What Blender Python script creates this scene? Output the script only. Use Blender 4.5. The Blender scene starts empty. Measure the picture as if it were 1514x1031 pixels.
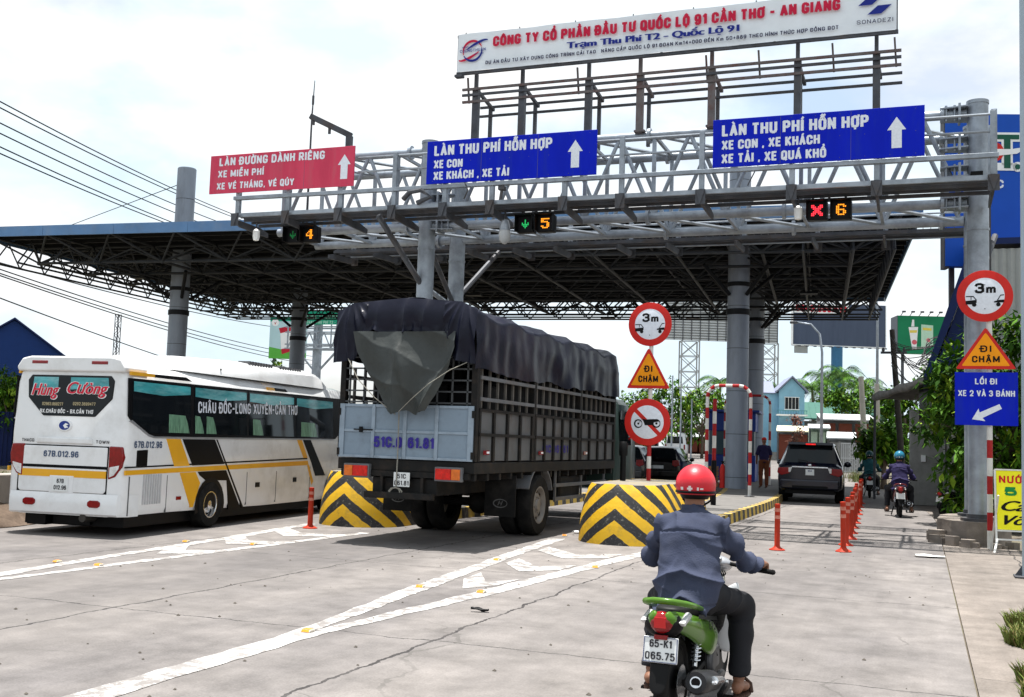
import bpy, bmesh, math, random
from mathutils import Vector, Matrix, noise as mnoise
random.seed(7)
R = math.radians
scene = bpy.context.scene
col = scene.collection

# ------------------------------------------------------------------ camera
CAM_H, F_PX, YAW, PITCH, ROLL = 1.5, 1600.0, 20.8, 4.9, 1.9
def cam_axes():
    y, p, r = R(YAW), R(PITCH), R(ROLL)
    f = Vector((-math.sin(y)*math.cos(p), math.cos(y)*math.cos(p), math.sin(p)))
    r0 = Vector((math.cos(y), math.sin(y), 0)); u0 = r0.cross(f)
    return r0*math.cos(r)+u0*math.sin(r), -r0*math.sin(r)+u0*math.cos(r), f
CR, CU, CF = cam_axes()
cam_data = bpy.data.cameras.new('camera')
cam_data.sensor_width = 36.0
cam_data.lens = 36.0*F_PX/1514.0
cam_data.clip_start, cam_data.clip_end = 0.1, 4000
cam = bpy.data.objects.new('camera', cam_data); col.objects.link(cam)
m = Matrix((CR, CU, -CF)).transposed().to_4x4(); m.translation = (0, 0, CAM_H)
cam.matrix_world = m
scene.camera = cam
def at(u, v, d):
    """world point seen at photo pixel (u, v) at depth d (m)"""
    return Vector((0, 0, CAM_H)) + (CF + CR*((u-757)/F_PX) - CU*((v-515.5)/F_PX))*d

# ------------------------------------------------------------------ light
SUN_EL, SUN_AZ = 85.0, 310.0         # azimuth of the sun, degrees clockwise from +Y
world = bpy.data.worlds.new('World'); scene.world = world
world.use_nodes = True
nt = world.node_tree; nt.nodes.clear()
def N(t, **k):
    n = nt.nodes.new(t)
    for a, b in k.items(): setattr(n, a, b)
    return n
wo = N('ShaderNodeOutputWorld')
sky = N('ShaderNodeTexSky'); sky.sky_type = 'NISHITA'; sky.sun_disc = False
sky.sun_elevation = R(SUN_EL); sky.sun_rotation = R(SUN_AZ); sky.air_density = 1.0; sky.dust_density = 2.5
bgs = N('ShaderNodeBackground'); bgs.inputs[1].default_value = 0.09
nt.links.new(sky.outputs[0], bgs.inputs[0])
bgc = N('ShaderNodeBackground'); bgc.inputs[1].default_value = 0.56
tc = N('ShaderNodeTexCoord'); mp = N('ShaderNodeMapping')
mp.inputs['Scale'].default_value = (1.0, 1.0, 2.2); mp.inputs['Location'].default_value = (0.35, 0.1, 0.2)
nt.links.new(tc.outputs['Generated'], mp.inputs[0])
nz = N('ShaderNodeTexNoise'); nz.inputs['Scale'].default_value = 3.2; nz.inputs['Detail'].default_value = 7; nz.inputs['Roughness'].default_value = 0.55
nt.links.new(mp.outputs[0], nz.inputs['Vector'])
rp = N('ShaderNodeValToRGB')           # how much cloud covers the blue
rp.color_ramp.elements[0].position = 0.34; rp.color_ramp.elements[0].color = (0.45,)*3+(1,)
rp.color_ramp.elements[1].position = 0.50; rp.color_ramp.elements[1].color = (1, 1, 1, 1)
nt.links.new(nz.outputs[0], rp.inputs[0])
nz2 = N('ShaderNodeTexNoise'); nz2.inputs['Scale'].default_value = 5.0; nz2.inputs['Detail'].default_value = 6
nt.links.new(mp.outputs[0], nz2.inputs['Vector'])
rp2 = N('ShaderNodeValToRGB')          # grey and white of the cloud itself
rp2.color_ramp.elements[0].position = 0.41; rp2.color_ramp.elements[0].color = (0.74, 0.88, 0.97, 1)
rp2.color_ramp.elements[1].position = 0.60; rp2.color_ramp.elements[1].color = (1.0, 1.0, 1.0, 1)
nt.links.new(nz2.outputs[0], rp2.inputs[0]); nt.links.new(rp2.outputs[0], bgc.inputs[0])
mx = N('ShaderNodeMixShader')
nt.links.new(rp.outputs[0], mx.inputs[0]); nt.links.new(bgs.outputs[0], mx.inputs[1]); nt.links.new(bgc.outputs[0], mx.inputs[2])
nt.links.new(mx.outputs[0], wo.inputs[0])
sd = bpy.data.lights.new('sun', 'SUN'); sd.energy = 4.6; sd.angle = R(0.5); sd.color = (1, 0.965, 0.91)
so = bpy.data.objects.new('sun', sd); col.objects.link(so)
sdir = Vector((math.sin(R(SUN_AZ))*math.cos(R(SUN_EL)), math.cos(R(SUN_AZ))*math.cos(R(SUN_EL)), math.sin(R(SUN_EL))))
so.rotation_euler = sdir.to_track_quat('Z', 'Y').to_euler(); so.location = (0, 0, 60)
vs = scene.view_settings; vs.view_transform = 'Standard'; vs.look = 'None'; vs.gamma = 1; vs.exposure = 1.1
vs.use_curve_mapping = False
scene.cycles.max_bounces = 8; scene.cycles.transparent_max_bounces = 12

# ------------------------------------------------------------------ materials
MATS = {}
def mat(name, c, rough=0.6, metal=0.0, var=0.10, scale=5.0, bump=0.0, bscale=None, spec=0.14, dirt=None, dirt_amt=0.4, dirt_scale=2.0, coat=0.0, emit=None, estr=0, stretch=(1, 1, 1)):
    if name in MATS: return MATS[name]
    mt = bpy.data.materials.new(name); mt.use_nodes = True; MATS[name] = mt
    t = mt.node_tree; b = t.nodes['Principled BSDF']
    b.inputs['Roughness'].default_value = rough; b.inputs['Metallic'].default_value = metal
    b.inputs['Specular IOR Level'].default_value = spec; b.inputs['Coat Weight'].default_value = coat; b.inputs['Coat Roughness'].default_value = 0.08
    tcn = t.nodes.new('ShaderNodeTexCoord'); mpn = t.nodes.new('ShaderNodeMapping'); mpn.inputs['Scale'].default_value = stretch
    t.links.new(tcn.outputs['Object'], mpn.inputs[0])
    no = t.nodes.new('ShaderNodeTexNoise'); no.inputs['Scale'].default_value = scale; no.inputs['Detail'].default_value = 6; no.inputs['Roughness'].default_value = 0.6
    t.links.new(mpn.outputs[0], no.inputs['Vector'])
    r = t.nodes.new('ShaderNodeValToRGB'); e = r.color_ramp.elements
    e[0].position = 0.3; e[1].position = 0.7
    e[0].color = tuple(x*(1-var) for x in c)+(1,); e[1].color = tuple(min(1, x*(1+var)) for x in c)+(1,)
    t.links.new(no.outputs[0], r.inputs[0]); out = r.outputs[0]
    if dirt:
        n2 = t.nodes.new('ShaderNodeTexNoise'); n2.inputs['Scale'].default_value = dirt_scale; n2.inputs['Detail'].default_value = 8; n2.inputs['Roughness'].default_value = 0.7
        t.links.new(mpn.outputs[0], n2.inputs['Vector'])
        r2 = t.nodes.new('ShaderNodeValToRGB'); r2.color_ramp.elements[0].position = 0.48; r2.color_ramp.elements[1].position = 0.72
        r2.color_ramp.elements[0].color = (0, 0, 0, 1); r2.color_ramp.elements[1].color = (dirt_amt,)*3+(1,)
        t.links.new(n2.outputs[0], r2.inputs[0])
        mxn = t.nodes.new('ShaderNodeMixRGB'); mxn.inputs[2].default_value = tuple(dirt)+(1,)
        t.links.new(r2.outputs[0], mxn.inputs[0]); t.links.new(out, mxn.inputs[1]); out = mxn.outputs[0]
    t.links.new(out, b.inputs['Base Color'])
    if bump:
        bn = t.nodes.new('ShaderNodeBump'); bn.inputs['Strength'].default_value = bump; bn.inputs['Distance'].default_value = 0.02
        if bscale:
            n3 = t.nodes.new('ShaderNodeTexNoise'); n3.inputs['Scale'].default_value = bscale; n3.inputs['Detail'].default_value = 5
            t.links.new(mpn.outputs[0], n3.inputs['Vector']); t.links.new(n3.outputs[0], bn.inputs['Height'])
        else: t.links.new(no.outputs[0], bn.inputs['Height'])
        t.links.new(bn.outputs[0], b.inputs['Normal'])
    if emit:
        b.inputs['Emission Color'].default_value = tuple(emit)+(1,); b.inputs['Emission Strength'].default_value = estr
    return mt
def glass(name, tint=(0.02, 0.03, 0.03), rough=0.03, alpha=1.0):
    if name in MATS: return MATS[name]
    mt = bpy.data.materials.new(name); mt.use_nodes = True; MATS[name] = mt
    b = mt.node_tree.nodes['Principled BSDF']
    b.inputs['Base Color'].default_value = tint+(1,); b.inputs['Roughness'].default_value = rough
    b.inputs['Specular IOR Level'].default_value = 0.22; b.inputs['Alpha'].default_value = alpha
    return mt

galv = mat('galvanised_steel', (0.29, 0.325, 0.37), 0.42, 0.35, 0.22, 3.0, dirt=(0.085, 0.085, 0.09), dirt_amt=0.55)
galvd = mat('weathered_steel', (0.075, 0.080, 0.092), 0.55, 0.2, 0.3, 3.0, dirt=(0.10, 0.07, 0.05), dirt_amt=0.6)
rusty = mat('rusty_steel', (0.14, 0.125, 0.125), 0.7, 0.1, 0.2, 4.0, dirt=(0.13, 0.04, 0.03), dirt_amt=0.9, dirt_scale=5)
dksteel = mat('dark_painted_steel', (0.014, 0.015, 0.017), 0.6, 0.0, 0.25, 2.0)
colgrey = mat('column_paint', (0.25, 0.28, 0.33), 0.45, 0.1, 0.12, 1.5, dirt=(0.09, 0.09, 0.10), dirt_amt=0.4, stretch=(1, 1, .25))
fascia = mat('blue_fascia', (0.11, 0.21, 0.38), 0.35, 0.2, 0.12, 1.2, dirt=(0.2, 0.24, 0.3), dirt_amt=0.4)
signblue = mat('sign_blue', (0.001, 0.012, 0.46), 0.5, 0, 0.10, 1.5, spec=0.10, dirt=(0.012, 0.03, 0.30), dirt_amt=.6, dirt_scale=3, stretch=(2.5, 1, .35))
signred = mat('sign_red', (0.56, 0.050, 0.105), 0.5, 0, 0.12, 1.5, dirt=(.42, .10, .13), dirt_amt=.6, dirt_scale=3, stretch=(2.5, 1, .35))
white = mat('white_paint', (0.78, 0.79, 0.80), 0.45, 0, 0.05, 2.0)
retro = mat('reflective_white', (0.70, 0.74, 0.82), 0.35, 0, 0.08, 20.0)
regred = mat('regulation_red', (0.55, 0.025, 0.02), 0.4, 0, 0.10, 4.0)
ambery = mat('warning_yellow', (0.85, 0.30, 0.008), 0.45, 0, 0.08, 6.0)
black = mat('black_paint', (0.004, 0.004, 0.005), 0.45, 0, 0.2, 6.0)
blackm = mat('black_plastic', (0.005, 0.005, 0.0055), 0.5, 0, 0.25, 8.0)
rubber = mat('rubber', (0.008, 0.008, 0.008), 0.85, 0, 0.3, 9.0, spec=.15, dirt=(0.05, 0.045, 0.04), dirt_amt=0.35, dirt_scale=4)
chrome = mat('bright_metal', (0.62, 0.63, 0.65), 0.22, 0.9, 0.12, 6.0)
redlens = mat('red_lens', (0.20, 0.004, 0.006), 0.12, 0, 0.25, 18.0, coat=0.6)
amblens = mat('amber_lens', (0.62, 0.14, 0.02), 0.15, 0, 0.2, 18.0, coat=0.6)
clrlens = mat('clear_lens', (0.62, 0.62, 0.62), 0.1, 0, 0.2, 20.0, coat=0.6)
orange = mat('bollard_orange', (0.37, 0.028, 0.011), 0.5, 0, 0.16, 5.0, dirt=(0.25, 0.06, 0.03), dirt_amt=0.5)
redpost = mat('post_red', (0.34, 0.02, 0.022), 0.5, 0, 0.15, 6.0)
cream = mat('faded_white', (0.62, 0.62, 0.60), 0.55, 0, 0.10, 6.0, dirt=(0.4, 0.38, 0.34), dirt_amt=0.4)
yellowp = mat('hazard_yellow', (0.80, 0.50, 0.012), 0.6, 0, 0.10, 4.0, dirt=(0.38, 0.25, 0.05), dirt_amt=0.55, dirt_scale=3, bump=0.2, bscale=25)
hazblack = mat('hazard_black', (0.022, 0.022, 0.024), 0.6, 0, 0.25, 6.0, dirt=(0.20, 0.19, 0.16), dirt_amt=0.55, dirt_scale=9, bump=0.2, bscale=25)


# ------------------------------------------------------------------ condensed block capitals drawn as strokes (unit box)
def _rr(a, c, r=.28):
    """closed rounded box from z=a to z=c"""
    k = .3*r; h = r*.62
    return [(0, a+h), (0, c-h), (k*.9, c-k*.6), (r, c), (1-r, c), (1-k*.9, c-k*.6), (1, c-h), (1, a+h), (1-k*.9, a+k*.6), (1-r, a), (r, a), (k*.9, a+k*.6), (0, a+h)]
_O = _rr(0, 1, .36)
_D = [(0, 0), (0, 1), (.62, 1), (.9, .9), (1, .72), (1, .28), (.9, .1), (.62, 0), (0, 0)]
_P = [(0, 0), (0, 1), (.66, 1), (.92, .93), (1, .8), (1, .66), (.92, .53), (.66, .46), (0, .46)]
_C = [(1, .70), (1, .78), (.9, .93), (.64, 1), (.36, 1), (.1, .93), (0, .78), (0, .22), (.1, .07), (.36, 0), (.64, 0), (.9, .07), (1, .22), (1, .30)]
_U = [(0, 1), (0, .22), (.1, .07), (.36, 0), (.64, 0), (.9, .07), (1, .22), (1, 1)]
GL = {'A': (1.05, [[(0, 0), (.5, 1), (1, 0)], [(.2, .3), (.8, .3)]]), 'B': (1, [_P[:-1]+[(0, .5)], [(.6, .5), (.92, .44), (1, .32), (1, .17), (.92, .06), (.66, 0), (0, 0)]]), 'C': (1, [_C]), 'D': (1, [_D]), 'E': (.85, [[(1, 1), (0, 1), (0, 0), (1, 0)], [(0, .52), (.85, .52)]]),
      'F': (.8, [[(1, 1), (0, 1), (0, 0)], [(0, .52), (.85, .52)]]), 'G': (1, [_C[1:-1]+[(1, .42), (.6, .42)]]), 'H': (1, [[(0, 0), (0, 1)], [(1, 0), (1, 1)], [(0, .52), (1, .52)]]), 'I': (.0, [[(0, 0), (0, 1)]]), 'J': (.8, [[(1, 1), (1, .2), (.8, 0), (.2, 0), (0, .2)]]),
      'K': (1, [[(0, 0), (0, 1)], [(1, 1), (.05, .45)], [(.32, .6), (1, 0)]]), 'L': (.8, [[(0, 1), (0, 0), (1, 0)]]), 'M': (1.35, [[(0, 0), (0, 1), (.5, .15), (1, 1), (1, 0)]]), 'N': (1.02, [[(0, 0), (0, 1), (1, 0), (1, 1)]]), 'O': (1, [_O]), 'P': (.98, [_P]), 'Q': (1, [_O, [(.6, .22), (1.05, -.1)]]),
      'R': (1, [_P, [(.55, .46), (1, 0)]]), 'S': (1, [[(1, .74), (.98, .85), (.8, .97), (.6, 1), (.35, 1), (.1, .95), (0, .82), (0, .68), (.12, .58), (.85, .42), (1, .31), (1, .17), (.9, .05), (.65, 0), (.38, 0), (.1, .04), (0, .16), (0, .26)]]), 'T': (.95, [[(0, 1), (1, 1)], [(.5, 1), (.5, 0)]]), 'U': (1, [_U]), 'V': (1.05, [[(0, 1), (.5, 0), (1, 1)]]),
      'W': (1.5, [[(0, 1), (.25, 0), (.5, .9), (.75, 0), (1, 1)]]), 'X': (1.05, [[(0, 0), (1, 1)], [(0, 1), (1, 0)]]), 'Y': (1.05, [[(0, 1), (.5, .46), (1, 1)], [(.5, .46), (.5, 0)]]), 'Z': (.95, [[(0, 1), (1, 1), (0, 0), (1, 0)]]), 'm': (1.2, [[(0, 0), (0, .62)], [(0, .5), (.2, .62), (.4, .62), (.5, .5), (.5, 0)], [(.5, .5), (.7, .62), (.9, .62), (1, .5), (1, 0)]]),
      '0': (.95, [_O]), '1': (.4, [[(0, .8), (1, 1), (1, 0)]]), '2': (.95, [[(0, .74), (.02, .86), (.3, 1), (.7, 1), (.96, .88), (1, .7), (.9, .52), (0, 0), (1, 0)]]), '3': (.95, [[(0, .8), (.1, .94), (.35, 1), (.65, 1), (.95, .9), (.95, .64), (.7, .53), (.4, .53)], [(.7, .53), (1, .4), (1, .14), (.7, 0), (.32, 0), (.08, .06), (0, .2)]]), '4': (1, [[(.75, 0), (.75, 1), (0, .28), (1.05, .28)]]),
      '5': (.95, [[(.95, 1), (.08, 1), (.0, .52), (.3, .62), (.7, .62), (.95, .52), (1, .38), (1, .2), (.9, .06), (.65, 0), (.35, 0), (.08, .06), (0, .2)]]), '6': (.95, [[(.95, .84), (.75, 1), (.35, 1), (.08, .9), (0, .72), (0, .22), (.1, .06), (.36, 0), (.64, 0), (.9, .06), (1, .22), (1, .40), (.9, .54), (.64, .6), (.3, .58), (0, .42)]]), '7': (.9, [[(0, 1), (1, 1), (.35, 0)]]), '8': (.95, [_rr(0, .52, .34), [(.1+x*.8, z) for x, z in _rr(.52, 1, .34)]]), '9': (.95, [[(1-x, 1-z) for x, z in [(.95, .84), (.75, 1), (.35, 1), (.08, .9), (0, .72), (0, .22), (.1, .06), (.36, 0), (.64, 0), (.9, .06), (1, .22), (1, .40), (.9, .54), (.64, .6), (.3, .58), (0, .42)]]]),
      '-': (.6, [[(0, .45), (1, .45)]]), '.': (.0, [[(0, 0), (0, .05)]]), ',': (.08, [[(1, .05), (0, -.16)]]), '+': (.8, [[(0, .45), (1, .45)], [(.5, .15), (.5, .75)]])}
MARKS = {0x300: [(.30, 1.34), (.58, 1.17)], 0x301: [(.42, 1.17), (.70, 1.34)], 0x309: [(.38, 1.36), (.55, 1.42), (.62, 1.32), (.48, 1.18)], 0x303: [(.15, 1.18), (.35, 1.30), (.62, 1.18), (.85, 1.30)], 0x323: [(.5, -.25), (.5, -.20)], 0x302: [(.18, 1.14), (.5, 1.30), (.82, 1.14)], 0x306: [(.2, 1.3), (.5, 1.16), (.8, 1.3)], 0x31b: [(1.0, .92), (1.16, 1.0), (1.18, 1.14)]}
import unicodedata
def stroke_layout(body, gap):
    """strokes of a line of capitals in cap heights, and the line's width"""
    out = []; x = 0.0; LW = .40
    for ch in body:
        if ch == ' ': x += .34; continue
        q = unicodedata.normalize('NFD', ch); base = q[0]; bar = base in 'Đđ'
        if bar: base = 'D'
        w, st = GL.get(base, GL['O']); w *= LW
        for pl in st: out.append([(x+px*w, pz) for px, pz in pl])
        if bar: out.append([(x-.13, .52), (x+.20, .52)])
        cw = max(w, .30); c0 = x+w/2-cw/2; stack = 0x302 in [ord(k) for k in q[1:]] or 0x306 in [ord(k) for k in q[1:]]
        for k in q[1:]:
            mk_ = MARKS.get(ord(k))
            if mk_: 
                up = .17 if (stack and ord(k) in (0x300, 0x301, 0x303, 0x309)) else 0; sh_ = .10 if up else 0
                out.append([(c0+(px+sh_)*cw, pz+up) for px, pz in mk_])
        x += w+gap
    return out, x-gap
# ------------------------------------------------------------------ mesh collector
class MB:
    def __init__(s): s.v = []; s.f = []; s.mi = []; s.k = 0
    def add(s, vs, fs):
        o = len(s.v); s.v += [tuple(x) for x in vs]
        for f in fs: s.f.append(tuple(i+o for i in f)); s.mi.append(s.k)
        return s
    def mt(s, k): s.k = k; return s
    def box(s, x0, x1, y0, y1, z0, z1):
        return s.add([(x0, y0, z0), (x1, y0, z0), (x1, y1, z0), (x0, y1, z0), (x0, y0, z1), (x1, y0, z1), (x1, y1, z1), (x0, y1, z1)],
                     [(0, 3, 2, 1), (4, 5, 6, 7), (0, 1, 5, 4), (1, 2, 6, 5), (2, 3, 7, 6), (3, 0, 4, 7)])
    def poly(s, pts): return s.add(pts, [tuple(range(len(pts)))])
    def prism(s, pts, ax, a, b):
        def P(p, t): return {'x': (t, p[0], p[1]), 'y': (p[0], t, p[1]), 'z': (p[0], p[1], t)}[ax]
        n = len(pts); vs = [P(p, a) for p in pts]+[P(p, b) for p in pts]
        fs = [tuple(range(n))[::-1], tuple(range(n, 2*n))]+[(i, (i+1) % n, n+(i+1) % n, n+i) for i in range(n)]
        return s.add(vs, fs)
    def bar(s, p, q, w, h=None, up=(0, 0, 1)):
        p, q = Vector(p), Vector(q); h = h or w; d = (q-p).normalized(); up = Vector(up)
        if abs(d.dot(up)) > 0.99: up = Vector((0, 1, 0))
        x = d.cross(up).normalized()*(w/2); z = x.cross(d).normalized()*(h/2)
        return s.add([p-x-z, p+x-z, p+x+z, p-x+z, q-x-z, q+x-z, q+x+z, q-x+z],
                     [(0, 1, 2, 3), (7, 6, 5, 4), (0, 4, 5, 1), (1, 5, 6, 2), (2, 6, 7, 3), (3, 7, 4, 0)])
    def path(s, pts, r, n=8, cap=True):
        pts = [Vector(p) for p in pts]; rs = r if isinstance(r, (list, tuple)) else [r]*len(pts)
        vs = []; fs = []; ref = None
        for i, p in enumerate(pts):
            d = (pts[min(i+1, len(pts)-1)]-pts[max(i-1, 0)]).normalized()
            if ref is None:
                ref = Vector((0, 0, 1)) if abs(d.z) < 0.9 else Vector((1, 0, 0))
            x = d.cross(ref).normalized(); y = x.cross(d).normalized(); ref = y
            for k in range(n):
                a = 2*math.pi*k/n; vs.append(p+(x*math.cos(a)+y*math.sin(a))*rs[i])
        for i in range(len(pts)-1):
            for k in range(n):
                k2 = (k+1) % n; fs.append((i*n+k, i*n+k2, (i+1)*n+k2, (i+1)*n+k))
        if cap: fs += [tuple(range(n))[::-1], tuple(range((len(pts)-1)*n, len(pts)*n))]
        return s.add(vs, fs)
    def tube(s, p, q, r, n=8, r2=None): return s.path([p, q], [r, r if r2 is None else r2], n)
    def lathe(s, prof, n=24, c=(0, 0, 0), ax='z', sc=(1, 1), cap=True):
        vs = []; fs = []
        for r, z in prof:
            for k in range(n):
                a = 2*math.pi*k/n; x, y = r*math.cos(a)*sc[0], r*math.sin(a)*sc[1]
                vs.append({'z': (c[0]+x, c[1]+y, c[2]+z), 'x': (c[0]+z, c[1]+x, c[2]+y), 'y': (c[0]+x, c[1]+z, c[2]+y)}[ax])
        for i in range(len(prof)-1):
            for k in range(n):
                k2 = (k+1) % n; fs.append((i*n+k, i*n+k2, (i+1)*n+k2, (i+1)*n+k))
        if cap: fs += [tuple(range(n))[::-1], tuple(range((len(prof)-1)*n, len(prof)*n))]
        return s.add(vs, fs)
    def ball(s, c, r, n=12, sc=(1, 1, 1)):
        k = max(4, n//2); pr = [(max(1e-4, r*math.sin(math.pi*i/k)), -r*math.cos(math.pi*i/k)) for i in range(k+1)]
        o = len(s.v); s.lathe(pr, n); 
        for i in range(o, len(s.v)):
            x, y, z = s.v[i]; s.v[i] = (c[0]+x*sc[0], c[1]+y*sc[1], c[2]+z*sc[2])
        return s
    def grid(s, fn, nu, nv):
        vs = [fn(i/nu, j/nv) for j in range(nv+1) for i in range(nu+1)]
        fs = [(j*(nu+1)+i, j*(nu+1)+i+1, (j+1)*(nu+1)+i+1, (j+1)*(nu+1)+i) for j in range(nv) for i in range(nu)]
        return s.add(vs, fs)
    def text(s, body, o, w, cap, bold=0.02, ex=(1, 0, 0), ez=(0, 0, 1), align='L', shear=0.0):
        """lettering fitted to width w and capital height cap, its baseline starting at o; strokes thickened by bold em"""
        if not shear and not any(q.islower() and q != 'm' for q in body): return s.strokes(body, o, w, cap, .15+bold*1.9, ex, ez, align)
        cu = bpy.data.curves.new('lettering', 'FONT'); cu.body = body; cu.shear = shear; cu.resolution_u = 3
        ob = bpy.data.objects.new('lettering', cu); me = bpy.data.meshes.new_from_object(ob)
        xs = [v.co.x for v in me.vertices]; x0, x1 = min(xs)-bold, max(xs)+bold; kx = w/(x1-x0); kz = cap/0.69
        o, ex, ez = Vector(o), Vector(ex), Vector(ez); n = ex.cross(ez).normalized()
        sh = -w/2 if align == 'C' else (-w if align == 'R' else 0)
        steps = ((0, 0),) if bold < .008 else ((-1, 0), (-.5, .35), (0, 0), (.5, -.35), (1, 0))
        for i, (a, c) in enumerate(steps):
            s.add([o+ex*((v.co.x+a*bold-x0)*kx+sh)+ez*(v.co.y*kz+c*bold*kz*.6)+n*(i*.0004) for v in me.vertices], [tuple(p.vertices) for p in me.polygons])
        bpy.data.objects.remove(ob); bpy.data.curves.remove(cu); bpy.data.meshes.remove(me)
        return s
    def strokes(s, body, o, w, cap, t, ex=(1, 0, 0), ez=(0, 0, 1), align='L'):
        o, ex, ez = Vector(o), Vector(ex), Vector(ez); n = ex.cross(ez).normalized()
        pls, L = stroke_layout(body, .09+t); kx = (w-t*cap*.8)/max(L, 1e-3); sh = -w/2 if align == 'C' else (-w if align == 'R' else 0)
        tx, tz = min(t*cap, t*kx*1.45)/2, t*cap*.44; lift = 0
        for pl in pls:
            mark = any(p[1] > 1.1 or p[1] < -.1 for p in pl); f = .72 if mark else 1.0
            P = [(p[0]*kx+tx+sh, tz+p[1]*(cap-2*tz)) for p in pl]
            for (x0, z0), (x1, z1) in zip(P[:-1], P[1:]):
                d = math.hypot(x1-x0, z1-z0) or 1e-6; ux, uz = (x1-x0)/d, (z1-z0)/d; th = f*math.sqrt((tx*uz)**2+(tz*ux)**2); e = th*.55
                a0, b0, a1, b1 = x0-ux*e, z0-uz*e, x1+ux*e, z1+uz*e; lift += 1
                q = [(a0+uz*th, b0-ux*th), (a1+uz*th, b1-ux*th), (a1-uz*th, b1+ux*th), (a0-uz*th, b0+ux*th)]
                s.add([o+ex*a+ez*b+n*((lift % 9)*.00025) for a, b in q], [(0, 1, 2, 3)])
        return s
    def xform(s, M, start=0):
        for i in range(start, len(s.v)): s.v[i] = tuple(M @ Vector(s.v[i]))
        return s
    def build(s, name, mats, parent=None, smooth=False, bevel=0.0, sub=0, weld=False, seg=2):
        me = bpy.data.meshes.new(name); me.from_pydata(s.v, [], s.f)
        if not isinstance(mats, (list, tuple)): mats = [mats]
        for x in mats: me.materials.append(x)
        for p, k in zip(me.polygons, s.mi): p.material_index = min(k, len(mats)-1)
        bm = bmesh.new(); bm.from_mesh(me)
        if weld: bmesh.ops.remove_doubles(bm, verts=bm.verts, dist=1e-4)
        bmesh.ops.recalc_face_normals(bm, faces=bm.faces)
        bm.to_mesh(me); bm.free()
        if smooth:
            for p in me.polygons: p.use_smooth = True
        ob = bpy.data.objects.new(name, me); col.objects.link(ob)
        if parent is not None: ob.parent = parent
        if bevel:
            b = ob.modifiers.new('bevel', 'BEVEL'); b.width = bevel; b.segments = seg; b.limit_method = 'ANGLE'; b.angle_limit = R(35)
            if smooth is False:
                for p in me.polygons: p.use_smooth = True
                b.harden_normals = True
        if sub:
            b = ob.modifiers.new('subsurf', 'SUBSURF'); b.levels = sub; b.render_levels = sub
        if smooth == 'auto':
            e = ob.modifiers.new('split', 'EDGE_SPLIT'); e.split_angle = R(40)
        return ob
def tag(o, label=None, cat=None, group=None, kind=None):
    if label: o['label'] = label
    if cat: o['category'] = cat
    if group: o['group'] = group
    if kind: o['kind'] = kind
    return o
def thing(name, label, cat, loc=(0, 0, 0), rz=0.0, group=None):
    o = bpy.data.objects.new(name, None); o.empty_display_size = 0.2; col.objects.link(o)
    o.location = loc; o.rotation_euler = (0, 0, R(rz))
    return tag(o, label, cat, group)
def copy_tree(o, parent=None, label=None, loc=None, rz=None):
    c = o.copy(); col.objects.link(c); c.parent = parent
    if label: c['label'] = label
    if loc is not None: c.location = loc
    if rz is not None: c.rotation_euler = (0, 0, R(rz))
    for ch in [x for x in list(scene.objects) if x.parent == o]: copy_tree(ch, c)
    return c
def struct(o): o['kind'] = 'structure'; return o
# ================================================================== SETTING
def xo(y):
    """how far the road has bent to the west by distance y"""
    if y < 25: return 0.0
    if y < 35: return -0.0055*(y-25)**2
    return -0.55-0.11*(y-35)
def gz(y): return 0.0 if y < 45 else 0.0125*min(y-45, 120)*min(1, (y-45)/20)

def node_mat(name):
    mt = bpy.data.materials.new(name); mt.use_nodes = True; MATS[name] = mt
    return mt, mt.node_tree, mt.node_tree.nodes['Principled BSDF']
def mathn(t, op, a, b=None, c=None):
    n = t.nodes.new('ShaderNodeMath'); n.operation = op
    for i, x in enumerate((a, b, c)):
        if x is None: continue
        if isinstance(x, (int, float)): n.inputs[i].default_value = x
        else: t.links.new(x, n.inputs[i])
    return n.outputs[0]
def noisen(t, vec, scale, detail=6, rough=0.6, stretch=None):
    if stretch:
        mpn = t.nodes.new('ShaderNodeMapping'); mpn.inputs['Scale'].default_value = stretch; t.links.new(vec, mpn.inputs[0]); vec = mpn.outputs[0]
    n = t.nodes.new('ShaderNodeTexNoise'); n.inputs['Scale'].default_value = scale; n.inputs['Detail'].default_value = detail; n.inputs['Roughness'].default_value = rough
    t.links.new(vec, n.inputs['Vector']); return n.outputs[0]
def ramp(t, fac, p0, c0, p1, c1):
    r = t.nodes.new('ShaderNodeValToRGB'); e = r.color_ramp.elements
    e[0].position, e[1].position = p0, p1
    e[0].color = tuple(c0)+(1,) if isinstance(c0, tuple) else (c0,)*3+(1,)
    e[1].color = tuple(c1)+(1,) if isinstance(c1, tuple) else (c1,)*3+(1,)
    t.links.new(fac, r.inputs[0]); return r.outputs[0]
def mixc(t, fac, a, b, mode='MIX'):
    n = t.nodes.new('ShaderNodeMixRGB'); n.blend_type = mode
    for i, x in enumerate((fac, a, b)):
        if isinstance(x, tuple): n.inputs[i].default_value = x+(1,)
        elif isinstance(x, (int, float)): n.inputs[i].default_value = x
        else: t.links.new(x, n.inputs[i])
    return n.outputs[0]

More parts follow.
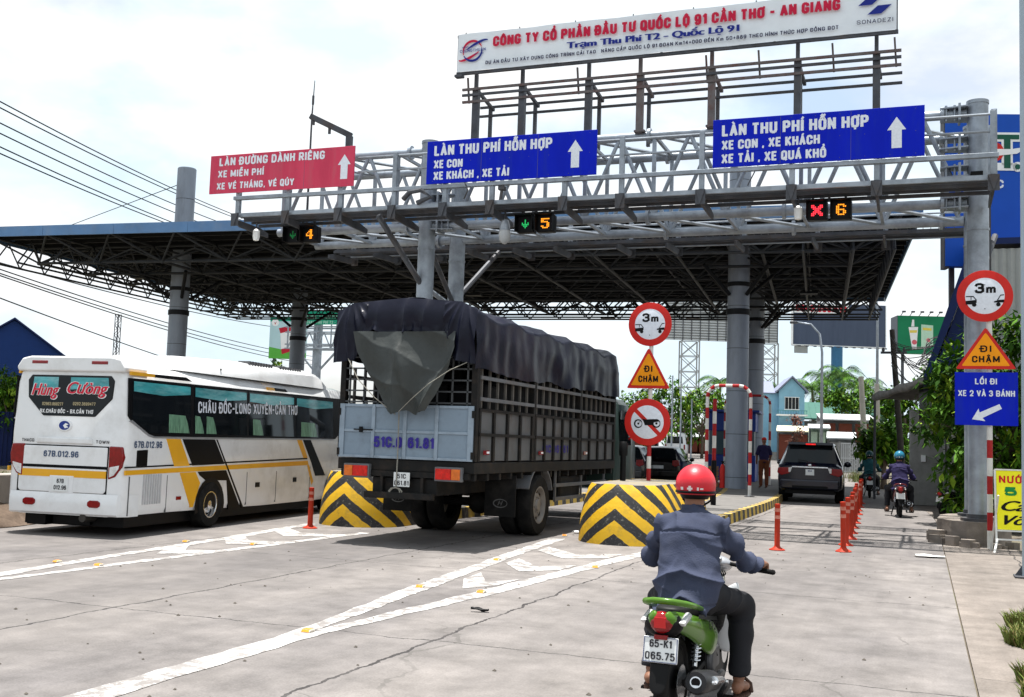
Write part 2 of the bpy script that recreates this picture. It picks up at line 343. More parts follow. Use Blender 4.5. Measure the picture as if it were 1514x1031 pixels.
def concrete_mat(name, base, dark, joints_x=(), joints_y=(), wear=True):
    mt, t, b = node_mat(name)
    tc = t.nodes.new('ShaderNodeTexCoord').outputs['Object']
    sep = t.nodes.new('ShaderNodeSeparateXYZ'); t.links.new(tc, sep.inputs[0])
    big = noisen(t, tc, 0.35, 5, 0.6, (1.6, 0.35, 1))
    c = ramp(t, big, 0.36, dark, 0.62, base)
    med = noisen(t, tc, 2.2, 8, 0.68)
    c = mixc(t, 0.9, c, ramp(t, med, 0.30, 0.62, 0.66, 1.12), 'MULTIPLY')
    blot = noisen(t, tc, 0.9, 9, 0.72, (1, .6, 1)); c = mixc(t, ramp(t, blot, 0.56, 0.0, 0.70, 0.55), c, tuple(x*.62 for x in dark))
    fine = noisen(t, tc, 60, 4, 0.7)
    c = mixc(t, 0.8, c, ramp(t, fine, 0.28, 0.70, 0.66, 1.08), 'MULTIPLY')
    streak = noisen(t, tc, 3.0, 6, 0.6, (3.0, 0.12, 1))
    c = mixc(t, 0.22, c, ramp(t, streak, 0.40, 0.80, 0.60, 1.04), 'MULTIPLY')
    if wear:
        # dark polished wheel tracks and oil drip down the middle of the lanes
        for x0, w, a in ((-7.0, 0.9, 0.55), (-8.0, .5, .4), (-5.9, 0.5, 0.3), (-11.4, 1.5, 0.55), (-1.3, 0.8, 0.32), (-2.6, .35, .22)):
            g = mathn(t, 'SUBTRACT', sep.outputs[0], x0); g = mathn(t, 'DIVIDE', g, w); g = mathn(t, 'MULTIPLY', g, g)
            g = mathn(t, 'MULTIPLY', g, -1.0); g = mathn(t, 'EXPONENT', g); g = mathn(t, 'MULTIPLY', g, a)
            g = mathn(t, 'MULTIPLY', g, ramp(t, noisen(t, tc, 1.1, 6, 0.65, (1.0, 0.25, 1)), 0.3, 0.25, 0.65, 1.15))
            c = mixc(t, g, c, tuple(x*0.62 for x in dark))
    wob = mathn(t, 'MULTIPLY', mathn(t, 'SUBTRACT', noisen(t, tc, 1.4, 5, 0.65), 0.5), 0.22)
    wob2 = mathn(t, 'MULTIPLY', mathn(t, 'SUBTRACT', noisen(t, tc, 7.0, 4, 0.7), 0.5), 0.05)
    jm = None
    for ax, lst in ((0, joints_x), (1, joints_y)):
        for p, w in lst:
            v = mathn(t, 'ADD', mathn(t, 'ADD', sep.outputs[ax], wob), wob2)
            j = mathn(t, 'COMPARE', v, p, w)
            jm = j if jm is None else mathn(t, 'MAXIMUM', jm, j)
    if jm is not None:
        jn = ramp(t, noisen(t, tc, 3.0, 4, 0.7), 0.3, 0.55, 0.55, 1.0)
        c = mixc(t, mathn(t, 'MULTIPLY', jm, jn), c, (0.045, 0.042, 0.042))
    # hairline cracks
    vo = t.nodes.new('ShaderNodeTexVoronoi'); vo.feature = 'DISTANCE_TO_EDGE'; vo.inputs['Scale'].default_value = 0.28
    va = t.nodes.new('ShaderNodeVectorMath'); va.operation = 'ADD'
    nn = t.nodes.new('ShaderNodeTexNoise'); nn.inputs['Scale'].default_value = 0.9; nn.inputs['Detail'].default_value = 7; t.links.new(tc, nn.inputs['Vector'])
    t.links.new(tc, va.inputs[0]); t.links.new(nn.outputs['Color'], va.inputs[1]); t.links.new(va.outputs[0], vo.inputs['Vector'])
    cr = mathn(t, 'LESS_THAN', vo.outputs['Distance'], 0.0035)
    cr = mathn(t, 'MULTIPLY', cr, ramp(t, noisen(t, tc, 0.5, 3, 0.5), 0.5, 0.0, 0.6, 0.6))
    c = mixc(t, cr, c, (0.09, 0.085, 0.08))
    t.links.new(c, b.inputs['Base Color'])
    b.inputs['Roughness'].default_value = 0.88; b.inputs['Specular IOR Level'].default_value = 0.10
    bn = t.nodes.new('ShaderNodeBump'); bn.inputs['Strength'].default_value = 0.25; bn.inputs['Distance'].default_value = 0.01
    t.links.new(mixc(t, 0.5, fine, med), bn.inputs['Height']); t.links.new(bn.outputs[0], b.inputs['Normal'])
    return mt

earth = mat('earth', (0.13, 0.11, 0.088), 0.95, 0, 0.25, 0.6, dirt=(0.10, 0.12, 0.05), dirt_amt=0.8, dirt_scale=0.3, bump=0.4, bscale=4)
roadm = concrete_mat('road_concrete', (0.230, 0.211, 0.200), (0.155, 0.144, 0.142),
                     [(-6.34, .014), (-3.42, .014), (-9.35, .012), (-12.6, .012)],
                     [(7.5, .009), (11.75, .009), (16.65, .010), (21.3, .009), (25.8, .009), (30.4, .009), (35, .01), (3.1, .01)])
shoulderm = concrete_mat('shoulder_concrete', (0.230, 0.200, 0.178), (0.175, 0.155, 0.140), [(1.32, .012)], [(8.2, .006), (16.9, .008)], wear=False)
pavem = mat('island_paving', (0.15, 0.143, 0.136), 0.85, 0, 0.15, 3, bump=0.2, bscale=30)

def strip(name, m, ys, xl, xr, dz, nx=2):
    """a sheet following the road bend between offsets xl and xr (functions of y)"""
    b = MB(); vs = []; fs = []
    for y in ys:
        for i in range(nx+1):
            x = xl(y)+(xr(y)-xl(y))*i/nx
            vs.append((x, y, gz(y)+dz))
    for j in range(len(ys)-1):
        for i in range(nx): fs.append((j*(nx+1)+i, j*(nx+1)+i+1, (j+1)*(nx+1)+i+1, (j+1)*(nx+1)+i))
    b.add(vs, fs); return struct(b.build(name, m))
ys = [-40, 0, 25]+list(range(27, 60, 2))+[60, 65, 70, 80, 90, 110, 130, 165, 300]
gy = [-300, -40, 0, 45]+list(range(47, 70, 3))+[70, 90, 130, 165, 300, 800, 2500]
b = MB(); gx = [-2500, -600, -150, -60, -30, -15, 0, 15, 40, 150, 600, 2500]
b.add([(x, y, gz(y)-0.035) for y in gy for x in gx], [(j*len(gx)+i, j*len(gx)+i+1, (j+1)*len(gx)+i+1, (j+1)*len(gx)+i) for j in range(len(gy)-1) for i in range(len(gx)-1)])
struct(b.build('ground', earth))
strip('road', roadm, ys, lambda y: -13.3+xo(y)*1.2-max(0, y-30)*.10, lambda y: 0.33+xo(y), 0.0)
strip('shoulder', shoulderm, [y for y in ys if y <= 130], lambda y: 0.345+xo(y), lambda y: (2.6 if y < 18 else 2.6-min(1.5, (y-18)*.2))+xo(y), -0.004)

# painted chevrons ahead of the toll islands
mkm, mt_, mb_ = node_mat('road_paint')
tcx = mt_.nodes.new('ShaderNodeTexCoord').outputs['Object']
wr = ramp(mt_, noisen(mt_, tcx, 6, 10, 0.80), 0.43, 0.0, 0.53, 1.0)
wr2 = ramp(mt_, noisen(mt_, tcx, 1.2, 4, 0.6), 0.34, 0.4, 0.54, 1.0)
cc = mixc(mt_, mathn(mt_, 'MULTIPLY', wr, wr2), ramp(mt_, noisen(mt_, tcx, 4, 6, .7), .3, (0.32, 0.31, 0.305), .6, (0.56, 0.55, 0.54)), (0.175, 0.16, 0.152))
mt_.links.new(cc, mb_.inputs['Base Color']); mb_.inputs['Roughness'].default_value = 0.7
def rough_band(mb, pts, z=0.004, step=0.16, amp=0.018):
    """a painted band between two polylines [(left, right), ...] with slightly broken edges"""
    vs = []; fs = []; rows = []
    for (a, c), (a2, c2) in zip(pts[:-1], pts[1:]):
        L = (Vector(a2)-Vector(a)).length; n = max(1, int(L/step))
        for i in range(n): 
            t = i/n; rows.append((Vector(a).lerp(Vector(a2), t), Vector(c).lerp(Vector(c2), t)))
    rows.append((Vector(pts[-1][0]), Vector(pts[-1][1])))
    for p, q in rows:
        vs += [(p.x+random.uniform(-amp, amp), p.y, z), (q.x+random.uniform(-amp, amp), q.y, z)]
    for i in range(len(rows)-1): fs.append((2*i, 2*i+1, 2*i+3, 2*i+2))
    mb.add(vs, fs)
mk = MB()
rough_band(mk, [((-4.44, 3.0), (-4.22, 3.0)), ((-4.47, 7.0), (-4.23, 7.0)), ((-4.49, 7.4), (-4.23, 7.4))])
rough_band(mk, [((-4.49, 7.4), (-4.36, 7.42)), ((-4.83, 10.06), (-4.62, 10.1)), ((-5.22, 14.0), (-5.02, 14.0)), ((-5.44, 16.2), (-5.22, 16.4))])
rough_band(mk, [((-4.36, 7.42), (-4.23, 7.4)), ((-4.14, 10.0), (-3.93, 9.9)), ((-3.84, 13.9), (-3.62, 13.9)), ((-3.62, 15.9), (-3.42, 15.2))])
for y0 in (10.4, 12.1, 13.8):        # chevron bars inside the V
    f = (y0-7.4)/8.6; xl = -4.62-(y0-10.1)*.10; xr = -4.14+(y0-10)*.075
    xm = (xl+xr)/2+.05; w = .62
    mk.poly([(xl+.02, y0+.55, .0045), (xm, y0-.18, .0045), (xm, y0+w-.18, .0045), (xl-.03, y0+.55+w, .0045)])
    mk.poly([(xm, y0-.18, .0045), (xr-.02, y0+.25, .0045), (xr+.02, y0+.25+w, .0045), (xm, y0+w-.18, .0045)])
# second chevron
rough_band(mk, [((-8.72, 2.0), (-8.55, 2.0)), ((-8.70, 8.3), (-8.52, 8.3)), ((-8.98, 10.3), (-8.80, 10.3)), ((-9.30, 13.2), (-9.10, 13.2)), ((-9.72, 16.1), (-9.52, 16.1))])
rough_band(mk, [((-8.46, 2.0), (-8.36, 2.0)), ((-8.42, 8.3), (-8.30, 8.3)), ((-8.36, 11.0), (-8.20, 11.0)), ((-8.20, 15.2), (-8.02, 15.2))])
for y0 in (11.0, 12.5, 14.0):
    xl = -9.0-(y0-11)*.12; xr = -8.3+(y0-11)*.03; xm = (xl+xr)/2
    mk.poly([(xl+.02, y0+.5, .0045), (xm, y0-.1, .0045), (xm, y0+.45, .0045), (xl-.03, y0+1.05, .0045)])
    mk.poly([(xm, y0-.1, .0045), (xr-.02, y0+.25, .0045), (xr+.02, y0+.75, .0045), (xm, y0+.45, .0045)])
struct(mk.build('road_markings', mkm))

# ---------------------------------------------------------------- toll islands with hazard striped noses
def stripe_mat(name, per, slope, duty=0.5):
    mt, t, b = node_mat(name)
    uv = t.nodes.new('ShaderNodeUVMap').outputs[0]; tc = t.nodes.new('ShaderNodeTexCoord').outputs['Object']
    s = t.nodes.new('ShaderNodeSeparateXYZ'); t.links.new(uv, s.inputs[0])
    wob = mathn(t, 'MULTIPLY', mathn(t, 'SUBTRACT', noisen(t, tc, 5, 5, .6), .5), .05)
    v = mathn(t, 'ADD', mathn(t, 'ADD', s.outputs[1], mathn(t, 'MULTIPLY', mathn(t, 'ABSOLUTE', s.outputs[0]), slope)), wob)
    f = mathn(t, 'GREATER_THAN', mathn(t, 'FRACT', mathn(t, 'DIVIDE', v, per)), duty)
    y = mixc(t, ramp(t, noisen(t, tc, 4, 8, .7), .50, 0.0, .72, .75), (0.80, 0.47, 0.012), (0.42, 0.27, 0.05))
    k = mixc(t, ramp(t, noisen(t, tc, 22, 6, .8), .56, 0.0, .68, .7), (0.020, 0.020, 0.022), (0.34, 0.33, 0.28))
    c = mixc(t, f, k, y)
    c = mixc(t, ramp(t, noisen(t, tc, 11, 8, .8), .62, 0.0, .70, .9), c, (0.33, 0.31, 0.27))
    c = mixc(t, ramp(t, noisen(t, tc, 2.5, 9, .75), .5, 0.0, .75, .6), c, (0.05, 0.045, 0.04))
    t.links.new(c, b.inputs['Base Color']); b.inputs['Roughness'].default_value = .6
    bn = t.nodes.new('ShaderNodeBump'); bn.inputs['Strength'].default_value = .35; bn.inputs['Distance'].default_value = .02
    t.links.new(noisen(t, tc, 12, 6, .7), bn.inputs['Height']); t.links.new(bn.outputs[0], b.inputs['Normal'])
    return mt
hazm = stripe_mat('hazard_chevrons', 0.37, 0.72, 0.47)
rimm = mat('nose_top', (0.20, 0.185, 0.165), .8, 0, .15, 5, dirt=(0.6, 0.42, 0.05), dirt_amt=.4)
def nose(label, cx, y0, w, L, hgt):
    o = thing('barrier_nose', label, 'traffic barrier', (cx, y0, 0), 0, 'striped barrier noses on the toll islands')
    hw = w/2; per = []
    n = 28
    for i in range(n+1):            # outline from the far west side round the nose to the far east side
        a = math.pi*i/n; per.append((-hw*math.cos(a), hw*1.05-hw*1.05*math.sin(a)))
    per = [(-hw, L-(L-hw*1.05)*k/8) for k in range(8)]+per+[(hw, hw*1.05+(L-hw*1.05)*(k+1)/8) for k in range(8)]
    arc = [0.0]
    for p, q in zip(per[:-1], per[1:]): arc.append(arc[-1]+math.hypot(q[0]-p[0], q[1]-p[1]))
    mid = arc[-1]/2; nz_ = 12; vs = []; uvs = []
    for k in range(nz_+1):
        z = hgt*k/nz_; ins = .16*(k/nz_)+.04*math.sin(math.pi*k/nz_)*-1
        if k == nz_: ins += .012
        for (x, y), s in zip(per, arc):
            vs.append((x*(1-ins/hw), y+(ins if y < hw*1.05 else 0)*max(0, 1-y/(hw*1.05)), z+(0.02*(mnoise.noise(Vector((x*3, y*3, 5)))) if k == nz_ else 0))); uvs.append((s-mid, z))
    P = len(per); fs = [(k*P+i, k*P+i+1, (k+1)*P+i+1, (k+1)*P+i) for k in range(nz_) for i in range(P-1)]
    b = MB().add(vs, fs); ob = b.build('striped_face', hazm, o, smooth='auto')
    me = ob.data; ul = me.uv_layers.new(name='UVMap')
    for lp in me.loops: ul.data[lp.index].uv = uvs[lp.vertex_index]
    top = MB().poly([(vs[nz_*P+i][0], vs[nz_*P+i][1], hgt-.004) for i in range(P)]).poly([(vs[i][0], vs[i][1], .0) for i in range(P)])
    top.poly([vs[0], vs[nz_*P], vs[nz_*P+P-1], vs[P-1]])
    top.build('concrete_core', rimm, o)
    return o
nose('yellow and black chevron barrier nose behind the leaning truck bumper, by the bus', -8.98, 15.95, 1.52, 2.6, .90)
nose('yellow and black chevron barrier nose behind the helmeted rider, carrying the sign post', -4.30, 15.85, 1.50, 3.6, .90)
kerbm, kt, kb = node_mat('kerb_paint')
ktc = kt.nodes.new('ShaderNodeTexCoord').outputs['Object']; ks = kt.nodes.new('ShaderNodeSeparateXYZ'); kt.links.new(ktc, ks.inputs[0])
kf = mathn(kt, 'GREATER_THAN', mathn(kt, 'FRACT', mathn(kt, 'DIVIDE', ks.outputs[1], 0.62)), 0.5)
kt.links.new(mixc(kt, ramp(kt, noisen(kt, ktc, 7, 8, .7), .5, 0.0, .7, .8), mixc(kt, kf, (0.03, 0.03, 0.03), (0.55, 0.37, 0.05)), (0.27, 0.24, 0.2)), kb.inputs['Base Color']); kb.inputs['Roughness'].default_value = .75
def island(x0, x1, ya, yb, grow):
    Y = [ya]+[y for y in range(int(ya)+2, int(yb), 2)]+[yb]
    s = MB(); vs = []; fs = []
    def X(y): e = grow*max(0, y-25); return x0-e+xo(y), x1+e*.3+xo(y)
    for y in Y:
        a, c = X(y); g = gz(y); vs += [(a, y, g-.05), (a+.02, y, g+.2), (a+.17, y, g+.2), (c-.17, y, g+.2), (c-.02, y, g+.2), (c, y, g-.05)]
    for j in range(len(Y)-1):
        for i in range(5): fs.append((6*j+i, 6*j+i+1, 6*j+7+i, 6*j+6+i))
    fs += [(0, 1, 2, 3, 4, 5), tuple(range(6*len(Y)-6, 6*len(Y)))[::-1]]
    s.add(vs, fs); s.mi = [1 if (k % 5 == 2 and k < 5*(len(Y)-1)) else 0 for k in range(len(fs))]
    return struct(s.build('toll_island', [kerbm, pavem]))
island(-5.05, -3.55, 19.4, 62, .035)
island(-9.75, -8.2, 18.5, 62, .0)

# ---------------------------------------------------------------- vegetation
leafA = mat('leaf_green', (0.062, 0.150, 0.012), .55, 0, .45, 3, spec=.06)
leafB = mat('leaf_dark', (0.024, 0.066, 0.008), .55, 0, .4, 3, spec=.06)
leafC = mat('leaf_yellowish', (0.15, 0.23, 0.018), .6, 0, .35, 3, spec=.06)
bark = mat('bark', (0.13, 0.10, 0.075), .9, 0, .3, 8, bump=.6, bscale=20)
for mm in (leafA, leafB, leafC):
    bb_ = mm.node_tree.nodes['Principled BSDF']; bb_.inputs['Subsurface Weight'].default_value = 0.0
def leaf(mb, c, d, up, L, W):
    d = d.normalized(); s = d.cross(up)
    if s.length < 1e-3: s = Vector((1, 0, 0))
    s.normalize(); n = s.cross(d)
    mb.add([c, c+d*L*.45+s*W*.5-n*L*.05, c+d*L-n*L*.15, c+d*L*.45-s*W*.5-n*L*.05], [(0, 1, 2, 3)])
def rnd(): return Vector((random.gauss(0, 1), random.gauss(0, 1), random.gauss(0, 1))).normalized()
def clump(mb, c, r, n, L, W, flat=.8):
    """leaves gathered in twigs round a centre"""
    c = Vector(c); tw = max(3, n//7)
    for i in range(tw):
        p = rnd()*r*(random.random()**.45); p.z *= flat; base = c+p; out = (p.normalized()+rnd()*.5).normalized()
        mb.mt(random.choices((0, 1, 2), (5, 3.2, 1.6))[0])
        for j in range(7):
            d = (out*.6+rnd()*.8+Vector((0, 0, -.25))).normalized()
            leaf(mb, base+rnd()*L*.6, d, Vector((0, 0, 1)), L*random.uniform(.5, 1.45), W*random.uniform(.55, 1.35))
def tree(name, label, cat, base, hgt, clumps, n, L, W, trunk=.12, group=None, limbs=True):
    """clumps: [(x, y, z, r)] relative to base"""
    o = thing(name, label, cat, base, 0, group); t = MB()
    top = Vector((0, 0, hgt*.55)); t.path([(0, 0, -.05), (trunk*.3, 0, hgt*.2), (0, trunk*.4, hgt*.4), top], [trunk, trunk*.85, trunk*.7, trunk*.5], 8)
    if limbs:
        for x, y, z, r in clumps: t.path([(0, 0, hgt*random.uniform(.2, .45)), Vector((x*.45, y*.45, hgt*.3+z*.3)), (x, y, z)], [trunk*.45, trunk*.3, trunk*.1], 5)
    t.build('trunk', bark, o, smooth=True)
    f = MB(); tot = sum(c[3]**2 for c in clumps)
    for x, y, z, r in clumps: clump(f, (x, y, z), r, int(n*r*r/tot), L, W)
    f.build('crown', [leafA, leafB, leafC], o)
    return o
def crown_spots(w, d, z0, z1, k, r0, r1):
    out = []
    for i in range(k):
        z = random.uniform(z0, z1); s = math.sqrt(max(.12, 1-((z-(z0+z1)/2)/((z1-z0)/2+.4))**2))
        a = random.uniform(0, 6.283); q = random.random()**.5
        out.append((w/2*s*q*math.cos(a), d/2*s*q*math.sin(a), z, random.uniform(r0, r1)))
    return out
def palm(label, base, hgt, nf, L, group=None):
    o = thing('palm_tree', label, 'palm', base, random.uniform(0, 360), group); t = MB()
    t.path([(0, 0, -.1), (.15, 0, hgt*.4), (.05, .1, hgt*.75), (0, 0, hgt)], [.2, .16, .14, .12], 8); t.build('trunk', bark, o, smooth=True)
    f = MB()
    for i in range(nf):
        a = 6.283*i/nf+random.uniform(-.2, .2); el = random.uniform(-.1, 1.2); d = Vector((math.cos(a), math.sin(a), 0))
        P = []; 
        for k in range(9):
            s = k/8; P.append(Vector((0, 0, hgt))+d*L*s*math.cos(el*.7)+Vector((0, 0, L*(s*math.sin(el)-.75*s*s))))
        f.mt(1); f.path(P, [.03*(1-.8*k/8) for k in range(9)], 4)
        for k in range(1, 9):
            for q in range(3):
                c = P[k-1].lerp(P[k], q/3); ax = (P[k]-P[k-1]).normalized(); sd = ax.cross(Vector((0, 0, 1))).normalized()
                for sg in (-1, 1):
                    f.mt(random.choices((0, 1), (2, 3))[0]); leaf(f, c, (sd*sg+ax*.6+Vector((0, 0, -.55))).normalized(), Vector((0, 0, 1)), L*.26, .07)
    f.build('fronds', [leafA, leafB, leafC], o)
    return o
# ================================================================== SIGN GANTRY
GO = Vector((-4.4, 21.2, 0.0))
gan = thing('sign_gantry', 'grey steel sign gantry with walkways, tube trusses and round posts spanning the lanes', 'gantry', GO)
def gp(mb, name, m, parent=gan, **k):
    mb.xform(Matrix.Translation(-GO)); return mb.build(name, m, parent, **k)
CX_, FY, BY = (-9.75, 0.93), 20.4, 22.0
for cx in CX_:
    for cy in (FY, BY):
        b = MB().lathe([(.178, 0), (.178, 7.72), (.19, 7.72), (.19, 7.78), (.17, 7.78)], 24, (cx, cy, 0)); c = gp(b, 'column', galv, smooth='auto')
        fl = MB().lathe([(.30, .0), (.30, .05), (.2, .05), (.2, .12)], 20, (cx, cy, .16 if cx < 0 else .40))
        gp(fl, 'base_flange', galvd, c, smooth='auto')
        for z in (2.2, 5.45): gp(MB().lathe([(.19, 0), (.19, .04)], 24, (cx, cy, z)), 'collar', galv, c, smooth='auto')
for y in (FY, BY):
    for z in (7.57, 5.95):
        b = MB().tube((-13.4, y, z), (0.75, y, z), .088, 14)
        for x in (-10.2, -5.0, -2.4, .35):      # flanged splices
            b.lathe([(.15, -.03), (.15, .03)], 14, (x, y, z), 'x')
        gp(b, 'chord', galv, smooth='auto')
b = MB(); nb = 10; X0, X1 = -13.3, .7
for i in range(nb):
    a, c = X0+(X1-X0)*i/nb, X0+(X1-X0)*(i+1)/nb; md = (a+c)/2
    for y in (FY, BY):
        b.tube((a, y, 5.95), (md, y, 7.57), .042, 8); b.tube((md, y, 7.57), (c, y, 5.95), .042, 8)
        b.bar((a, y, 5.95), (a, y, 7.57), .07)
    for z in (5.95, 7.57):
        b.tube((a, FY, z), (c, BY, z), .034, 6); b.bar((a, FY, z), (a, BY, z), .06)
gp(b, 'truss_web', galv)
for cx in CX_:                                   # X bracing between each pair of posts, and raking struts
    b = MB()
    for z0, z1 in ((3.6, 4.55), (2.2, 3.3), (.9, 2.0)):
        b.tube((cx, FY, z1+.12), (cx, BY, z1-.15), .055); b.tube((cx, FY, z0), (cx, BY, z1-.2), .05)
    gp(b, 'cross_brace', galv, smooth='auto')
    b = MB(); s = 1 if cx > 0 else -1
    if cx < 0: b.tube((cx, FY, 4.6), (cx-.45, 19.05, 5.92), .06)
    b.tube((cx, BY, 4.6), (cx+.45, 23.4, 5.92), .06)
    b.tube((cx, BY-.05, 4.45), (cx-.1, FY, 5.85), .055)
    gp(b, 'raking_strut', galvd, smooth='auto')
    for z in (7.57, 7.02, 6.5, 5.95):            # bolted clamp plates where the chords meet the posts
        b = MB(); sx = -1 if cx > 0 else 1
        for dz in (-.09, .09): b.prism([(cx+sx*.16, FY-.22), (cx+sx*.62, FY-.13), (cx+sx*.62, FY+.13), (cx+sx*.16, FY+.22)], 'z', z+dz-.012, z+dz+.012)
        b.box(cx+sx*.3-.02, cx+sx*.3+.02, FY-.2, FY+.2, z-.15, z+.15)
        for k in (.38, .52): b.lathe([(.022, -.14), (.022, .14)], 6, (cx+sx*k, FY-.1, z))
        gp(b, 'clamp', galv)
NX = [-13.52, -12.29, -11.05, -9.84, -8.73, -7.74, -6.27, -5.17, -3.69, -2.11, -.71, 1.10]
for side in (0, 1):
    yf, yi, sg = (19.0, 19.85, 1) if side == 0 else (24.0, 23.1, -1)
    b = MB()
    for k in range(7): b.box(-13.55, 1.13, min(yf, yi)+.03+k*.12, min(yf, yi)+.075+k*.12, 6.035, 6.06)       # open grating on channel edges
    b.box(-13.55, 1.13, yi-.03, yi+.03, 5.97, 6.03)
    for k in range(2): b.box(-13.55, 1.13, min(yf, yi)+.28+k*.28, min(yf, yi)+.31+k*.28, 5.985, 6.034)
    for k in range(100): x = -13.5+k*.147; b.box(x, x+.012, min(yf, yi)+.04, max(yf, yi)-.04, 6.061, 6.085)
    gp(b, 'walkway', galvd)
    gp(MB().box(-13.58, 1.16, yf-.03, yf+.03, 6.02, 6.10), 'edge_channel', galv)
    b = MB(); b.box(-13.6, 1.18, yf-.07, yf+.03, 6.385, 6.46); gp(b, 'sign_rail', galv, bevel=.006)
    b = MB()
    if side == 0:
        for z in (7.13, 6.84): b.tube((-10.7, yf+.03, z), (1.12, yf+.03, z), .022, 8)
    else:
        b.tube((-13.5, yf-.05, 6.55), (1.1, yf-.05, 6.55), .022, 8)
    gp(b, 'hand_rail', galv)
    for i, x in enumerate(NX):
        b = MB(); top = 7.18 if side == 0 else 6.62
        b.box(x-.045, x+.045, yf-.028, yf+.062, 6.11, top); gp(b, 'guard_post', galv, bevel=.004)
        b = MB()                                  # triangular bracket under the walkway
        zc = 5.95
        b.prism([(yf-.09*sg, zc+.02), (yf-.09*sg, zc-.06), (yf+.10*sg, zc-.12), (yi+.10*sg, zc-.15), (yi+.30*sg, zc-.15), (yi+.30*sg, zc-.06), (yi, zc)], 'x', x-.02, x+.02)
        b.box(x-.09, x+.09, yf-.10*sg if sg > 0 else yf+.088, yf-.088*sg if sg > 0 else yf+.10, zc-.13, zc+.14)
        b.prism([(x-.085, zc+.13), (x, zc-.13), (x+.085, zc+.13)], 'y', yf-.13*sg, yf-.105*sg)
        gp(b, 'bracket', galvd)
b = MB()
for y in (19.02, 19.95):                          # guard rail and ladder at the end of the walkway by the roadside posts
    b.box(1.07, 1.16, y-.04, y+.04, 6.1, 7.2)
for z in (6.5, 6.85, 7.15): b.tube((1.12, 19, z), (1.12, 20, z), .02, 6)
gp(b, 'end_rail', galv)
b = MB(); 
for y in (22.85, 23.2): b.bar((1.25, y, .5), (1.25, y, 6.9), .05)
for k in range(20): b.tube((1.25, 22.85, .8+k*.3), (1.25, 23.2, .8+k*.3), .014, 6)
gp(b, 'ladder', galvd)
b = MB().box(.72, .80, 20.2, 20.26, 1.4, 1.8); gp(MB().box(.80, 1.0, 20.10, 20.24, 6.25, 6.45), 'junction_box', black)
b = MB()                                           # loose cables drooping along the walkway
b.path([(-9.6, 18.93, 6.2), (-9.45, 18.9, 6.33), (-9.2, 18.9, 6.36), (-9.0, 18.92, 6.22), (-9.3, 18.95, 6.12)], .05, 8)
b.path([(-8.3, 18.95, 6.5), (-8.2, 18.9, 6.3), (-8.3, 18.95, 6.15)], .014, 5); b.path([(-3.2, 20.6, 7.4), (-2.9, 20.5, 6.9), (-3.1, 20.5, 6.5)], .013, 5)
b.box(-7.60, -7.48, 18.96, 19.1, 6.30, 6.37); b.path([(-7.54, 19.02, 6.3), (-7.56, 19, 6.1)], .03, 6)
gp(b, 'cable_and_conduit', galvd)
pb = MB()                                          # concrete plinth with broken edges round the roadside posts
pts = []
for k in range(14):
    a = 6.283*k/14; pts.append((.86+(.62+random.uniform(-.07, .05))*math.cos(a), 21.35+(1.45+random.uniform(-.1, .08))*math.sin(a)))
pb.prism(pts, 'z', -.05, .40)
for k in range(16):
    a = random.uniform(2.4, 5.6); p = (.93+.75*math.cos(a), 20.9+1.25*math.sin(a)); s = random.uniform(.06, .16)
    pb.prism([(p[0]+s*math.cos(t+random.uniform(-.3, .3)), p[1]+s*math.sin(t)) for t in (0, 1.3, 2.4, 3.6, 5)], 'z', -.02, s*random.uniform(.8, 1.6))
gp(pb, 'plinth', mat('plinth_concrete', (0.19, 0.165, 0.145), .9, 0, .3, 3, bump=.8, bscale=9))

# ---------------------------------------------------------------- lane signs
def arrow_up(mb, x, z, w, h, y):
    s = w*.27
    mb.poly([(x-s, y, z), (x+s, y, z), (x+s, y, z+h*.58), (x+w/2, y, z+h*.58), (x, y, z+h), (x-w/2, y, z+h*.58), (x-s, y, z+h*.58)])
def lane_sign(label, x0, x1, z0, z1, m, lines, ax):
    w, h = x1-x0, z1-z0
    o = thing('lane_sign', label, 'road sign', (x0, 18.90, z0), 0, 'lane signs on the gantry')
    MB().box(0, w, 0, .03, 0, h).build('panel', m, o, bevel=.004)
    sm = MB()
    n_ = 3
    for k in range(1, n_): sm.box(w*k/n_-.003, w*k/n_+.003, -.0015, .0005, .01, h-.01)
    for k in range(9):
        for zz in (.05, h*.5, h-.05): sm.lathe([(.007, -.003), (.007, .0)], 6, (w*(.04+.115*k), 0, zz), 'y')
    sm.build('panel_seams', mat('seam_grey', (.10, .10, .16), .6), o)
    fr = MB()
    for k in range(4): xx = w*(.1+.8*k/3); fr.box(xx-.03, xx+.03, .031, .10, .02, h-.02)
    fr.build('bracing', galv, o)
    t = MB()
    for body, a, c, zb, cap in lines: t.text(body, (w*a, -.004, h*zb), w*(c-a), h*cap, .045)
    t.build('lettering', retro, o)
    a = MB(); arrow_up(a, w*ax, h*.18, w*.085, h*.62, -.004); a.build('arrow', retro, o)
lane_sign('red lane sign for free and monthly ticket vehicles, at the far end of the gantry', -14.2, -10.72, 6.53, 7.355, signred,
          [('LÀN ĐƯỜNG DÀNH RIÊNG', .065, .80, .715, .215), ('XE MIỄN PHÍ', .06, .385, .415, .185), ('XE VÉ THÁNG, VÉ QÚY', .055, .60, .10, .18)], .935)
lane_sign('blue lane sign reading XE CON, XE KHÁCH, XE TẢI, above the tarpaulin truck', -9.1, -5.63, 6.47, 7.32, signblue,
          [('LÀN THU PHÍ HỖN HỢP', .045, .745, .65, .245), ('XE CON', .045, .22, .355, .195), ('XE KHÁCH , XE TẢI', .045, .50, .085, .195)], .88)
lane_sign('blue lane sign whose last line reads XE TẢI, XE QUÁ KHỔ', -3.48, .05, 6.465, 7.33, signblue,
          [('LÀN THU PHÍ HỖN HỢP', .045, .745, .64, .245), ('XE CON , XE KHÁCH', .045, .52, .36, .195), ('XE TẢI , XE QUÁ KHỔ', .045, .55, .075, .195)], .875)

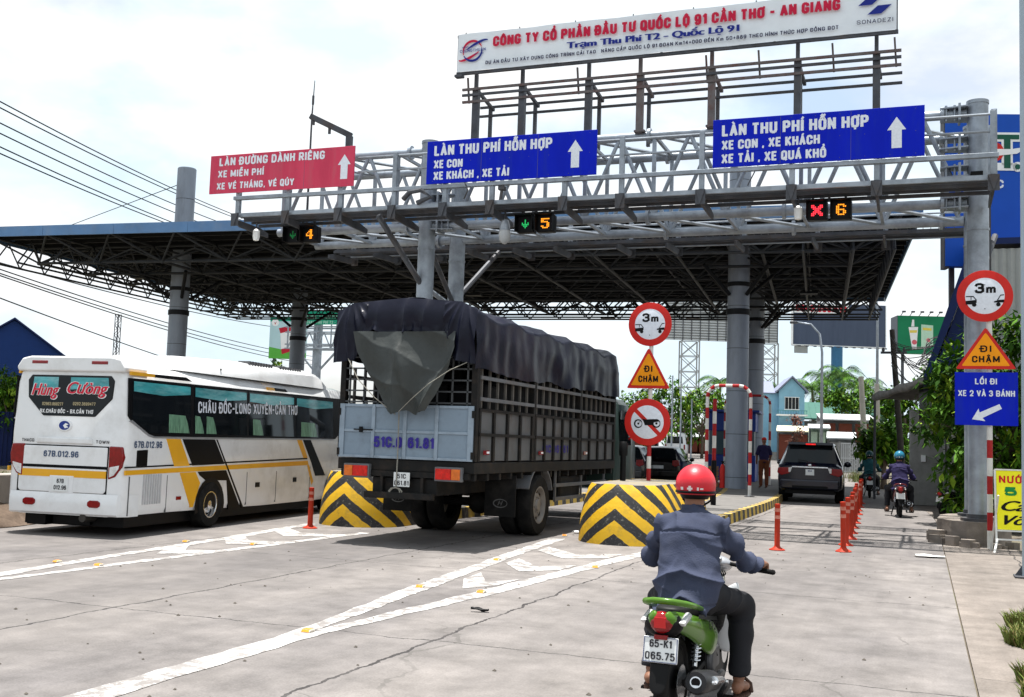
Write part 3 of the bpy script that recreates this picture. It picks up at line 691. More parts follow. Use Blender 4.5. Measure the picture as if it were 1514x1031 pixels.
# ---------------------------------------------------------------- lane signals
led = {'d': mat('led_dim_green', (.01, .10, .03), .4, emit=(.02, .5, .12), estr=.10), 'r': mat('led_red', (.3, .01, .01), .4, emit=(1, .03, .05), estr=1.3), 'g': mat('led_green', (.02, .2, .05), .4, emit=(.03, .85, .22), estr=.35),
       'a': mat('led_amber', (.4, .12, .01), .4, emit=(1, .30, .015), estr=.95)}
BITS = {'X': ['11...11', '111.111', '.11111.', '..111..', '.11111.', '111.111', '11...11'],
        'V': ['...1...', '...1...', '.1.1.1.', '.11111.', '..111..', '...1...'],
        '4': ['...11.', '..111.', '.1.11.', '1..11.', '111111', '...11.', '...11.'],
        '5': ['111111', '11....', '11111.', '....11', '....11', '11..11', '.1111.'],
        '6': ['.1111.', '11..11', '11....', '11111.', '11..11', '11..11', '.1111.']}
def signal(label, x, z, sym, num, c1):
    o = thing('lane_signal', label, 'traffic signal', (x, 19.6, z), 0, 'lane signals under the gantry')
    MB().box(-.02, .02, .0, .05, .17, .36).box(-.30, -.26, .0, .05, .17, .36).box(.26, .30, 0, .05, .17, .36).build('hanger', galvd, o)
    for sx, ch, c in ((-.205, sym, c1), (.205, num, 'a')):
        hd = MB().box(sx-.18, sx+.18, -.02, .16, -.17, .17).build('housing', black, o, bevel=.02)
        v = MB()
        v.box(sx-.18, sx+.18, -.17, -.021, .155, .17); v.box(sx-.18, sx-.165, -.15, -.021, -.15, .154); v.box(sx+.165, sx+.18, -.15, -.021, -.15, .154)
        v.build('visor', black, hd)
        d = MB(); rows = BITS[ch]; p = .029
        for r, row in enumerate(rows):
            for q, bit in enumerate(row):
                if bit == '1': d.lathe([(.0125, 0), (.0125, .006)], 8, (sx+(q-(len(row)-1)/2)*p, -.030, ((len(rows)-1)/2-r)*p), 'y')
        d.build('led_symbol', led[c], hd)
signal('lane signal with dim green arrow and amber 4, below the red sign', -12.3, 5.72, 'V', '4', 'd')
signal('lane signal with green arrow and amber 5, above the truck', -7.04, 5.74, 'V', '5', 'g')
signal('lane signal with red cross and amber 6', -1.53, 5.76, 'X', '6', 'r')
def flood(label, x, y, z):
    o = thing('flood_light', label, 'lamp', (x, y, z), 0, 'round lamps hung under the gantry walkway')
    MB().tube((0, 0, .28), (0, 0, .62), .02, 8).build('stem', galvd, o)
    MB().lathe([(.02, .3), (.07, .28), (.10, .18), (.11, .08)], 16).build('housing', galv, o, smooth='auto')
    MB().lathe([(.105, .08), (.12, .0), (.10, -.12), (.04, -.18), (.001, -.19)], 16).build('globe', mat('lamp_globe', (.42, .44, .46), .15, 0, .1, 4), o, smooth='auto')
flood('silver globe lamp hanging beside the amber 5 signal', -7.62, 19.45, 5.52)
def camera_box(label, x, y, z):
    o = thing('traffic_camera', label, 'camera', (x, y, z))
    MB().lathe([(.001, -.10), (.06, -.08), (.075, 0), (.075, .12), (.03, .16)], 14).build('dome', white, o, smooth='auto'); MB().tube((0, 0, .15), (0, 0, .30), .018, 6).build('stem', galvd, o)
camera_box('small white dome camera under the red sign end of the gantry', -13.3, 19.4, 5.68)
camera_box('small grey camera tucked beside the red cross signal', -2.05, 19.5, 5.68)
a = thing('camera_arm', 'bent steel arm with small fittings sticking up behind the red lane sign', 'bracket arm', (-11.72, 20.4, 7.62))
MB().bar((0, 0, 0), (0, 0, .42), .12).build('post', galvd, a); b = MB().bar((.05, 0, .42), (-.86, -.25, .86), .09, .12)
b.build('arm', galvd, a, bevel=.006); MB().box(-.45, -.40, -.16, -.12, .46, .62).box(-.80, -.76, -.25, -.21, .66, .82).build('fitting', galvd, a)
a = thing('antenna', 'thin whip antenna on a mast behind the red lane sign', 'antenna', (-12.82, 20.6, 6.0))
MB().path([(0, 0, 0), (0, 0, 2.6), (.03, 0, 3.45)], [.028, .02, .008], 6).build('mast', galvd, a); MB().lathe([(.03, 2.9), (.03, 3.1)], 6, (.012, 0, 0)).build('coil', galvd, a)

# ---------------------------------------------------------------- company banner above the gantry
BB = thing('toll_station_banner', 'long pale banner with red company name on a rusty steel frame above the gantry', 'billboard', (-9.02, 20.0, 7.6))
def bp(mb, name, m, **k): mb.xform(Matrix.Translation(-Vector((-9.02, 20.0, 7.6)))); return mb.build(name, m, BB, **k)
bx0, bx1, bz0, bz1 = -9.02, -.42, 9.09, 9.89
banm = mat('banner_vinyl', (0.72, 0.77, 0.82), .45, 0, .07, 1.3, dirt=(.56, .61, .68), dirt_amt=.5, dirt_scale=.8, bump=.15, bscale=1.5)
def ban(u, v): 
    x = bx0+(bx1-bx0)*u; return (x, 20.0+.012*math.sin(x*3.1)+.008*math.sin(x*7+v*3), bz0+(bz1-bz0)*v)
pnl = bp(MB().grid(ban, 60, 4), 'banner_sheet', banm, smooth=True)
b = MB(); 
for z in (bz0-.02, bz1-.03): b.box(bx0-.03, bx1+.03, 20.03, 20.09, z-.03, z+.03)
for k in range(9): x = bx0+(bx1-bx0)*k/8; b.box(x-.02, x+.02, 20.031, 20.085, bz0, bz1)
b.box(bx0-.05, bx0+.12, 19.98, 20.12, bz0-.10, bz0-.05)
for k in range(8): b.tube((bx0+.15+k*1.19, 20.05, bz1), (bx0+.15+k*1.19, 20.05, bz1+.05), .012, 5)
bp(b, 'panel_frame', galvd)
LX = [-8.70, -7.67, -6.25, -5.19, -3.78, -2.17, -.77]
for i, x in enumerate(LX):
    m = rusty if i in (3, 4) else galvd
    b = MB(); b.box(x-.065, x+.065, 20.25, 20.38, 7.6, 8.82); b.box(x-.035, x+.035, 20.26, 20.33, 8.82, 9.12); b.box(x-.09, x+.12, 20.22, 20.41, 7.62, 7.66); b.bar((x, 20.3, 8.8), (x+.04, 21.2, 8.62), .06)
    bp(b, 'front_leg'.replace('front_', ''), m)
    b = MB(); b.box(x-.05-.03, x-.05+.04, 21.2, 21.27, 7.6, 8.72); bp(b, 'leg', galvd)
for (y, z, m) in ((20.22, 8.78, rusty), (20.22, 8.66, galvd), (20.24, 8.52, rusty), (21.22, 8.70, galvd), (21.2, 8.5, galvd)):
    bp(MB().bar((-8.98, y, z), (-.34, y, z), .04, .05), 'rail', m)
b = MB()
for x in (-8.9, -6.5, -3.9, -2.9, -1.55, -.46): b.bar((x, 20.3, 9.06), (x+.03, 20.34, 8.52), .035)
bp(b, 'hanger', rusty)
txr = mat('banner_red', (.50, .012, .05), .5, 0, .08, 5); txb = mat('banner_blue', (.014, .025, .22), .5, 0, .08, 5); txk = mat('banner_ink', (.03, .03, .07), .5, 0, .1, 5)
yb = 19.955
b = MB().text('CÔNG TY CỔ PHẦN ĐẦU TƯ QUỐC LỘ 91 CẦN THƠ - AN GIANG', (-8.22, yb, 9.545), 6.82, .215, .06); bp(b, 'headline', txr)
b = MB().text('Trạm Thu Phí T2 - Quốc Lộ 91', (-6.63, yb, 9.345), 3.42, .125, .06); bp(b, 'station_name', txb)
b = MB().text('DỰ ÁN ĐẦU TƯ XÂY DỰNG CÔNG TRÌNH CẢI TẠO   NÂNG CẤP QUỐC LỘ 91 ĐOẠN Km14+000 ĐẾN Km 50+889 THEO HÌNH THỨC HỢP ĐỒNG BOT', (-8.37, yb, 9.185), 6.95, .075, .04); bp(b, 'small_print', txk)
def arc(mb, cx, cz, rx, rz, a0, a1, w, n=20, y=yb, rot=0.0):
    vs = []
    for i in range(n+1):
        t = R(a0+(a1-a0)*i/n); ww = w*(.35+.65*math.sin(math.pi*i/n))
        for s in (-.5, .5):
            x, z = (rx+ww*s)*math.cos(t), (rz+ww*s)*math.sin(t)
            vs.append((cx+x*math.cos(rot)-z*math.sin(rot), y, cz+x*math.sin(rot)+z*math.cos(rot)))
    mb.add(vs, [(2*i, 2*i+1, 2*i+3, 2*i+2) for i in range(n)])
b = MB(); arc(b, -8.67, 9.50, .21, .21, 20, 200, .05); arc(b, -8.67, 9.49, .34, .09, 180, 290, .06, rot=.5); b.mt(1)
arc(b, -8.67, 9.50, .21, .21, 205, 375, .05, y=yb-.002); arc(b, -8.65, 9.52, .36, .09, 5, 110, .06, y=yb-.002, rot=.5)
b.text('CUONGTHUAN', (-8.95, yb-.004, 9.48), .57, .062, .02).text('BOND', (-8.9, yb-.004, 9.57), .14, .035, .01).text('GROUP', (-8.62, yb-.004, 9.41), .2, .03, .01); bp(b, 'ellipse_emblem', [txr, txb])
b = MB()
for dx, dz in ((.0, .0), (-.16, .18)):
    x, z = -.92+dx, 9.40+dz
    b.poly([(x, yb, z), (x+.24, yb, z), (x+.42, yb, z+.155), (x+.18, yb, z+.155)])
b.mt(1).text('SONADEZI', (-1.10, yb, 9.235), .62, .075, .005); bp(b, 'parallelogram_emblem', [txb, txk])

# ================================================================== CANOPY
cano = thing('toll_canopy', 'wide dark canopy on round posts with a blue fascia over the toll lanes', 'canopy', (0, 33.8*.945, 1.5*.055), 4.8)
cano.scale = (.945,)*3
CW, CD = 34.0, 19.5
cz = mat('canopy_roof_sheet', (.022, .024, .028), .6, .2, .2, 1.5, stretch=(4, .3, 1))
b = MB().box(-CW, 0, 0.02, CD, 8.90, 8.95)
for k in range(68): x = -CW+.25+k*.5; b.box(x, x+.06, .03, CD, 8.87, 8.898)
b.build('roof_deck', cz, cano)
b = MB()
for k in range(11): x0 = -CW+k*CW/11; b.box(x0+.006, x0+CW/11-.006, -.05, 0.015, 8.60, 8.98)
b.box(0.005, .05, -.05, CD, 8.60, 8.98); b.box(-CW-.05, -CW, -.05, CD, 8.60, 8.98); b.box(-CW, 0, CD+.005, CD+.05, 8.62, 8.98)
b.build('fascia', fascia, cano)
for k in range(22):
    y = .35+k*.88; b = MB().box(-CW+.05, -.02, y-.03, y+.03, 8.74, 8.868).box(-CW+.05, -.02, y-.03, y+.08, 8.72, 8.74); b.build('purlin', dksteel, cano)
bay = 2.75; nxb, nyb = 12, 7; b = MB(); zt, zb = 8.66, 7.80
bxs = [-.55-bay*.5-bay*i for i in range(nxb)]; bys = [1.4+bay*j for j in range(nyb)]
txs = [-.55-bay*i for i in range(nxb+1)]; tys = [.05+bay*j for j in range(nyb+1)]
for y in bys: b.tube((bxs[0], y, zb), (bxs[-1], y, zb), .055, 6)
for x in bxs: b.tube((x, bys[0], zb), (x, bys[-1], zb), .055, 6)
for y in tys: b.tube((txs[0], y, zt), (txs[-1], y, zt), .05, 6)
for x in txs: b.tube((x, tys[0], zt), (x, tys[-1], zt), .05, 6)
for x in bxs:
    for y in bys:
        for sx in (-1, 1):
            for sy in (-1, 1): b.tube((x, y, zb), (x+sx*bay/2, y+sy*bay/2, zt), .038, 6)
for x in bxs: b.ball((x, bys[0], zb), .09, 8)
# deeper inverted truss under the edges seen against the sky
for x in bxs[:-1]:
    for y in (bys[0], bys[2], bys[4], bys[-1]):
        b.tube((x-bay/2, y, zb+.5), (x, y, zb), .03, 5); b.tube((x-bay/2, y, zb+.5), (x-bay, y, zb), .03, 5); b.tube((x-bay/2, y, zb+.5), (x-bay/2, y, zt), .03, 5)
def zig(p, q, n, za, zb_):
    p, q = Vector(p), Vector(q)
    for k in range(n):
        a, m_, c = p.lerp(q, k/n), p.lerp(q, (k+.5)/n), p.lerp(q, (k+1)/n)
        b.tube((a.x, a.y, za), (m_.x, m_.y, zb_), .03, 5); b.tube((m_.x, m_.y, zb_), (c.x, c.y, za), .03, 5)
    b.tube((p.x, p.y, za), (q.x, q.y, za), .042, 5)
for y in (CD-.6, CD-1.5, CD-2.6, CD-4.2): zig((-CW+.3, y, 0), (-.3, y, 0), 22, zb-.12, zt-.1)
for x in (-CW+.5, -CW+1.6, -CW+3.2, -CW+5.0, -.7, -1.9, -3.4): zig((x, .5, 0), (x, CD-.5, 0), 13, zb-.12, zt-.1)
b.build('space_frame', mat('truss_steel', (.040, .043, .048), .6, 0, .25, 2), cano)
PX, PY = (-5.65, -28.2), (5.0, 15.6)
for px in PX:
    for py in PY:
        c = MB().lathe([(.38, -.1), (.38, 12.3), (.365, 12.3), (.36, 12.33)], 28, (px, py, 0)).build('column', colgrey, cano, smooth='auto')
        jr = MB()
        for z in (.5, 2.0, 3.5, 5.0, 6.5, 9.6, 11.0): jr.lathe([(.384, 0), (.384, .018)], 28, (px, py, z))
        jr.build('joint_ring', mat('joint_dark', (.05, .055, .065), .6), c, smooth='auto')
        st = MB()
        for dx in (-1, 1):
            for dy in (-1, 1): st.tube((px+dx*.3, py+dy*.3, 6.9), (px+dx*1.1, py+dy*1.35, zb), .07, 8)
        st.lathe([(.42, 6.2), (.42, 6.4)], 24, (px, py, 0)); st.lathe([(.42, 7.2), (.42, 7.35)], 24, (px, py, 0))
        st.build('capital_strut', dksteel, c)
for i, (x, y) in enumerate(((-3.3, 9.6), (-8.7, 17.8), (-12.8, 17.8), (-29.5, 4.1), (-17, 9.6))):
    l = thing('canopy_lamp', 'small dark lamp hung under the canopy truss', 'lamp', cano.matrix_basis @ Vector((0, 0, 0)) if False else Matrix.Rotation(R(4.8), 4, 'Z') @ Vector((x*.945, y*.945, (zb-.16)*.945+.0825)) + Vector((0, 33.8*.945, 0)), 4.8, 'lamps under the canopy')
    MB().box(-.32, .32, -.2, .2, -.05, .03).build('housing', dksteel, l, bevel=.02); MB().tube((0, 0, .03), (0, 0, .2), .03, 6).build('stem', dksteel, l)
# ================================================================== VEHICLES
buswhite = mat('bus_white', (0.72, 0.73, 0.74), .22, 0, .04, 1.5, coat=.5, dirt=(.40, .385, .36), dirt_amt=.45, dirt_scale=1.6)
busyel = mat('bus_yellow', (0.72, 0.36, 0.02), .3, 0, .05, 2, coat=.4)
busblk = mat('bus_black', (0.005, 0.005, 0.006), .35, 0, .1, 2, spec=.08)
glassd = glass('dark_glass', (0.006, 0.008, 0.010), .04)
tealf = mat('teal_sun_strip', (0.05, 0.30, 0.33), .12, 0, .5, 1.6, coat=.6, dirt=(.35, .62, .66), dirt_amt=.8, dirt_scale=1.1, stretch=(1, .6, 3))
curt = mat('pale_green_curtain', (0.13, 0.26, 0.17), .5, 0, .45, 7, coat=.5, stretch=(1, 4, .8))
plated = mat('plate_white', (.68, .70, .70), .4, 0, .06, 8); platek = mat('plate_ink', (.03, .03, .035), .5); plateb = mat('plate_blue_ink', (.03, .05, .16), .5)
silver = mat('silver_trim', (.42, .43, .45), .3, .6, .1, 5)

def wheel(parent, c, r, w, rimr, side, rim_m=chrome, holes=8, name='wheel'):
    """side=+1: outer face towards +x"""
    o = bpy.data.objects.new(name, None); col.objects.link(o); o.parent = parent; o.location = c; o.empty_display_size = .1
    s = side; rr = r
    MB().lathe([(rimr*.98, -w/2), (rr*.93, -w/2), (rr*.985, -w*.38), (rr, -w*.2), (rr, w*.2), (rr*.985, w*.38), (rr*.93, w/2), (rimr*1.02, w/2*.96), (rimr*.98, w*.3)], 32, ax='x', cap=False).build('tyre', rubber, o, smooth='auto')
    b = MB(); x1 = s*w*.42
    b.lathe([(rimr, s*w*.47), (rimr*.93, s*w*.47), (rimr*.86, s*w*.30), (rimr*.80, s*w*.12)], 32, ax='x', cap=False)
    b.lathe([(rimr*.82, s*w*.14), (rimr*.60, s*w*.28), (rimr*.34, s*w*.30), (rimr*.30, s*w*.42), (rimr*.22, s*w*.44), (.001, s*w*.44)], 32, ax='x')
    b.mt(1)
    for k in range(holes):
        a = 6.283*k/holes; b.lathe([(rimr*.12, s*w*.225), (rimr*.12, s*w*.262)], 10, (0, rimr*.68*math.cos(a), rimr*.68*math.sin(a)), 'x')
    b.mt(0)
    for k in range(8):
        a = 6.283*k/8+.2; b.lathe([(rimr*.045, s*w*.3), (rimr*.045, s*w*.36)], 6, (0, rimr*.42*math.cos(a), rimr*.42*math.sin(a)), 'x')
    b.build('rim', [rim_m, black], o, smooth='auto')
    return o
def plate(parent, c, w, h, lines, ink=platek, ex=(1, 0, 0), tilt=0.0):
    x, y, z = c
    o = MB().box(x-w/2, x+w/2, y, y+.012, z-h/2, z+h/2).build('licence_plate', plated, parent, bevel=.004)
    t = MB()
    for body, dz, ww, cap in lines: t.text(body, (x, y-.003, z+dz), ww, cap, .02, align='C')
    t.mt(1); e = .006
    fr = [(x-w/2+e, z-h/2+e), (x+w/2-e, z-h/2+e), (x+w/2-e, z+h/2-e), (x-w/2+e, z+h/2-e)]
    t.build('number', [ink, ink], o)
    return o

# ------------------------------------------------------------------ bus
bus = thing('coach', 'white coach with yellow and black diagonal stripes and red script on its back window', 'bus', (-11.145, 12.0, 0), 6)
HW, BL = .95, 7.9
def bsx(z): return HW if z < 1.42 else HW-(z-1.42)*.055
def bsec(y, ins, top):
    """outline of the coach body at y, from underside east round over the roof"""
    zb = .28 if y < 1.6 else .24
    P = [(.0, zb), (.70, zb), (HW-.03-ins, zb+.02), (HW-ins, zb+.10), (HW-ins, 1.42), (bsx(2.12)-ins, 2.12), (bsx(2.25)-.03-ins, 2.25), (HW-.16-ins, top-.07), (HW-.34-ins, top-.015), (.0, top)]
    full = P+[(-x, z) for x, z in P[-2:0:-1]]
    return [(x, y, z) for x, z in full]
sts = [(.0, .10, 2.36), (.02, .045, 2.40), (.07, .012, 2.43), (.16, 0, 2.44), (1.2, 0, 2.45), (4, 0, 2.46), (7.5, 0, 2.47), (7.8, .04, 2.44), (7.9, .12, 2.36)]
rings = [bsec(y, i, t) for y, i, t in sts]; n = len(rings[0]); b = MB()
b.add([p for r in rings for p in r], [tuple(range(n))[::-1], tuple(range((len(rings)-1)*n, len(rings)*n))]+[(j*n+i, j*n+(i+1) % n, (j+1)*n+(i+1) % n, (j+1)*n+i) for j in range(len(rings)-1) for i in range(n)])
body = b.build('body', buswhite, bus, smooth='auto')
MB().box(-.8, .8, .25, 7.6, .12, .30).box(-.3, .3, .2, .7, .14, .28).build('chassis', blackm, bus)
# moulded tail above the window
b = MB(); b.prism([(-.86, 2.27), (.86, 2.27), (.885, 2.33), (.80, 2.455), (.66, 2.485), (-.66, 2.485), (-.80, 2.455), (-.885, 2.33)], 'y', -.045, .5); tail = b.build('rear_spoiler'.replace('rear_', 'tail_'), buswhite, bus, bevel=.03, seg=3)
for sx in (-.50, .47): MB().box(sx-.13, sx+.13, -.052, -.03, 2.375, 2.42).build('high_brake_light', redlens, tail, bevel=.008)
# back window
RW = [(-.64, 2.22), (.64, 2.22), (.70, 2.15), (.68, 1.90), (.42, 1.645), (-.42, 1.645), (-.68, 1.90), (-.70, 2.15)]
rw = MB().prism(RW, 'y', -.012, .05).build('back_window', glassd, bus, bevel=.01)
MB().prism([(-.60, 2.19), (-.2, 2.19), (-.2, 2.03), (-.62, 1.99)], 'y', -.0145, -.0125).prism([(.0, 2.19), (.60, 2.19), (.62, 2.05), (.0, 2.02)], 'y', -.0145, -.0125).build('tinted_strip', tealf, rw)
t = MB(); t.text('Hùng', (-.64, -.017, 1.93), .48, .17, .075, shear=.35).text('Cưòng', (-.06, -.017, 1.96), .69, .17, .075, shear=.35)
t.mt(1); t.text('Hùng', (-.625, -.021, 1.935), .45, .16, .035, shear=.35).text('Cưòng', (-.045, -.021, 1.965), .66, .16, .035, shear=.35)
t.bar((.285, -.022, 2.045), (.315, -.022, 2.075), .012, .002)
t.mt(2); t.text('02963.868277', (-.44, -.017, 1.79), .34, .045, .02).text('0292.3899477', (.06, -.017, 1.80), .36, .045, .02)
t.mt(0); t.text('BX.CHÂU ĐỐC - BX.CẦN THƠ', (-.47, -.017, 1.685), .86, .055, .02)
t.build('window_lettering', [white, mat('script_red', (.55, .02, .05), .4), mat('old_gold', (.42, .36, .22), .5)], rw)
# hatch, stripes and lamps on the back
def rear(name, m, *polys, y=-.006, parent=bus, bev=0):
    b = MB()
    for p in polys: b.prism(p, 'y', y, .03)
    return b.build(name, m, parent, bevel=bev)
htc = rear('engine_hatch', buswhite, [(-.72, .585), (.62, .585), (.66, .62), (.66, 1.23), (-.76, 1.23), (-.76, .62)], y=-.012, bev=.02)
rear('hatch_shadow_gap', blackm, [(-.775, .57), (.675, .57), (.675, 1.243), (-.775, 1.243)], y=-.003)
rear('stripe', busyel, [(-.755, .80), (.655, .80), (.655, .90), (-.755, .90)], y=-.0145)
rear('stripe', busblk, [(-.755, .925), (.655, .925), (.655, .965), (-.755, .965)], y=-.0145)
MB().prism([(-.50, 1.26), (.42, 1.26), (.40, 1.35), (-.48, 1.35)], 'y', -.03, .03).build('grab_recess', buswhite, bus, bevel=.025, seg=3)
em = MB().lathe([(.001, -.022), (.105, -.022), (.115, -.01), (.115, .02)], 28, (-.05, 0, 1.515), 'y', (1, .72)).build('oval_emblem', white, bus, smooth='auto')
t = MB().lathe([(.001, -.025), (.088, -.0245)], 28, (-.05, 0, 1.515), 'y', (1, .72)); t.mt(1).poly([(-.03, -.027, 1.55), (.02, -.027, 1.53), (-.02, -.027, 1.515), (.02, -.027, 1.49), (-.04, -.027, 1.475), (-.07, -.027, 1.515)]); t.build('emblem_mark', [mat('emblem_blue', (.02, .04, .22), .3), white], em)
t = MB().text('THACO', (-.74, -.008, 1.275), .20, .045, .03).text('TOWN', (.46, -.008, 1.28), .21, .045, .03); t.mt(1).text('67B.012.96', (-.36, -.018, 1.075), .56, .085, .03)
t.build('tail_lettering', [mat('badge_grey', (.08, .08, .085), .3, .5), mat('stencil_blue', (.06, .09, .16), .5)], bus)
plate(bus, (-.05, -.03, .70), .25, .20, [('67B', .015, .11, .06), ('012.96', -.075, .20, .06)])
MB().box(-.24, .15, -.02, 0, .58, .82).build('plate_recess', buswhite, bus, bevel=.02)
for s in (-1, 1):
    tl = MB().prism([(s*.68, 1.25), (s*.89, 1.245), (s*.915, 1.1), (s*.895, .97), (s*.80, .83), (s*.685, .79)], 'y', -.018, .12).build('tail_light', redlens, bus, bevel=.02, seg=3)
    MB().prism([(s*.71, .96), (s*.86, .99), (s*.85, .94), (s*.78, .85), (s*.71, .82)], 'y', -.024, -.015).build('reversing_lens', clrlens, tl, bevel=.008)
    MB().prism([(s*.52-.10, .475), (s*.52-.10, .425), (s*.52-.06, .40), (s*.52+.06, .40), (s*.52+.10, .425), (s*.52+.10, .475), (s*.52+.06, .50), (s*.52-.06, .50)], 'y', -.065, -.02).build('fog_reflector', redlens, bus, bevel=.01)
b = MB(); bs = []
for z, o_ in ((.285, .0), (.31, .035), (.42, .05), (.52, .045), (.585, .01)):
    bs.append([(-HW-.004, .35, z), (-HW-.004+.0, .12, z), (-HW+.09, -o_*.6, z), (-HW+.25, -o_, z), (HW-.25, -o_, z), (HW-.09, -o_*.6, z), (HW+.004, .12, z), (HW+.004, .35, z)])
b.add([p for r in bs for p in r], [(j*8+i, j*8+i+1, j*8+i+9, j*8+i+8) for j in range(4) for i in range(7)]); b.build('bumper', buswhite, bus, smooth='auto')
MB().path([(.32, .35, .24), (.33, -.02, .25)], .055, 12).build('exhaust', mat('exhaust', (.06, .055, .05), .6, .4, .3), bus, smooth='auto')
MB().box(-.65, -.35, .1, .5, .12, .27).tube((-.5, .3, .2), (.1, .3, .2), .06).build('axle_gear', blackm, bus)
# east flank: glass band, livery, vents and wheels
def flank(name, m, *polys, off=.004, parent=bus, bev=0, both=True):
    obs = []
    if len(polys) > 1 and name != 'side_vent':
        for p in polys: obs += flank(name, m, p, off=off, parent=parent, bev=bev, both=both)
        return obs
    for s in ((1, -1) if both else (1,)):
        b = MB()
        for p in polys:
            pts = [(s*(bsx(z)+off), y, z) for y, z in p]; inn = [(s*(bsx(z)-.02), y, z) for y, z in p]; k = len(p)
            b.add(pts+inn, [tuple(range(k)), tuple(range(k, 2*k))[::-1]]+[(i, (i+1) % k, k+(i+1) % k, k+i) for i in range(k)])
        obs.append(b.build(name, m, parent, bevel=bev))
    return obs
flank('window_surround', busblk, [(.02, 2.20), (.02, 1.68), (.10, 1.58), (.50, 1.43), (.64, 1.40), (6.95, 1.43), (7.3, 1.6), (7.3, 2.24)], off=.003)
flank('belt_trim', silver, [(.05, 1.60), (.48, 1.405), (.64, 1.375), (6.9, 1.405), (6.9, 1.43), (.64, 1.40), (.50, 1.43), (.09, 1.62)], off=.007)
panes = [(.10, 1.60), (1.70, 3.34), (3.42, 5.12), (5.20, 6.85)]
for i, (a, c) in enumerate(panes):
    q = [(a, 2.17), (a, 1.62), (.55, 1.445), (c, 1.445), (c, 2.17)] if i == 0 else [(a, 2.18), (a, 1.45), (c, 1.45), (c, 2.18)]
    for s, p in zip((1, -1), flank('window_pane', glassd, q, off=.006)):
        def on(mm, name, poly, off=.009):
            b = MB(); b.poly([(s*(bsx(z)+off), y, z) for y, z in poly]); b.build(name, mm, p)
        on(tealf, 'sun_strip', [(a+.02, 2.16), (a+.02, 2.02), ((a+c)/2, 1.99), (c-.02, 2.04), (c-.02, 2.16)])
        cv = [[(1.0, 1.56)], [(1.72, 1.98), (2.05, 2.36)], [(3.55, 3.92)], [(5.4, 6.1)]][i]
        for a2, c2 in cv: on(curt, 'curtain', [(a2, 1.46), (c2, 1.46), (c2-.05, 1.6), (c2-.12, 1.72), (a2, 1.73)])
flank('stripe', busyel, [(.0, .86), (5.78, .93), (5.74, 1.01), (.0, .925)])
flank('stripe', busblk, [(.0, .955), (5.72, 1.04), (5.70, 1.065), (.0, .975)])
flank('diagonal_stripe', busyel, [(.95, 1.37), (1.33, 1.37), (1.62, .97), (1.20, .965)], [(5.24, 1.395), (5.44, 1.395), (5.72, 1.065), (5.55, 1.062)], [(1.36, .868), (1.80, .873), (1.95, .70), (1.78, .34), (1.70, .34)], [(5.80, .93), (5.72, .925), (5.95, .55), (6.02, .62)], off=.005)
flank('diagonal_stripe', busblk, [(1.38, 1.37), (2.32, 1.373), (2.66, .985), (1.70, .972)], [(2.36, 1.373), (2.40, 1.373), (3.36, .25), (3.30, .25)], [(1.86, .874), (2.72, .885), (3.26, .25), (2.85, .25), (2.75, .72), (2.1, .74), (1.92, .82)], [(5.49, 1.396), (5.82, 1.40), (6.55, .72), (6.1, .72), (5.9, .97)], off=.005)
flank('fuel_door', busblk, [(.24, 1.20), (.50, 1.21), (.50, .985), (.24, .98)], off=.006)
flank('panel_gap', mat('gap_grey', (.12, .12, .12), .7), *[[(y, .30), (y+.012, .30), (y+.012, .84), (y, .84)] for y in (-.0+.10, 1.03, 3.42, 4.48)], [(5.85, .3), (5.862, .3), (5.862, .9), (5.85, .9)], off=.0045)
flank('side_vent', mat('vent_grey', (.45, .45, .46), .5), *[[(.43+k*.06, .44), (.46+k*.06, .44), (.46+k*.06, .86), (.43+k*.06, .86)] for k in range(8)], off=.012)
flank('hatch_latch', black, [(3.73, .66), (3.87, .66), (3.87, .58), (3.73, .58)], [(5.15, .71), (5.28, .71), (5.28, .63), (5.15, .63)], off=.012)
flank('marker_light', redlens, [(1.30, .52), (1.42, .52), (1.42, .47), (1.30, .47)], off=.014)
tl = MB().text('CHÂU ĐỐC-LONG XUYÊN-CẦN THƠ', (bsx(1.85)+.012, 1.80, 1.775), 3.42, .175, .022, ex=(0, 1, .022), ez=(-.055, 0, 1)); tl.build('side_lettering', retro, bus)
tl = MB().text('67B.012.96', (HW+.008, .16, 1.235), .68, .095, .03, ex=(0, 1, 0)); tl.build('side_number', MATS['stencil_blue'], bus)
for y in (2.26, 6.95):
    for s in (-1, 1):
        b = MB()
        for k in range(12):
            a0, a1 = math.pi*(k/12)*1.16-.25, math.pi*((k+1)/12)*1.16-.25
            b.add([(s*(HW+.010), y+.44*math.cos(a0), .34+.44*math.sin(a0)), (s*(HW+.010), y+.44*math.cos(a1), .34+.44*math.sin(a1)), (s*(HW+.010), y, .34)], [(0, 1, 2)])
        b.build('wheel_arch', blackm, bus)
        wheel(bus, (s*(HW-.10), y, .36), .36, .26, .205, s)
# roof pod with air-conditioning louvres
b = MB(); pr = []
for y, w, z in ((1.05, .62, 2.44), (1.25, .66, 2.56), (1.7, .70, 2.645), (3.2, .74, 2.70), (6.0, .74, 2.74), (6.5, .70, 2.70), (7.0, .62, 2.48)):
    pr.append([(w+.12, y, 2.40), (w+.08, y, z-.12), (w-.04, y, z-.03), (w-.2, y, z), (-w+.2, y, z), (-w+.04, y, z-.03), (-w-.08, y, z-.12), (-w-.12, y, 2.40)])
b.add([p for r in pr for p in r], [(j*8+i, j*8+i+1, j*8+i+9, j*8+i+8) for j in range(6) for i in range(7)]+[tuple(range(8))[::-1], tuple(range(48, 56))])
pod = b.build('roof_pod', buswhite, bus, smooth='auto')
b = MB()
for k in range(18):
    y = 3.7+k*.10+(.25 if k > 8 else 0); b.box(.52, .74, y, y+.045, 2.66, 2.725)
b.build('louvre', mat('louvre_grey', (.10, .10, .105), .6), pod)
b = MB()
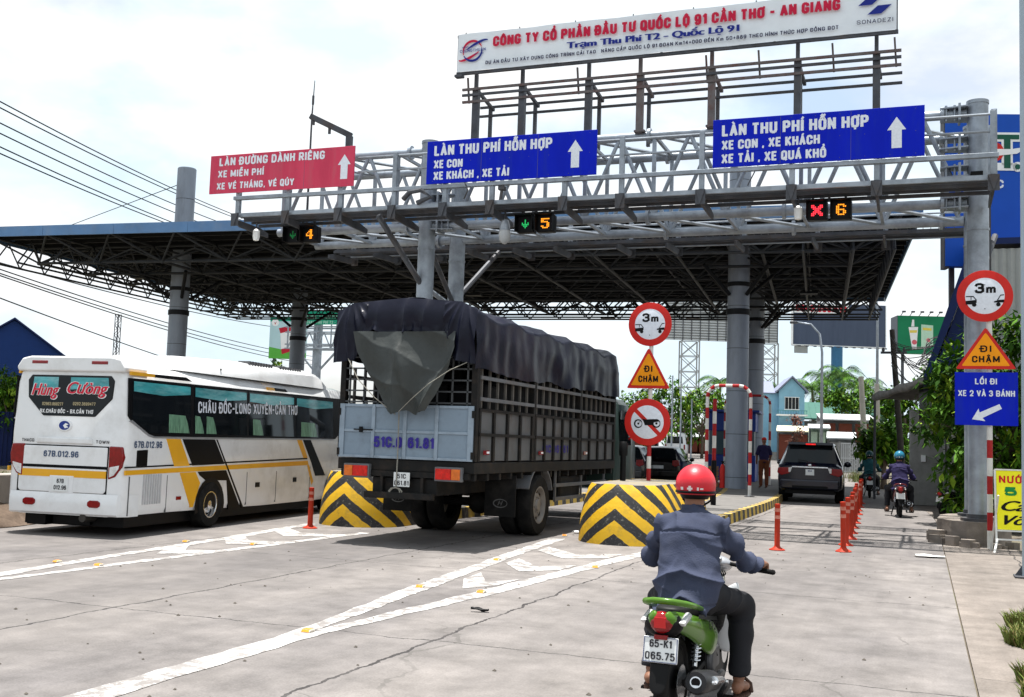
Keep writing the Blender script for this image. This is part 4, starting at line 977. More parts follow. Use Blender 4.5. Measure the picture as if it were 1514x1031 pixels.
for y in (2.6, 3.4, 4.2, 5.0, 5.8): b.lathe([(.018, 0), (.018, .012)], 8, (.822, y, 2.50), 'x')
b.build('pod_screw', blackm, pod)
flank('roof_stripe', busyel, [(.05, 2.29), (.62, 2.29), (.62, 2.245), (.05, 2.24)], [(4.05, 2.30), (4.3, 2.30), (4.35, 2.25), (4.1, 2.25)], off=.012)
flank('roof_stripe', busblk, [(.66, 2.29), (1.45, 2.30), (1.62, 2.245), (.66, 2.245)], [(4.34, 2.30), (4.75, 2.30), (4.85, 2.25), (4.39, 2.25)], off=.012)
MB().box(-.9, .9, 7.9, 7.93, 1.2, 2.2).build('windscreen', glassd, bus)
for s in (-1, 1): MB().path([(s*.85, 7.9, 2.3), (s*1.1, 8.15, 2.25), (s*1.12, 8.15, 1.9)], .025, 6).box(s*1.12-.1, s*1.12+.1, 8.12, 8.2, 1.5, 1.9).build('wing_mirror', blackm, bus)

# ------------------------------------------------------------------ truck
TX, TY = -6.815, 13.8
trk = thing('cargo_truck', 'cage-sided cargo truck with a grey blue tailgate under a dark blue tarpaulin', 'truck', (TX, TY, 0))
tgate = mat('tailgate_paint', (0.20, 0.26, 0.325), .5, .0, .10, 2.5, dirt=(.09, .105, .125), dirt_amt=.6, dirt_scale=2.5, coat=.1)
tgate2 = mat('tailgate_frame', (0.25, 0.31, 0.375), .5, .0, .10, 2.5, dirt=(.10, .115, .13), dirt_amt=.55, dirt_scale=3)
tside = mat('side_panel_paint', (0.11, 0.113, 0.117), .55, .1, .15, 2.0, dirt=(.10, .075, .06), dirt_amt=.7, dirt_scale=2.5)
tdark = mat('truck_dark_frame', (0.008, 0.008, 0.008), .65, 0, .3, 3, spec=.2, dirt=(.05, .034, .024), dirt_amt=.5, dirt_scale=4)
trail = mat('truck_grey_rail', (0.13, 0.135, 0.145), .55, .1, .15, 3, dirt=(.13, .10, .08), dirt_amt=.6)
TW = 1.045; TL = 7.35
b = MB().box(-TW-.02, TW+.02, .02, TL, 1.03, 1.19)
for k in range(16): b.box(-TW, TW, .1+k*.47, .18+k*.47, .93, 1.03)
b.build('bed', tdark, trk, bevel=.01)
b = MB()
for s in (-1, 1): b.box(s*.40-.04, s*.40+.04, .1, 9.0, .70, .93)
for y in (.3, 1.6, 4.2, 6.2): b.box(-.4, .4, y, y+.1, .74, .9)
b.box(-.5, .5, .05, .12, .72, .93).box(-TW+.05, TW-.05, .0, .10, .95, 1.03)
b.build('chassis', tdark, trk)
gate = MB().box(-TW, TW, .0, .03, 1.20, 1.965).build('tailgate', tgate, trk)
b = MB(); xs = [-TW, -.50, .0, .49, TW]
for i, x in enumerate(xs): w = .04 if i in (0, 4) else .028; xx = min(max(x, -TW+w), TW-w); b.box(xx-w, xx+w, -.022, -.001, 1.20, 1.965)
for z in (1.22, 1.585, 1.945): b.box(-TW+.08, -.53, -.019, -.001, z-.02, z+.02).box(-.47, -.03, -.019, -.001, z-.02, z+.02).box(.03, .46, -.019, -.001, z-.02, z+.02).box(.52, TW-.08, -.019, -.001, z-.02, z+.02)
b.build('gate_ribs', tgate2, gate, bevel=.006)
b = MB().box(-.71, -.66, -.045, -.02, 1.56, 1.64).tube((-.80, -.03, 1.6), (-.5, -.03, 1.6), .01, 6); b.build('latch', blackm, gate)
b = MB()
for s in (-1, 1):
    for z in (1.28, 1.85): b.box(s*(TW+.0)-.02, s*(TW)+.02, -.03, .05, z-.05, z+.05)
b.build('gate_hinge', tdark, gate)
tnum = mat('number_violet', (.035, .025, .22), .5)
MB().text('51C.0', (-.475, -.024, 1.355), .44, .155, .05).text('61.81', (.06, -.024, 1.355), .40, .155, .05).build('number', tnum, gate)
for s in (-1, 1):                                   # flanks in three sections
    for k, (a, c) in enumerate(((.16, 2.36), (2.50, 4.85), (4.98, 7.2))):
        x = s*TW; pn = MB().box(min(x, x-s*.03), max(x, x-s*.03), a, c, 1.21, 1.92).build('side_panel', tside, trk)
        b = MB(); m_ = 4 if k != 1 else 5
        for i in range(m_+1): y = a+(c-a)*i/m_; b.box(min(x+s*.003, x+s*.035), max(x+s*.003, x+s*.035), y-.035, y+.035, 1.20, 1.93)
        b.build('panel_ribs', tdark, pn)
        b = MB().box(min(x+s*.036, x+s*.055), max(x+s*.036, x+s*.055), a-.05, c+.05, 1.555, 1.60).box(min(x+s*.002, x+s*.04), max(x+s*.002, x+s*.04), a-.04, c+.04, 1.90, 1.94); b.build('side_rail', trail if False else tdark, pn)
        b = MB()
        for z in (2.075, 2.375): b.box(min(x, x+s*.04), max(x, x+s*.04), a-.02, c+.02, z-.025, z+.025)
        b.build('cage_rail', trail, trk)
        b = MB()
        for i in range(7): y = a+(c-a)*(i+.5)/7; b.box(min(x-s*.05, x-s*.02), max(x-s*.05, x-s*.02), y-.022, y+.022, 1.95, 2.5)
        b.build('cage_slat', mat('old_wood', (.12, .11, .10), .8, 0, .2, 5), trk)
        if s > 0: rf = MB().box(x+.037, x+.046, a+.14, a+.34, 1.30, 1.36).build('reflector', [redlens, white][0], pn); MB().box(x+.047, x+.050, a+.24, a+.34, 1.315, 1.345).build('white_half', white, rf)
        if s > 0 and k == 1: MB().text('51C.061.81', (x+.006, a+.42, 1.33), 1.35, .13, .05, ex=(0, 1, 0)).build('side_number', tnum, pn)
    for y in (.06, 2.43, 4.915, 7.25): MB().box(s*TW-.055 if s > 0 else s*TW-.03, s*TW+.03 if s > 0 else s*TW+.055, y-.05, y+.05, 1.2, 2.9).build('stake_post', tdark, trk)
MB().box(-TW+.05, TW-.05, TL-.12, TL-.06, 1.2, 3.1).build('bulkhead', tdark, trk)
b = MB()
for i in range(9): x = -TW+.12+i*(2*TW-.24)/8; b.bar((x, .03, 1.97), (x, .03, 2.75), .022)
for z in (2.0, 2.16, 2.32, 2.48, 2.64): b.bar((-TW+.05, .03, z), (TW-.05, .03, z), .022)
b.build('tail_cage', mat('cage_bar', (.07, .075, .08), .6), trk)
b = MB().box(-TW+.08, TW-.08, .7, TL-.2, 1.195, 1.9)
for k in range(13):
    for x in (-.62, 0, .62): b.box(x-.30, x+.30, .72+k*.49, .72+k*.49+.47, 1.901, 2.30+random.uniform(0, .35))
b.build('cargo', mat('dark_filler', (.010, .010, .011), .8), trk, bevel=.05)  # unseen load added in dark colour, so no light shows through the cage
b = MB()
for y in (.1, 1.5, 2.9, 4.3, 5.7, 7.1): b.path([(-TW, y, 2.6), (-TW, y, 3.18), (-.7, y, 3.3), (0, y, 3.38), (.7, y, 3.3), (TW, y, 3.18), (TW, y, 2.6)], .02, 6)
b.build('tarp_hoop', tdark, trk)
tarpm = mat('tarpaulin_navy', (0.007, 0.008, 0.018), .36, 0, .25, 1.5, bump=.22, bscale=7, spec=.17, dirt=(.02, .02, .03), dirt_amt=.4, dirt_scale=1.5)
flapm = mat('tarpaulin_grey', (0.036, 0.041, 0.040), .42, 0, .2, 3, bump=.2, bscale=20, spec=.3)
prof = [(-1.10, 2.60), (-1.09, 2.9), (-1.06, 3.20), (-.92, 3.31), (-.5, 3.40), (0, 3.46), (.5, 3.40), (.92, 3.33), (1.06, 3.24), (1.095, 2.95), (1.10, 2.46)]
def pf(u):
    t = u*(len(prof)-1); i = min(int(t), len(prof)-2); f = t-i
    f = f*f*(3-2*f)*.35+f*.65
    return prof[i][0]*(1-f)+prof[i+1][0]*f, prof[i][1]*(1-f)+prof[i+1][1]*f
def fold(x, y, z, s): return mnoise.noise(Vector((x*s, y*s, z*s)))
def crease(t): return 1-abs(math.sin(t))**.7
def tarp(u, v):
    y = -.10+(TL+.2)*v; x, z = pf(u); side = max(0, 1-(z-2.46)/.55) if abs(x) > 1 else 0
    sag = .035*math.cos((y-.1)/1.4*6.283)*(1 if z > 3.1 else .25)
    zz = z+sag+.03*fold(x*2, y*1.2, 0, 1.4)+.018*fold(x*3, y*3, 3, 1.5)
    xx = x+math.copysign(1, x)*(.03*fold(0, y*2.2, z*.8, 1.3)+.055*side*fold(0, y*1.1+z*.7, z*.5, 1.0)+.022*fold(0, y*2.6-z*1.5, z*1.8, 1)+.012*side*(crease(y*3.2+z*1.2+2*fold(0, y*.7, z*.5, 1))-.4)+.012*(crease(y*1.1-z*2.2+3*fold(0, y*.5, z, 1))-.4))*min(1, abs(x))
    if u > .98: zz += .02*math.sin(y*2.6)+.03*fold(0, y, 9, 1.4)
    if u < .1 and y > 1.2: zz -= .62*(1-u/.1)*min(1, (y-1.2)/.8)  # far side hangs lower, added to shut out light seen through the cage
    if v > .97: zz -= .12*(v-.97)/.03*(1 if z > 3 else 0)
    return (xx, y, zz)
tp = MB().grid(tarp, 60, 150); 
tpo = tp.build('tarpaulin', tarpm, trk, smooth=True)
def crease(t): return 1-abs(math.sin(t))**.7
def hood(u, v):                # gathered end of the sheet at the back
    x = -1.10+2.2*u; ztop = 3.475-.075*abs(x)**1.1-.10*max(0, abs(x)-.85)/.25; zl = 2.97+.035*math.sin(x*9)+.02*math.sin(x*23) if abs(x) < .66 else 2.97-min(1, (abs(x)-.66)/.12)*.36-(abs(x)-.66)*.16
    z = ztop+(zl-ztop)*v
    bulge = -.105-.05*math.sin(math.pi*min(1, v*1.15))*(1-.35*abs(x))
    ang = math.atan2(z-3.55, x-math.copysign(.9, x)*(abs(x) > .5)) if abs(x) > .5 else x*4
    g = -.075*v**.8*crease(x*(8+2*math.sin(x*3+1))+.5*fold(x*2, 0, z, 1))+.06*(.15+v)*fold(x*1.8, 0, z*.8, 1.4)-(.06*crease(ang*9+x*2)*min(1, v*3) if abs(x) > .6 else 0)-.06*max(0, v-.7)/.3*crease(x*15+fold(x, 0, 0, 3)*2)
    return (x, bulge+g, z)
MB().grid(hood, 200, 40).build('gathered_end', tarpm, tpo, smooth=True)
def flap(u, v):
    lx = [(-.78, 0), (-.70, .25), (-.42, .65), (-.20, .96), (-.17, 1)]; rx = [(.80, 0), (.82, .2), (.74, .42), (.55, .8), (.40, 1)]
    def L(l):
        for (a, s), (c, e) in zip(l[:-1], l[1:]):
            if v <= e: return a+(c-a)*(v-s)/(e-s)
        return l[-1][0]
    x = L(lx)+(L(rx)-L(lx))*u; z = 2.99-(1.14+.03*math.sin(u*11))*v-.10*math.sin(math.pi*u)*(v > .9)*0
    y = -.17-.03*math.sin(math.pi*v)-.10*(.3+v)*crease(u*5.2+v*1.4+.8*fold(x, 0, z*.6, 1.2)+.5)+.09*fold(x*1.6, 0, z*1.1, 1.5)-.03*crease((u*4-v*7)+fold(x*2, 0, z, 1))+.10*math.exp(-((u-.42-.1*v)/.08)**2)*-1*math.sin(math.pi*min(1, v*1.1))
    return (x, y, z)
MB().grid(flap, 90, 70).build('hanging_flap', flapm, tpo, smooth=True)
ropem = mat('rope', (.24, .23, .20), .9, 0, .2, 30)
b = MB().path([(.98, -.16, 2.56), (.80, -.33, 2.44), (.55, -.46, 2.24), (.28, -.44, 2.02), (.06, -.34, 1.86), (-.06, -.09, 1.80)], .006, 6).path([(-.06, -.09, 1.82), (-.07, -.06, 1.2), (-.075, -.06, .80)], .009, 6).path([(-.85, -.2, 2.6), (-.62, -.3, 2.3), (-.35, -.30, 2.05), (-.08, -.16, 1.82)], .007, 5)
lp = [(-.075+.09*math.sin(k*.7)*(1+.2*math.sin(k)), -.08, .74+.06*math.cos(k*.7)) for k in range(18)]; b.path(lp, .010, 5)
b.build('rope', ropem, trk)
for s, xc in ((-1, -.72), (1, .71)):
    h_ = MB().box(xc-.205, xc+.205, -.06, .03, .915, 1.115).build('tail_lamp', trail, trk, bevel=.012)
    MB().box(xc-.185 if s > 0 else xc-.05, xc+.05 if s > 0 else xc+.185, -.078, -.058, .94, 1.09).build('stop_lens', mat('lit_red_lens', (.55, .01, .008), .15, 0, .3, 22, coat=.6), h_, bevel=.006)
    MB().box(xc+.055 if s > 0 else xc-.185, xc+.185 if s > 0 else xc-.055, -.078, -.058, .94, 1.09).build('turn_lens', amblens, h_, bevel=.006)
plate(trk, (.0, -.05, .915), .25, .20, [('51C', .015, .13, .065), ('061.81', -.08, .22, .065)])
MB().box(-.56, .50, -.10, .0, .645, .735).build('bumper_bar', tdark, trk, bevel=.01)
MB().box(-.35, -.31, -.02, .06, .7, .95).box(.28, .32, -.02, .06, .7, .95).build('bumper_bracket', tdark, trk)
for s in (-1, 1):
    fl = MB().box(s*.86-.26, s*.86+.24, 1.60, 1.62, .36, .98).build('mudflap', rubber, trk)
    b = MB(); arc(b, s*.86, .56, .11, .06, 0, 360, .02, 24, y=1.592); b.text('H', (s*.86, 1.592, .53), .09, .07, .02, align='C', shear=.4); b.build('oval_mark', mat('flap_mark', (.10, .10, .10), .7), fl)
    fd = MB()
    for k in range(9):
        a0, a1 = R(25+k*15), R(25+(k+1)*15)
        fd.prism([(2.87-.64*math.cos(a0), .50+.64*math.sin(a0)), (2.87-.64*math.cos(a1), .50+.64*math.sin(a1)), (2.87-.61*math.cos(a1), .50+.61*math.sin(a1)), (2.87-.61*math.cos(a0), .50+.61*math.sin(a0))], 'x', s*.70, s*1.06)
    fd.build('fender', trail, trk)
    wheel(trk, (s*.93, 2.87, .49), .49, .25, .30, s, mat('wheel_steel', (.20, .19, .18), .6, .3, .2), 8)
    wheel(trk, (s*.63, 2.87, .49), .49, .25, .30, s, MATS['wheel_steel'], 8)
    wheel(trk, (s*.90, 7.9, .49), .49, .26, .30, s, MATS['wheel_steel'], 8)
    b = MB()
    for z in (.55, .78): b.box(s*1.0-.02, s*1.0+.02, 3.75, 6.9, z-.03, z+.03)
    for y in (3.8, 5.3, 6.8): b.box(s*1.0-.03, s*1.0-.0, y, y+.05, .5, 1.03)
    b.build('side_guard', trail, trk)
MB().tube((-.8, 2.87, .49), (.8, 2.87, .49), .07).ball((0, 2.87, .49), .2, 12, (1, .9, 1)).tube((0, 2.9, .55), (0, 6.5, .75), .05).build('drive_axle', tdark, trk, smooth='auto')
MB().box(.45, .95, 4.2, 5.4, .5, .93).box(-.95, -.45, 4.2, 5.0, .5, .93).build('fuel_tank', tdark, trk, bevel=.05, seg=3)
cab = MB()
cs = []
for y, w, t in ((7.5, 1.0, 2.35), (7.6, 1.04, 2.45), (8.6, 1.04, 2.45), (9.05, 1.02, 2.2), (9.25, 1.0, 1.5)):
    cs.append([(w, y, .62), (w, y, 1.45), (w-.06, y, t-.12), (w-.18, y, t), (-w+.18, y, t), (-w+.06, y, t-.12), (-w, y, 1.45), (-w, y, .62)])
cab.add([p for r in cs for p in r], [(j*8+i, j*8+(i+1) % 8, j*8+8+(i+1) % 8, j*8+8+i) for j in range(4) for i in range(8)]+[tuple(range(8))[::-1], tuple(range(32, 40))])
cbo = cab.build('cab', mat('cab_dark_green', (.03, .05, .045), .35, 0, .1, 2, coat=.3), trk, smooth='auto')
for s in (-1, 1):
    MB().prism([(7.8, 1.5), (8.7, 1.5), (8.5, 2.2), (7.8, 2.2)], 'x', s*1.03, s*1.045).build('cab_window', glassd, cbo)
    MB().path([(s*1.03, 8.7, 2.2), (s*1.25, 8.95, 2.2), (s*1.25, 8.95, 1.7)], .016, 6).box(s*1.27-.10, s*1.27+.10, 8.92, 8.97, 1.6, 2.05).build('wing_mirror', blackm, cbo)

# ------------------------------------------------------------------ cars
def loft_car(name, label, cat, loc, rz, paint, st, glass_rows, group=None, belt=None):
    """st: stations (y, half width, sill z, belt z, roof z, roof half width); glass between belt and roof for station pairs in glass_rows"""
    o = thing(name, label, cat, loc, rz, group); bd = MB(); gl = MB()
    rs = []
    for y, w, zs, zb, zr, wr in st:
        P = [(w*.86, zs), (w*.98, zs+.10), (w, (zs+zb)/2), (w*.985, zb), (wr, zr-.05*min(1, (zr-zb)*4)), (wr-.10, zr), (0, zr+.015)]
        rs.append([(x, y, z) for x, z in P]+[(-x, y, z) for x, z in P[-2::-1]])
    n = len(rs[0])
    for j in range(len(rs)-1):
        for i in range(n-1):
            q = [rs[j][i], rs[j][i+1], rs[j+1][i+1], rs[j+1][i]]
            isg = (i in (3, n-5) and j in glass_rows['side']) or (i in (4, 5, 6, 7) and j in glass_rows['end'])
            (gl if isg else bd).add(q, [(0, 1, 2, 3)])
        bd.add([rs[j][0], rs[j][-1], rs[j+1][-1], rs[j+1][0]], [(0, 1, 2, 3)])
    bd.poly(rs[0]); bd.poly(rs[-1])
    bd.build('body', paint, o, smooth='auto', weld=True); gl.build('window', glassd, o, smooth='auto', weld=True)
    return o
navy = mat('navy_car_paint', (.005, .007, .017), .22, .2, .1, 2, coat=.8); carblk = mat('black_car_paint', (.003, .003, .004), .25, .1, .1, 2, coat=.35); vanw = mat('van_white', (.70, .72, .74), .3, 0, .05, 2, coat=.4)
suv = loft_car('suv', 'dark navy SUV stopped at the toll booth beyond the orange bollards', 'car', (-3.02, 32.6, 0), 3.0, navy,
    [(.0, .84, .42, 1.02, 1.06, .70), (.06, .89, .38, 1.05, 1.10, .74), (.22, .915, .34, 1.07, 1.16, .76), (.52, .92, .32, 1.08, 1.66, .66), (.62, .92, .32, 1.08, 1.72, .67), (1.55, .92, .32, 1.06, 1.76, .69), (1.62, .92, .32, 1.06, 1.76, .69), (2.6, .92, .32, 1.04, 1.74, .69), (2.68, .92, .32, 1.04, 1.74, .69), (3.2, .92, .34, 1.03, 1.66, .67), (3.75, .91, .36, 1.02, 1.10, .70), (4.5, .86, .40, .92, .96, .64), (4.65, .78, .45, .80, .84, .6)],
    {'side': (4, 6, 8, 9), 'end': (2, 9)})
MB().prism([(-.64, 1.68), (.64, 1.68), (.62, 1.76), (-.62, 1.76)], 'y', .38, .62).build('roof_spoiler', navy, suv, bevel=.015)
MB().box(-.14, .14, .365, .385, 1.685, 1.725).build('high_brake_light', mat('lit_lens', (.6, .015, .01), .2, 0, .2, 20, emit=(1, .02, .02), estr=.35), suv)
for s in (-1, 1):
    tl = MB().prism([(s*.52, 1.02), (s*.90, 1.0), (s*.925, .86), (s*.80, .78), (s*.58, .84)], 'y', -.03, .3).build('tail_light', redlens, suv, bevel=.02); MB().prism([(s*.50, 1.03), (s*.60, 1.01), (s*.60, .88), (s*.55, .88)], 'y', -.04, -.02).build('clear_lens', clrlens, tl)
    wheel(suv, (s*.80, .95, .37), .37, .24, .24, s, silver, 6); wheel(suv, (s*.80, 3.75, .37), .37, .24, .24, s, silver, 6)
    MB().ball((s*1.02, 2.95, 1.12), .12, 10, (1, .7, .75)).bar((s*.9, 2.95, 1.07), (s*1.0, 2.95, 1.09), .05).build('wing_mirror', navy, suv, smooth=True)
    MB().box(s*.60-.10, s*.60+.10, -.035, 0, .60, .65).build('reflector', redlens, suv)
MB().prism([(-.52, 1.015), (.52, 1.015), (.50, 1.055), (-.50, 1.055)], 'y', -.035, .02).build('chrome_strip', chrome, suv, bevel=.01)
MB().box(-.82, .82, -.06, .2, .40, .68).build('bumper', navy, suv, bevel=.05, seg=3); MB().box(-.5, .5, -.065, 0, .44, .50).build('bumper_insert', blackm, suv)
MB().box(-.7, .7, .1, 4.2, .26, .42).build('underbody', blackm, suv)
plate(suv, (.0, -.045, .89), .24, .17, [('51A', .015, .11, .05), ('123.08', -.065, .2, .05)] if False else [('65A', .015, .11, .05), ('', 0, .2, .05)][:1], plateb)
MB().ball((0, -.03, 1.09), .06, 10, (1, .3, .7)).build('badge', chrome, suv, smooth=True); MB().bar((-.05, .18, 1.2), (-.35, .2, 1.24), .02).build('rear_wiper'.replace('rear_', ''), blackm, suv)
def sedan(label, loc, rz, paint, hatch=True):
    c = loft_car('hatchback', label, 'car', loc, rz, paint,
        [(.0, .74, .40, .86, .90, .60), (.08, .80, .32, .92, .97, .66), (.25, .83, .28, .95, 1.04, .66), (.62, .84, .26, .96, 1.42, .56), (.72, .84, .26, .96, 1.46, .57), (1.5, .84, .26, .95, 1.50, .59), (1.56, .84, .26, .95, 1.50, .59), (2.35, .84, .26, .93, 1.47, .59), (2.41, .84, .26, .93, 1.46, .58), (2.9, .84, .28, .92, 1.16, .58), (3.2, .83, .28, .92, .98, .62), (3.8, .78, .32, .80, .84, .56), (3.95, .68, .38, .66, .70, .5)],
        {'side': (4, 6, 8), 'end': (2, 8)})
    for s in (-1, 1):
        MB().prism([(s*.55, .98), (s*.79, 1.0), (s*.83, .80), (s*.66, .74), (s*.54, .80)], 'y', -.02, .22).build('tail_light', redlens, c, bevel=.02)
        wheel(c, (s*.74, .72, .31), .31, .2, .2, s, silver, 6); wheel(c, (s*.74, 3.1, .31), .31, .2, .2, s, silver, 6)
        MB().ball((s*.94, 2.4, 1.0), .10, 10, (1, .7, .75)).bar((s*.8, 2.4, .95), (s*.92, 2.4, .97), .04).build('wing_mirror', paint, c, smooth=True)
    MB().box(-.74, .74, -.05, .2, .34, .60).build('bumper', paint, c, bevel=.05, seg=3)
    MB().box(-.22, .22, -.055, -.03, .66, .78).build('licence_plate', plated, c)
    MB().box(-.6, .6, .1, 3.7, .2, .36).build('underbody', blackm, c)
    return c
sedan('black hatchback in the truck lane just right of the red and white sign post', (-9.35, 40.6, 0), 3, carblk)
sedan('dark grey hatchback mostly hidden between the truck and the motorcycle ban sign', (-10.2, 38.4, 0), 4, mat('grey_car_paint', (.05, .052, .056), .25, .5, .1, 2, coat=.7))
van = loft_car('minibus', 'white minibus far down the road under the motorcycle ban sign', 'van', (-19.3, 90, gz(90)), 9, vanw,
    [(.0, .84, .40, 1.15, 1.98, .74), (.05, .90, .34, 1.17, 2.06, .80), (.3, .92, .32, 1.17, 2.12, .82), (1.9, .92, .32, 1.17, 2.14, .82), (3.3, .92, .32, 1.15, 2.12, .82), (4.3, .91, .32, 1.12, 1.45, .70), (4.9, .85, .4, .85, .9, .6)], {'side': (2, 3), 'end': ()})
MB().prism([(-.66, 1.22), (.66, 1.22), (.60, 1.80), (-.60, 1.80)], 'y', -.03, .05).build('back_window', glassd, van)
for s in (-1, 1):
    MB().box(s*.78-.06, s*.78+.06, -.03, .05, .72, 1.12).build('tail_light', redlens, van); wheel(van, (s*.8, 1.0, .34), .34, .2, .2, s, silver, 6); wheel(van, (s*.8, 4.0, .34), .34, .2, .2, s, silver, 6)
MB().box(-.86, .86, -.10, .1, .36, .58).build('bumper', vanw, van, bevel=.04); MB().box(-.25, .25, -.035, 0, .78, .92).build('licence_plate', plated, van); MB().box(-.45, .45, -.11, -.09, .28, .36).build('step', blackm, van)
# ================================================================== ROAD FURNITURE
def banded(mb, x, y, z0, z1, r, step, first=0, n=12):
    z = z0; k = first
    while z < z1-1e-4: zz = min(z+step, z1); mb.mt(k % 2).tube((x, y, z), (x, y, zz), r, n); z = zz; k += 1
def disc(parent, name, c, r, m, t=.012, n=40): return MB().lathe([(r*.97, 0), (r, .003), (r, t), (r*.97, t)], n, c, 'y').build(name, m, parent, smooth='auto')
def width_sign(post, cx, cz, r, y):
    s = disc(post, 'width_limit_sign', (cx, y, cz), r, regred)
    disc(s, 'white_face', (cx, y-.004, cz), r*.70, retro, .006)
    t = MB().text('3', (cx-.09*r/.4*1.6, y-.008, cz+.04*r/.4), .13*r/.4, .16*r/.4, .05).text('m', (cx+.02, y-.008, cz+.04*r/.4), .13*r/.4, .14*r/.4, .05)
    k = r/.4
    def P(*q): t.poly([(cx+a*k, y-.008, cz+b*k) for a, b in q])
    P((-.27, -.13), (-.14, -.13), (-.115, -.10), (-.115, -.06), (-.27, -.075)); P((-.27, .0), (-.16, .0), (-.115, -.06), (-.13, -.06), (-.165, -.015), (-.27, -.015)); P((-.20, -.06), (-.19, -.06), (-.19, .0), (-.20, .0))
    P((.13, -.105), (.27, -.105), (.27, -.06), (.20, -.065), (.13, -.085)); P((.17, -.07), (.185, -.07), (.225, .0), (.27, .005), (.27, .02), (.22, .015))
    for sx in (-.15, .19): t.lathe([(.032*k, 0), (.032*k, -.002)], 12, (cx+sx*k, y-.0082, cz-.135*k), 'y')
    for sz in (.17, -.2): t.lathe([(.008*k, 0), (.008*k, -.004)], 6, (cx, y-.008, cz+sz*k), 'y')
    t.build('symbol', black, s)
def slow_sign(post, cx, z0, z1, hw, y):
    def tri(k): 
        cz = z0+(z1-z0)*.36; return [(cx+(x-cx)*k, cz+(z-cz)*k) for x, z in ((cx-hw, z0), (cx-hw+.02, z0-.015), (cx+hw-.02, z0-.015), (cx+hw, z0), (cx+.025, z1-.02), (cx, z1), (cx-.025, z1-.02))]
    s = MB().prism(tri(1), 'y', y, y+.012).build('slow_sign', regred, post)
    f = MB().prism(tri(.80), 'y', y-.004, y).build('yellow_face', ambery, s)
    h = z1-z0
    MB().text('ĐI', (cx, y-.008, z0+h*.40), hw*.36, h*.165, .035, align='C').text('CHẬM', (cx, y-.008, z0+h*.14), hw*.92, h*.165, .035, align='C').build('lettering', black, f)
sp = thing('sign_post', 'red and white post carrying a no motorcycle sign, on the striped barrier', 'road sign', (-4.42, 18.5, .9), 0, 'toll lane sign posts')
b = MB(); banded(b, 0, 0, 0, .62, .038, .21, 0); b.mt(1).tube((0, 0, .62), (0, 0, 3.05), .038, 12).mt(1); b.build('post', [redpost, cream], sp)
width_sign(sp, -.02, 2.72, .385, -.06); slow_sign(sp, -.03, 1.61, 2.29, .375, -.06)
ms = disc(sp, 'motorcycle_ban_sign', (-.03, -.06, 1.01), .405, regred); disc(ms, 'white_face', (-.03, -.064, 1.01), .29, retro, .006)
b = MB(); cx, cz, y = -.03, 1.01, -.069
arc(b, cx-.155, cz-.03, .066, .066, 0, 360, .026, 24, y); arc(b, cx+.165, cz-.02, .064, .064, 0, 360, .030, 24, y)
b.lathe([(.018, 0), (.018, -.002)], 10, (cx-.155, y, cz-.03), 'y').lathe([(.020, 0), (.020, -.002)], 10, (cx+.165, y, cz-.02), 'y')
b.poly([(cx+p, y-.001, cz+q) for p, q in ((-.09, .06), (-.02, .045), (.04, .05), (.12, .055), (.20, .04), (.21, .015), (.12, .0), (.10, -.05), (-.04, -.055), (-.06, .0))])
b.bar((cx-.155, y-.001, cz-.03), (cx-.085, y-.001, cz+.065), .014, .002); b.bar((cx-.09, y-.001, cz+.08), (cx-.06, y-.001, cz+.095), .012, .002)
b.build('motorcycle_symbol', black, ms)
b = MB(); u = Vector((.72, 0, -.69)); v = Vector((.69, 0, .72)); c0 = Vector((cx, y+.0035, cz))
b.poly([c0-u*.295-v*.035, c0+u*.295-v*.035, c0+u*.295+v*.035, c0-u*.295+v*.035]); b.build('ban_bar', regred, ms)
sp2 = thing('sign_post', 'tall roadside post with a blue LỐI ĐI arrow sign below its warning signs', 'road sign', (1.06, 19.62, 0), 0, 'toll lane sign posts')
b = MB(); banded(b, 0, 0, 0, 2.08, .045, .297, 1); b.mt(1).tube((0, 0, 2.08), (0, 0, 4.55), .045, 12); b.build('post', [redpost, cream], sp2)
width_sign(sp2, -.07, 4.18, .435, -.08); slow_sign(sp2, -.06, 2.97, 3.64, .455, -.08)
w_ = MB().box(-.535, .425, -.085, -.073, 2.02, 2.90).build('direction_sign', signblue, sp2, bevel=.004)
b = MB().text('LỐI ĐI', (-.06, -.09, 2.70), .33, .10, .025, align='C').text('XE 2 VÀ 3 BÁNH', (-.055, -.09, 2.50), .86, .10, .025, align='C')
c0 = Vector((-.05, -.09, 2.23)); u = Vector((-.89, 0, -.45)); v = Vector((-.45, 0, .89))
b.poly([c0+u*p+v*q for p, q in ((.25, 0), (.08, -.115), (.095, -.05), (-.24, -.042), (-.24, .042), (.095, .05), (.08, .115))]); b.build('lettering', retro, w_)
for z in (2.25, 2.7, 3.1, 3.9, 4.4): MB().box(-.06, .06, -.075, .055, z-.015, z+.015).build('clamp', galvd, sp2)

def bollard(label, x, y, h=.69, tilt=(0, 0), proto=[None]):
    if proto[0] is None:
        o = thing('flexible_bollard', label, 'bollard', (x, y, 0), 0, 'orange flexible lane bollards'); proto[0] = o
        MB().lathe([(.12, 0), (.12, .012), (.085, .03), (.055, .045), (.042, .07), (.040, .66), (.043, .675), (.040, .69), (.012, .695)], 18).build('post', orange, o, smooth='auto')
        tape = mat('bollard_tape', (.52, .20, .15), .4, 0, .2, 12, dirt=(.4, .07, .03), dirt_amt=.7, dirt_scale=9)
        for z in (.47, .575): MB().lathe([(.0432, z), (.0432, z+.05)], 18).build('reflective_band', tape, o, smooth='auto')
    else: o = copy_tree(proto[0], None, label, (x, y, gz(y)))
    o.rotation_euler = (R(tilt[0]), R(tilt[1]), random.uniform(0, 6)); s = h/.69; o.scale = (1, 1, s); return o
bollard('orange bollard standing alone in the lane between striped nose and bollard row', -2.03, 16.86)
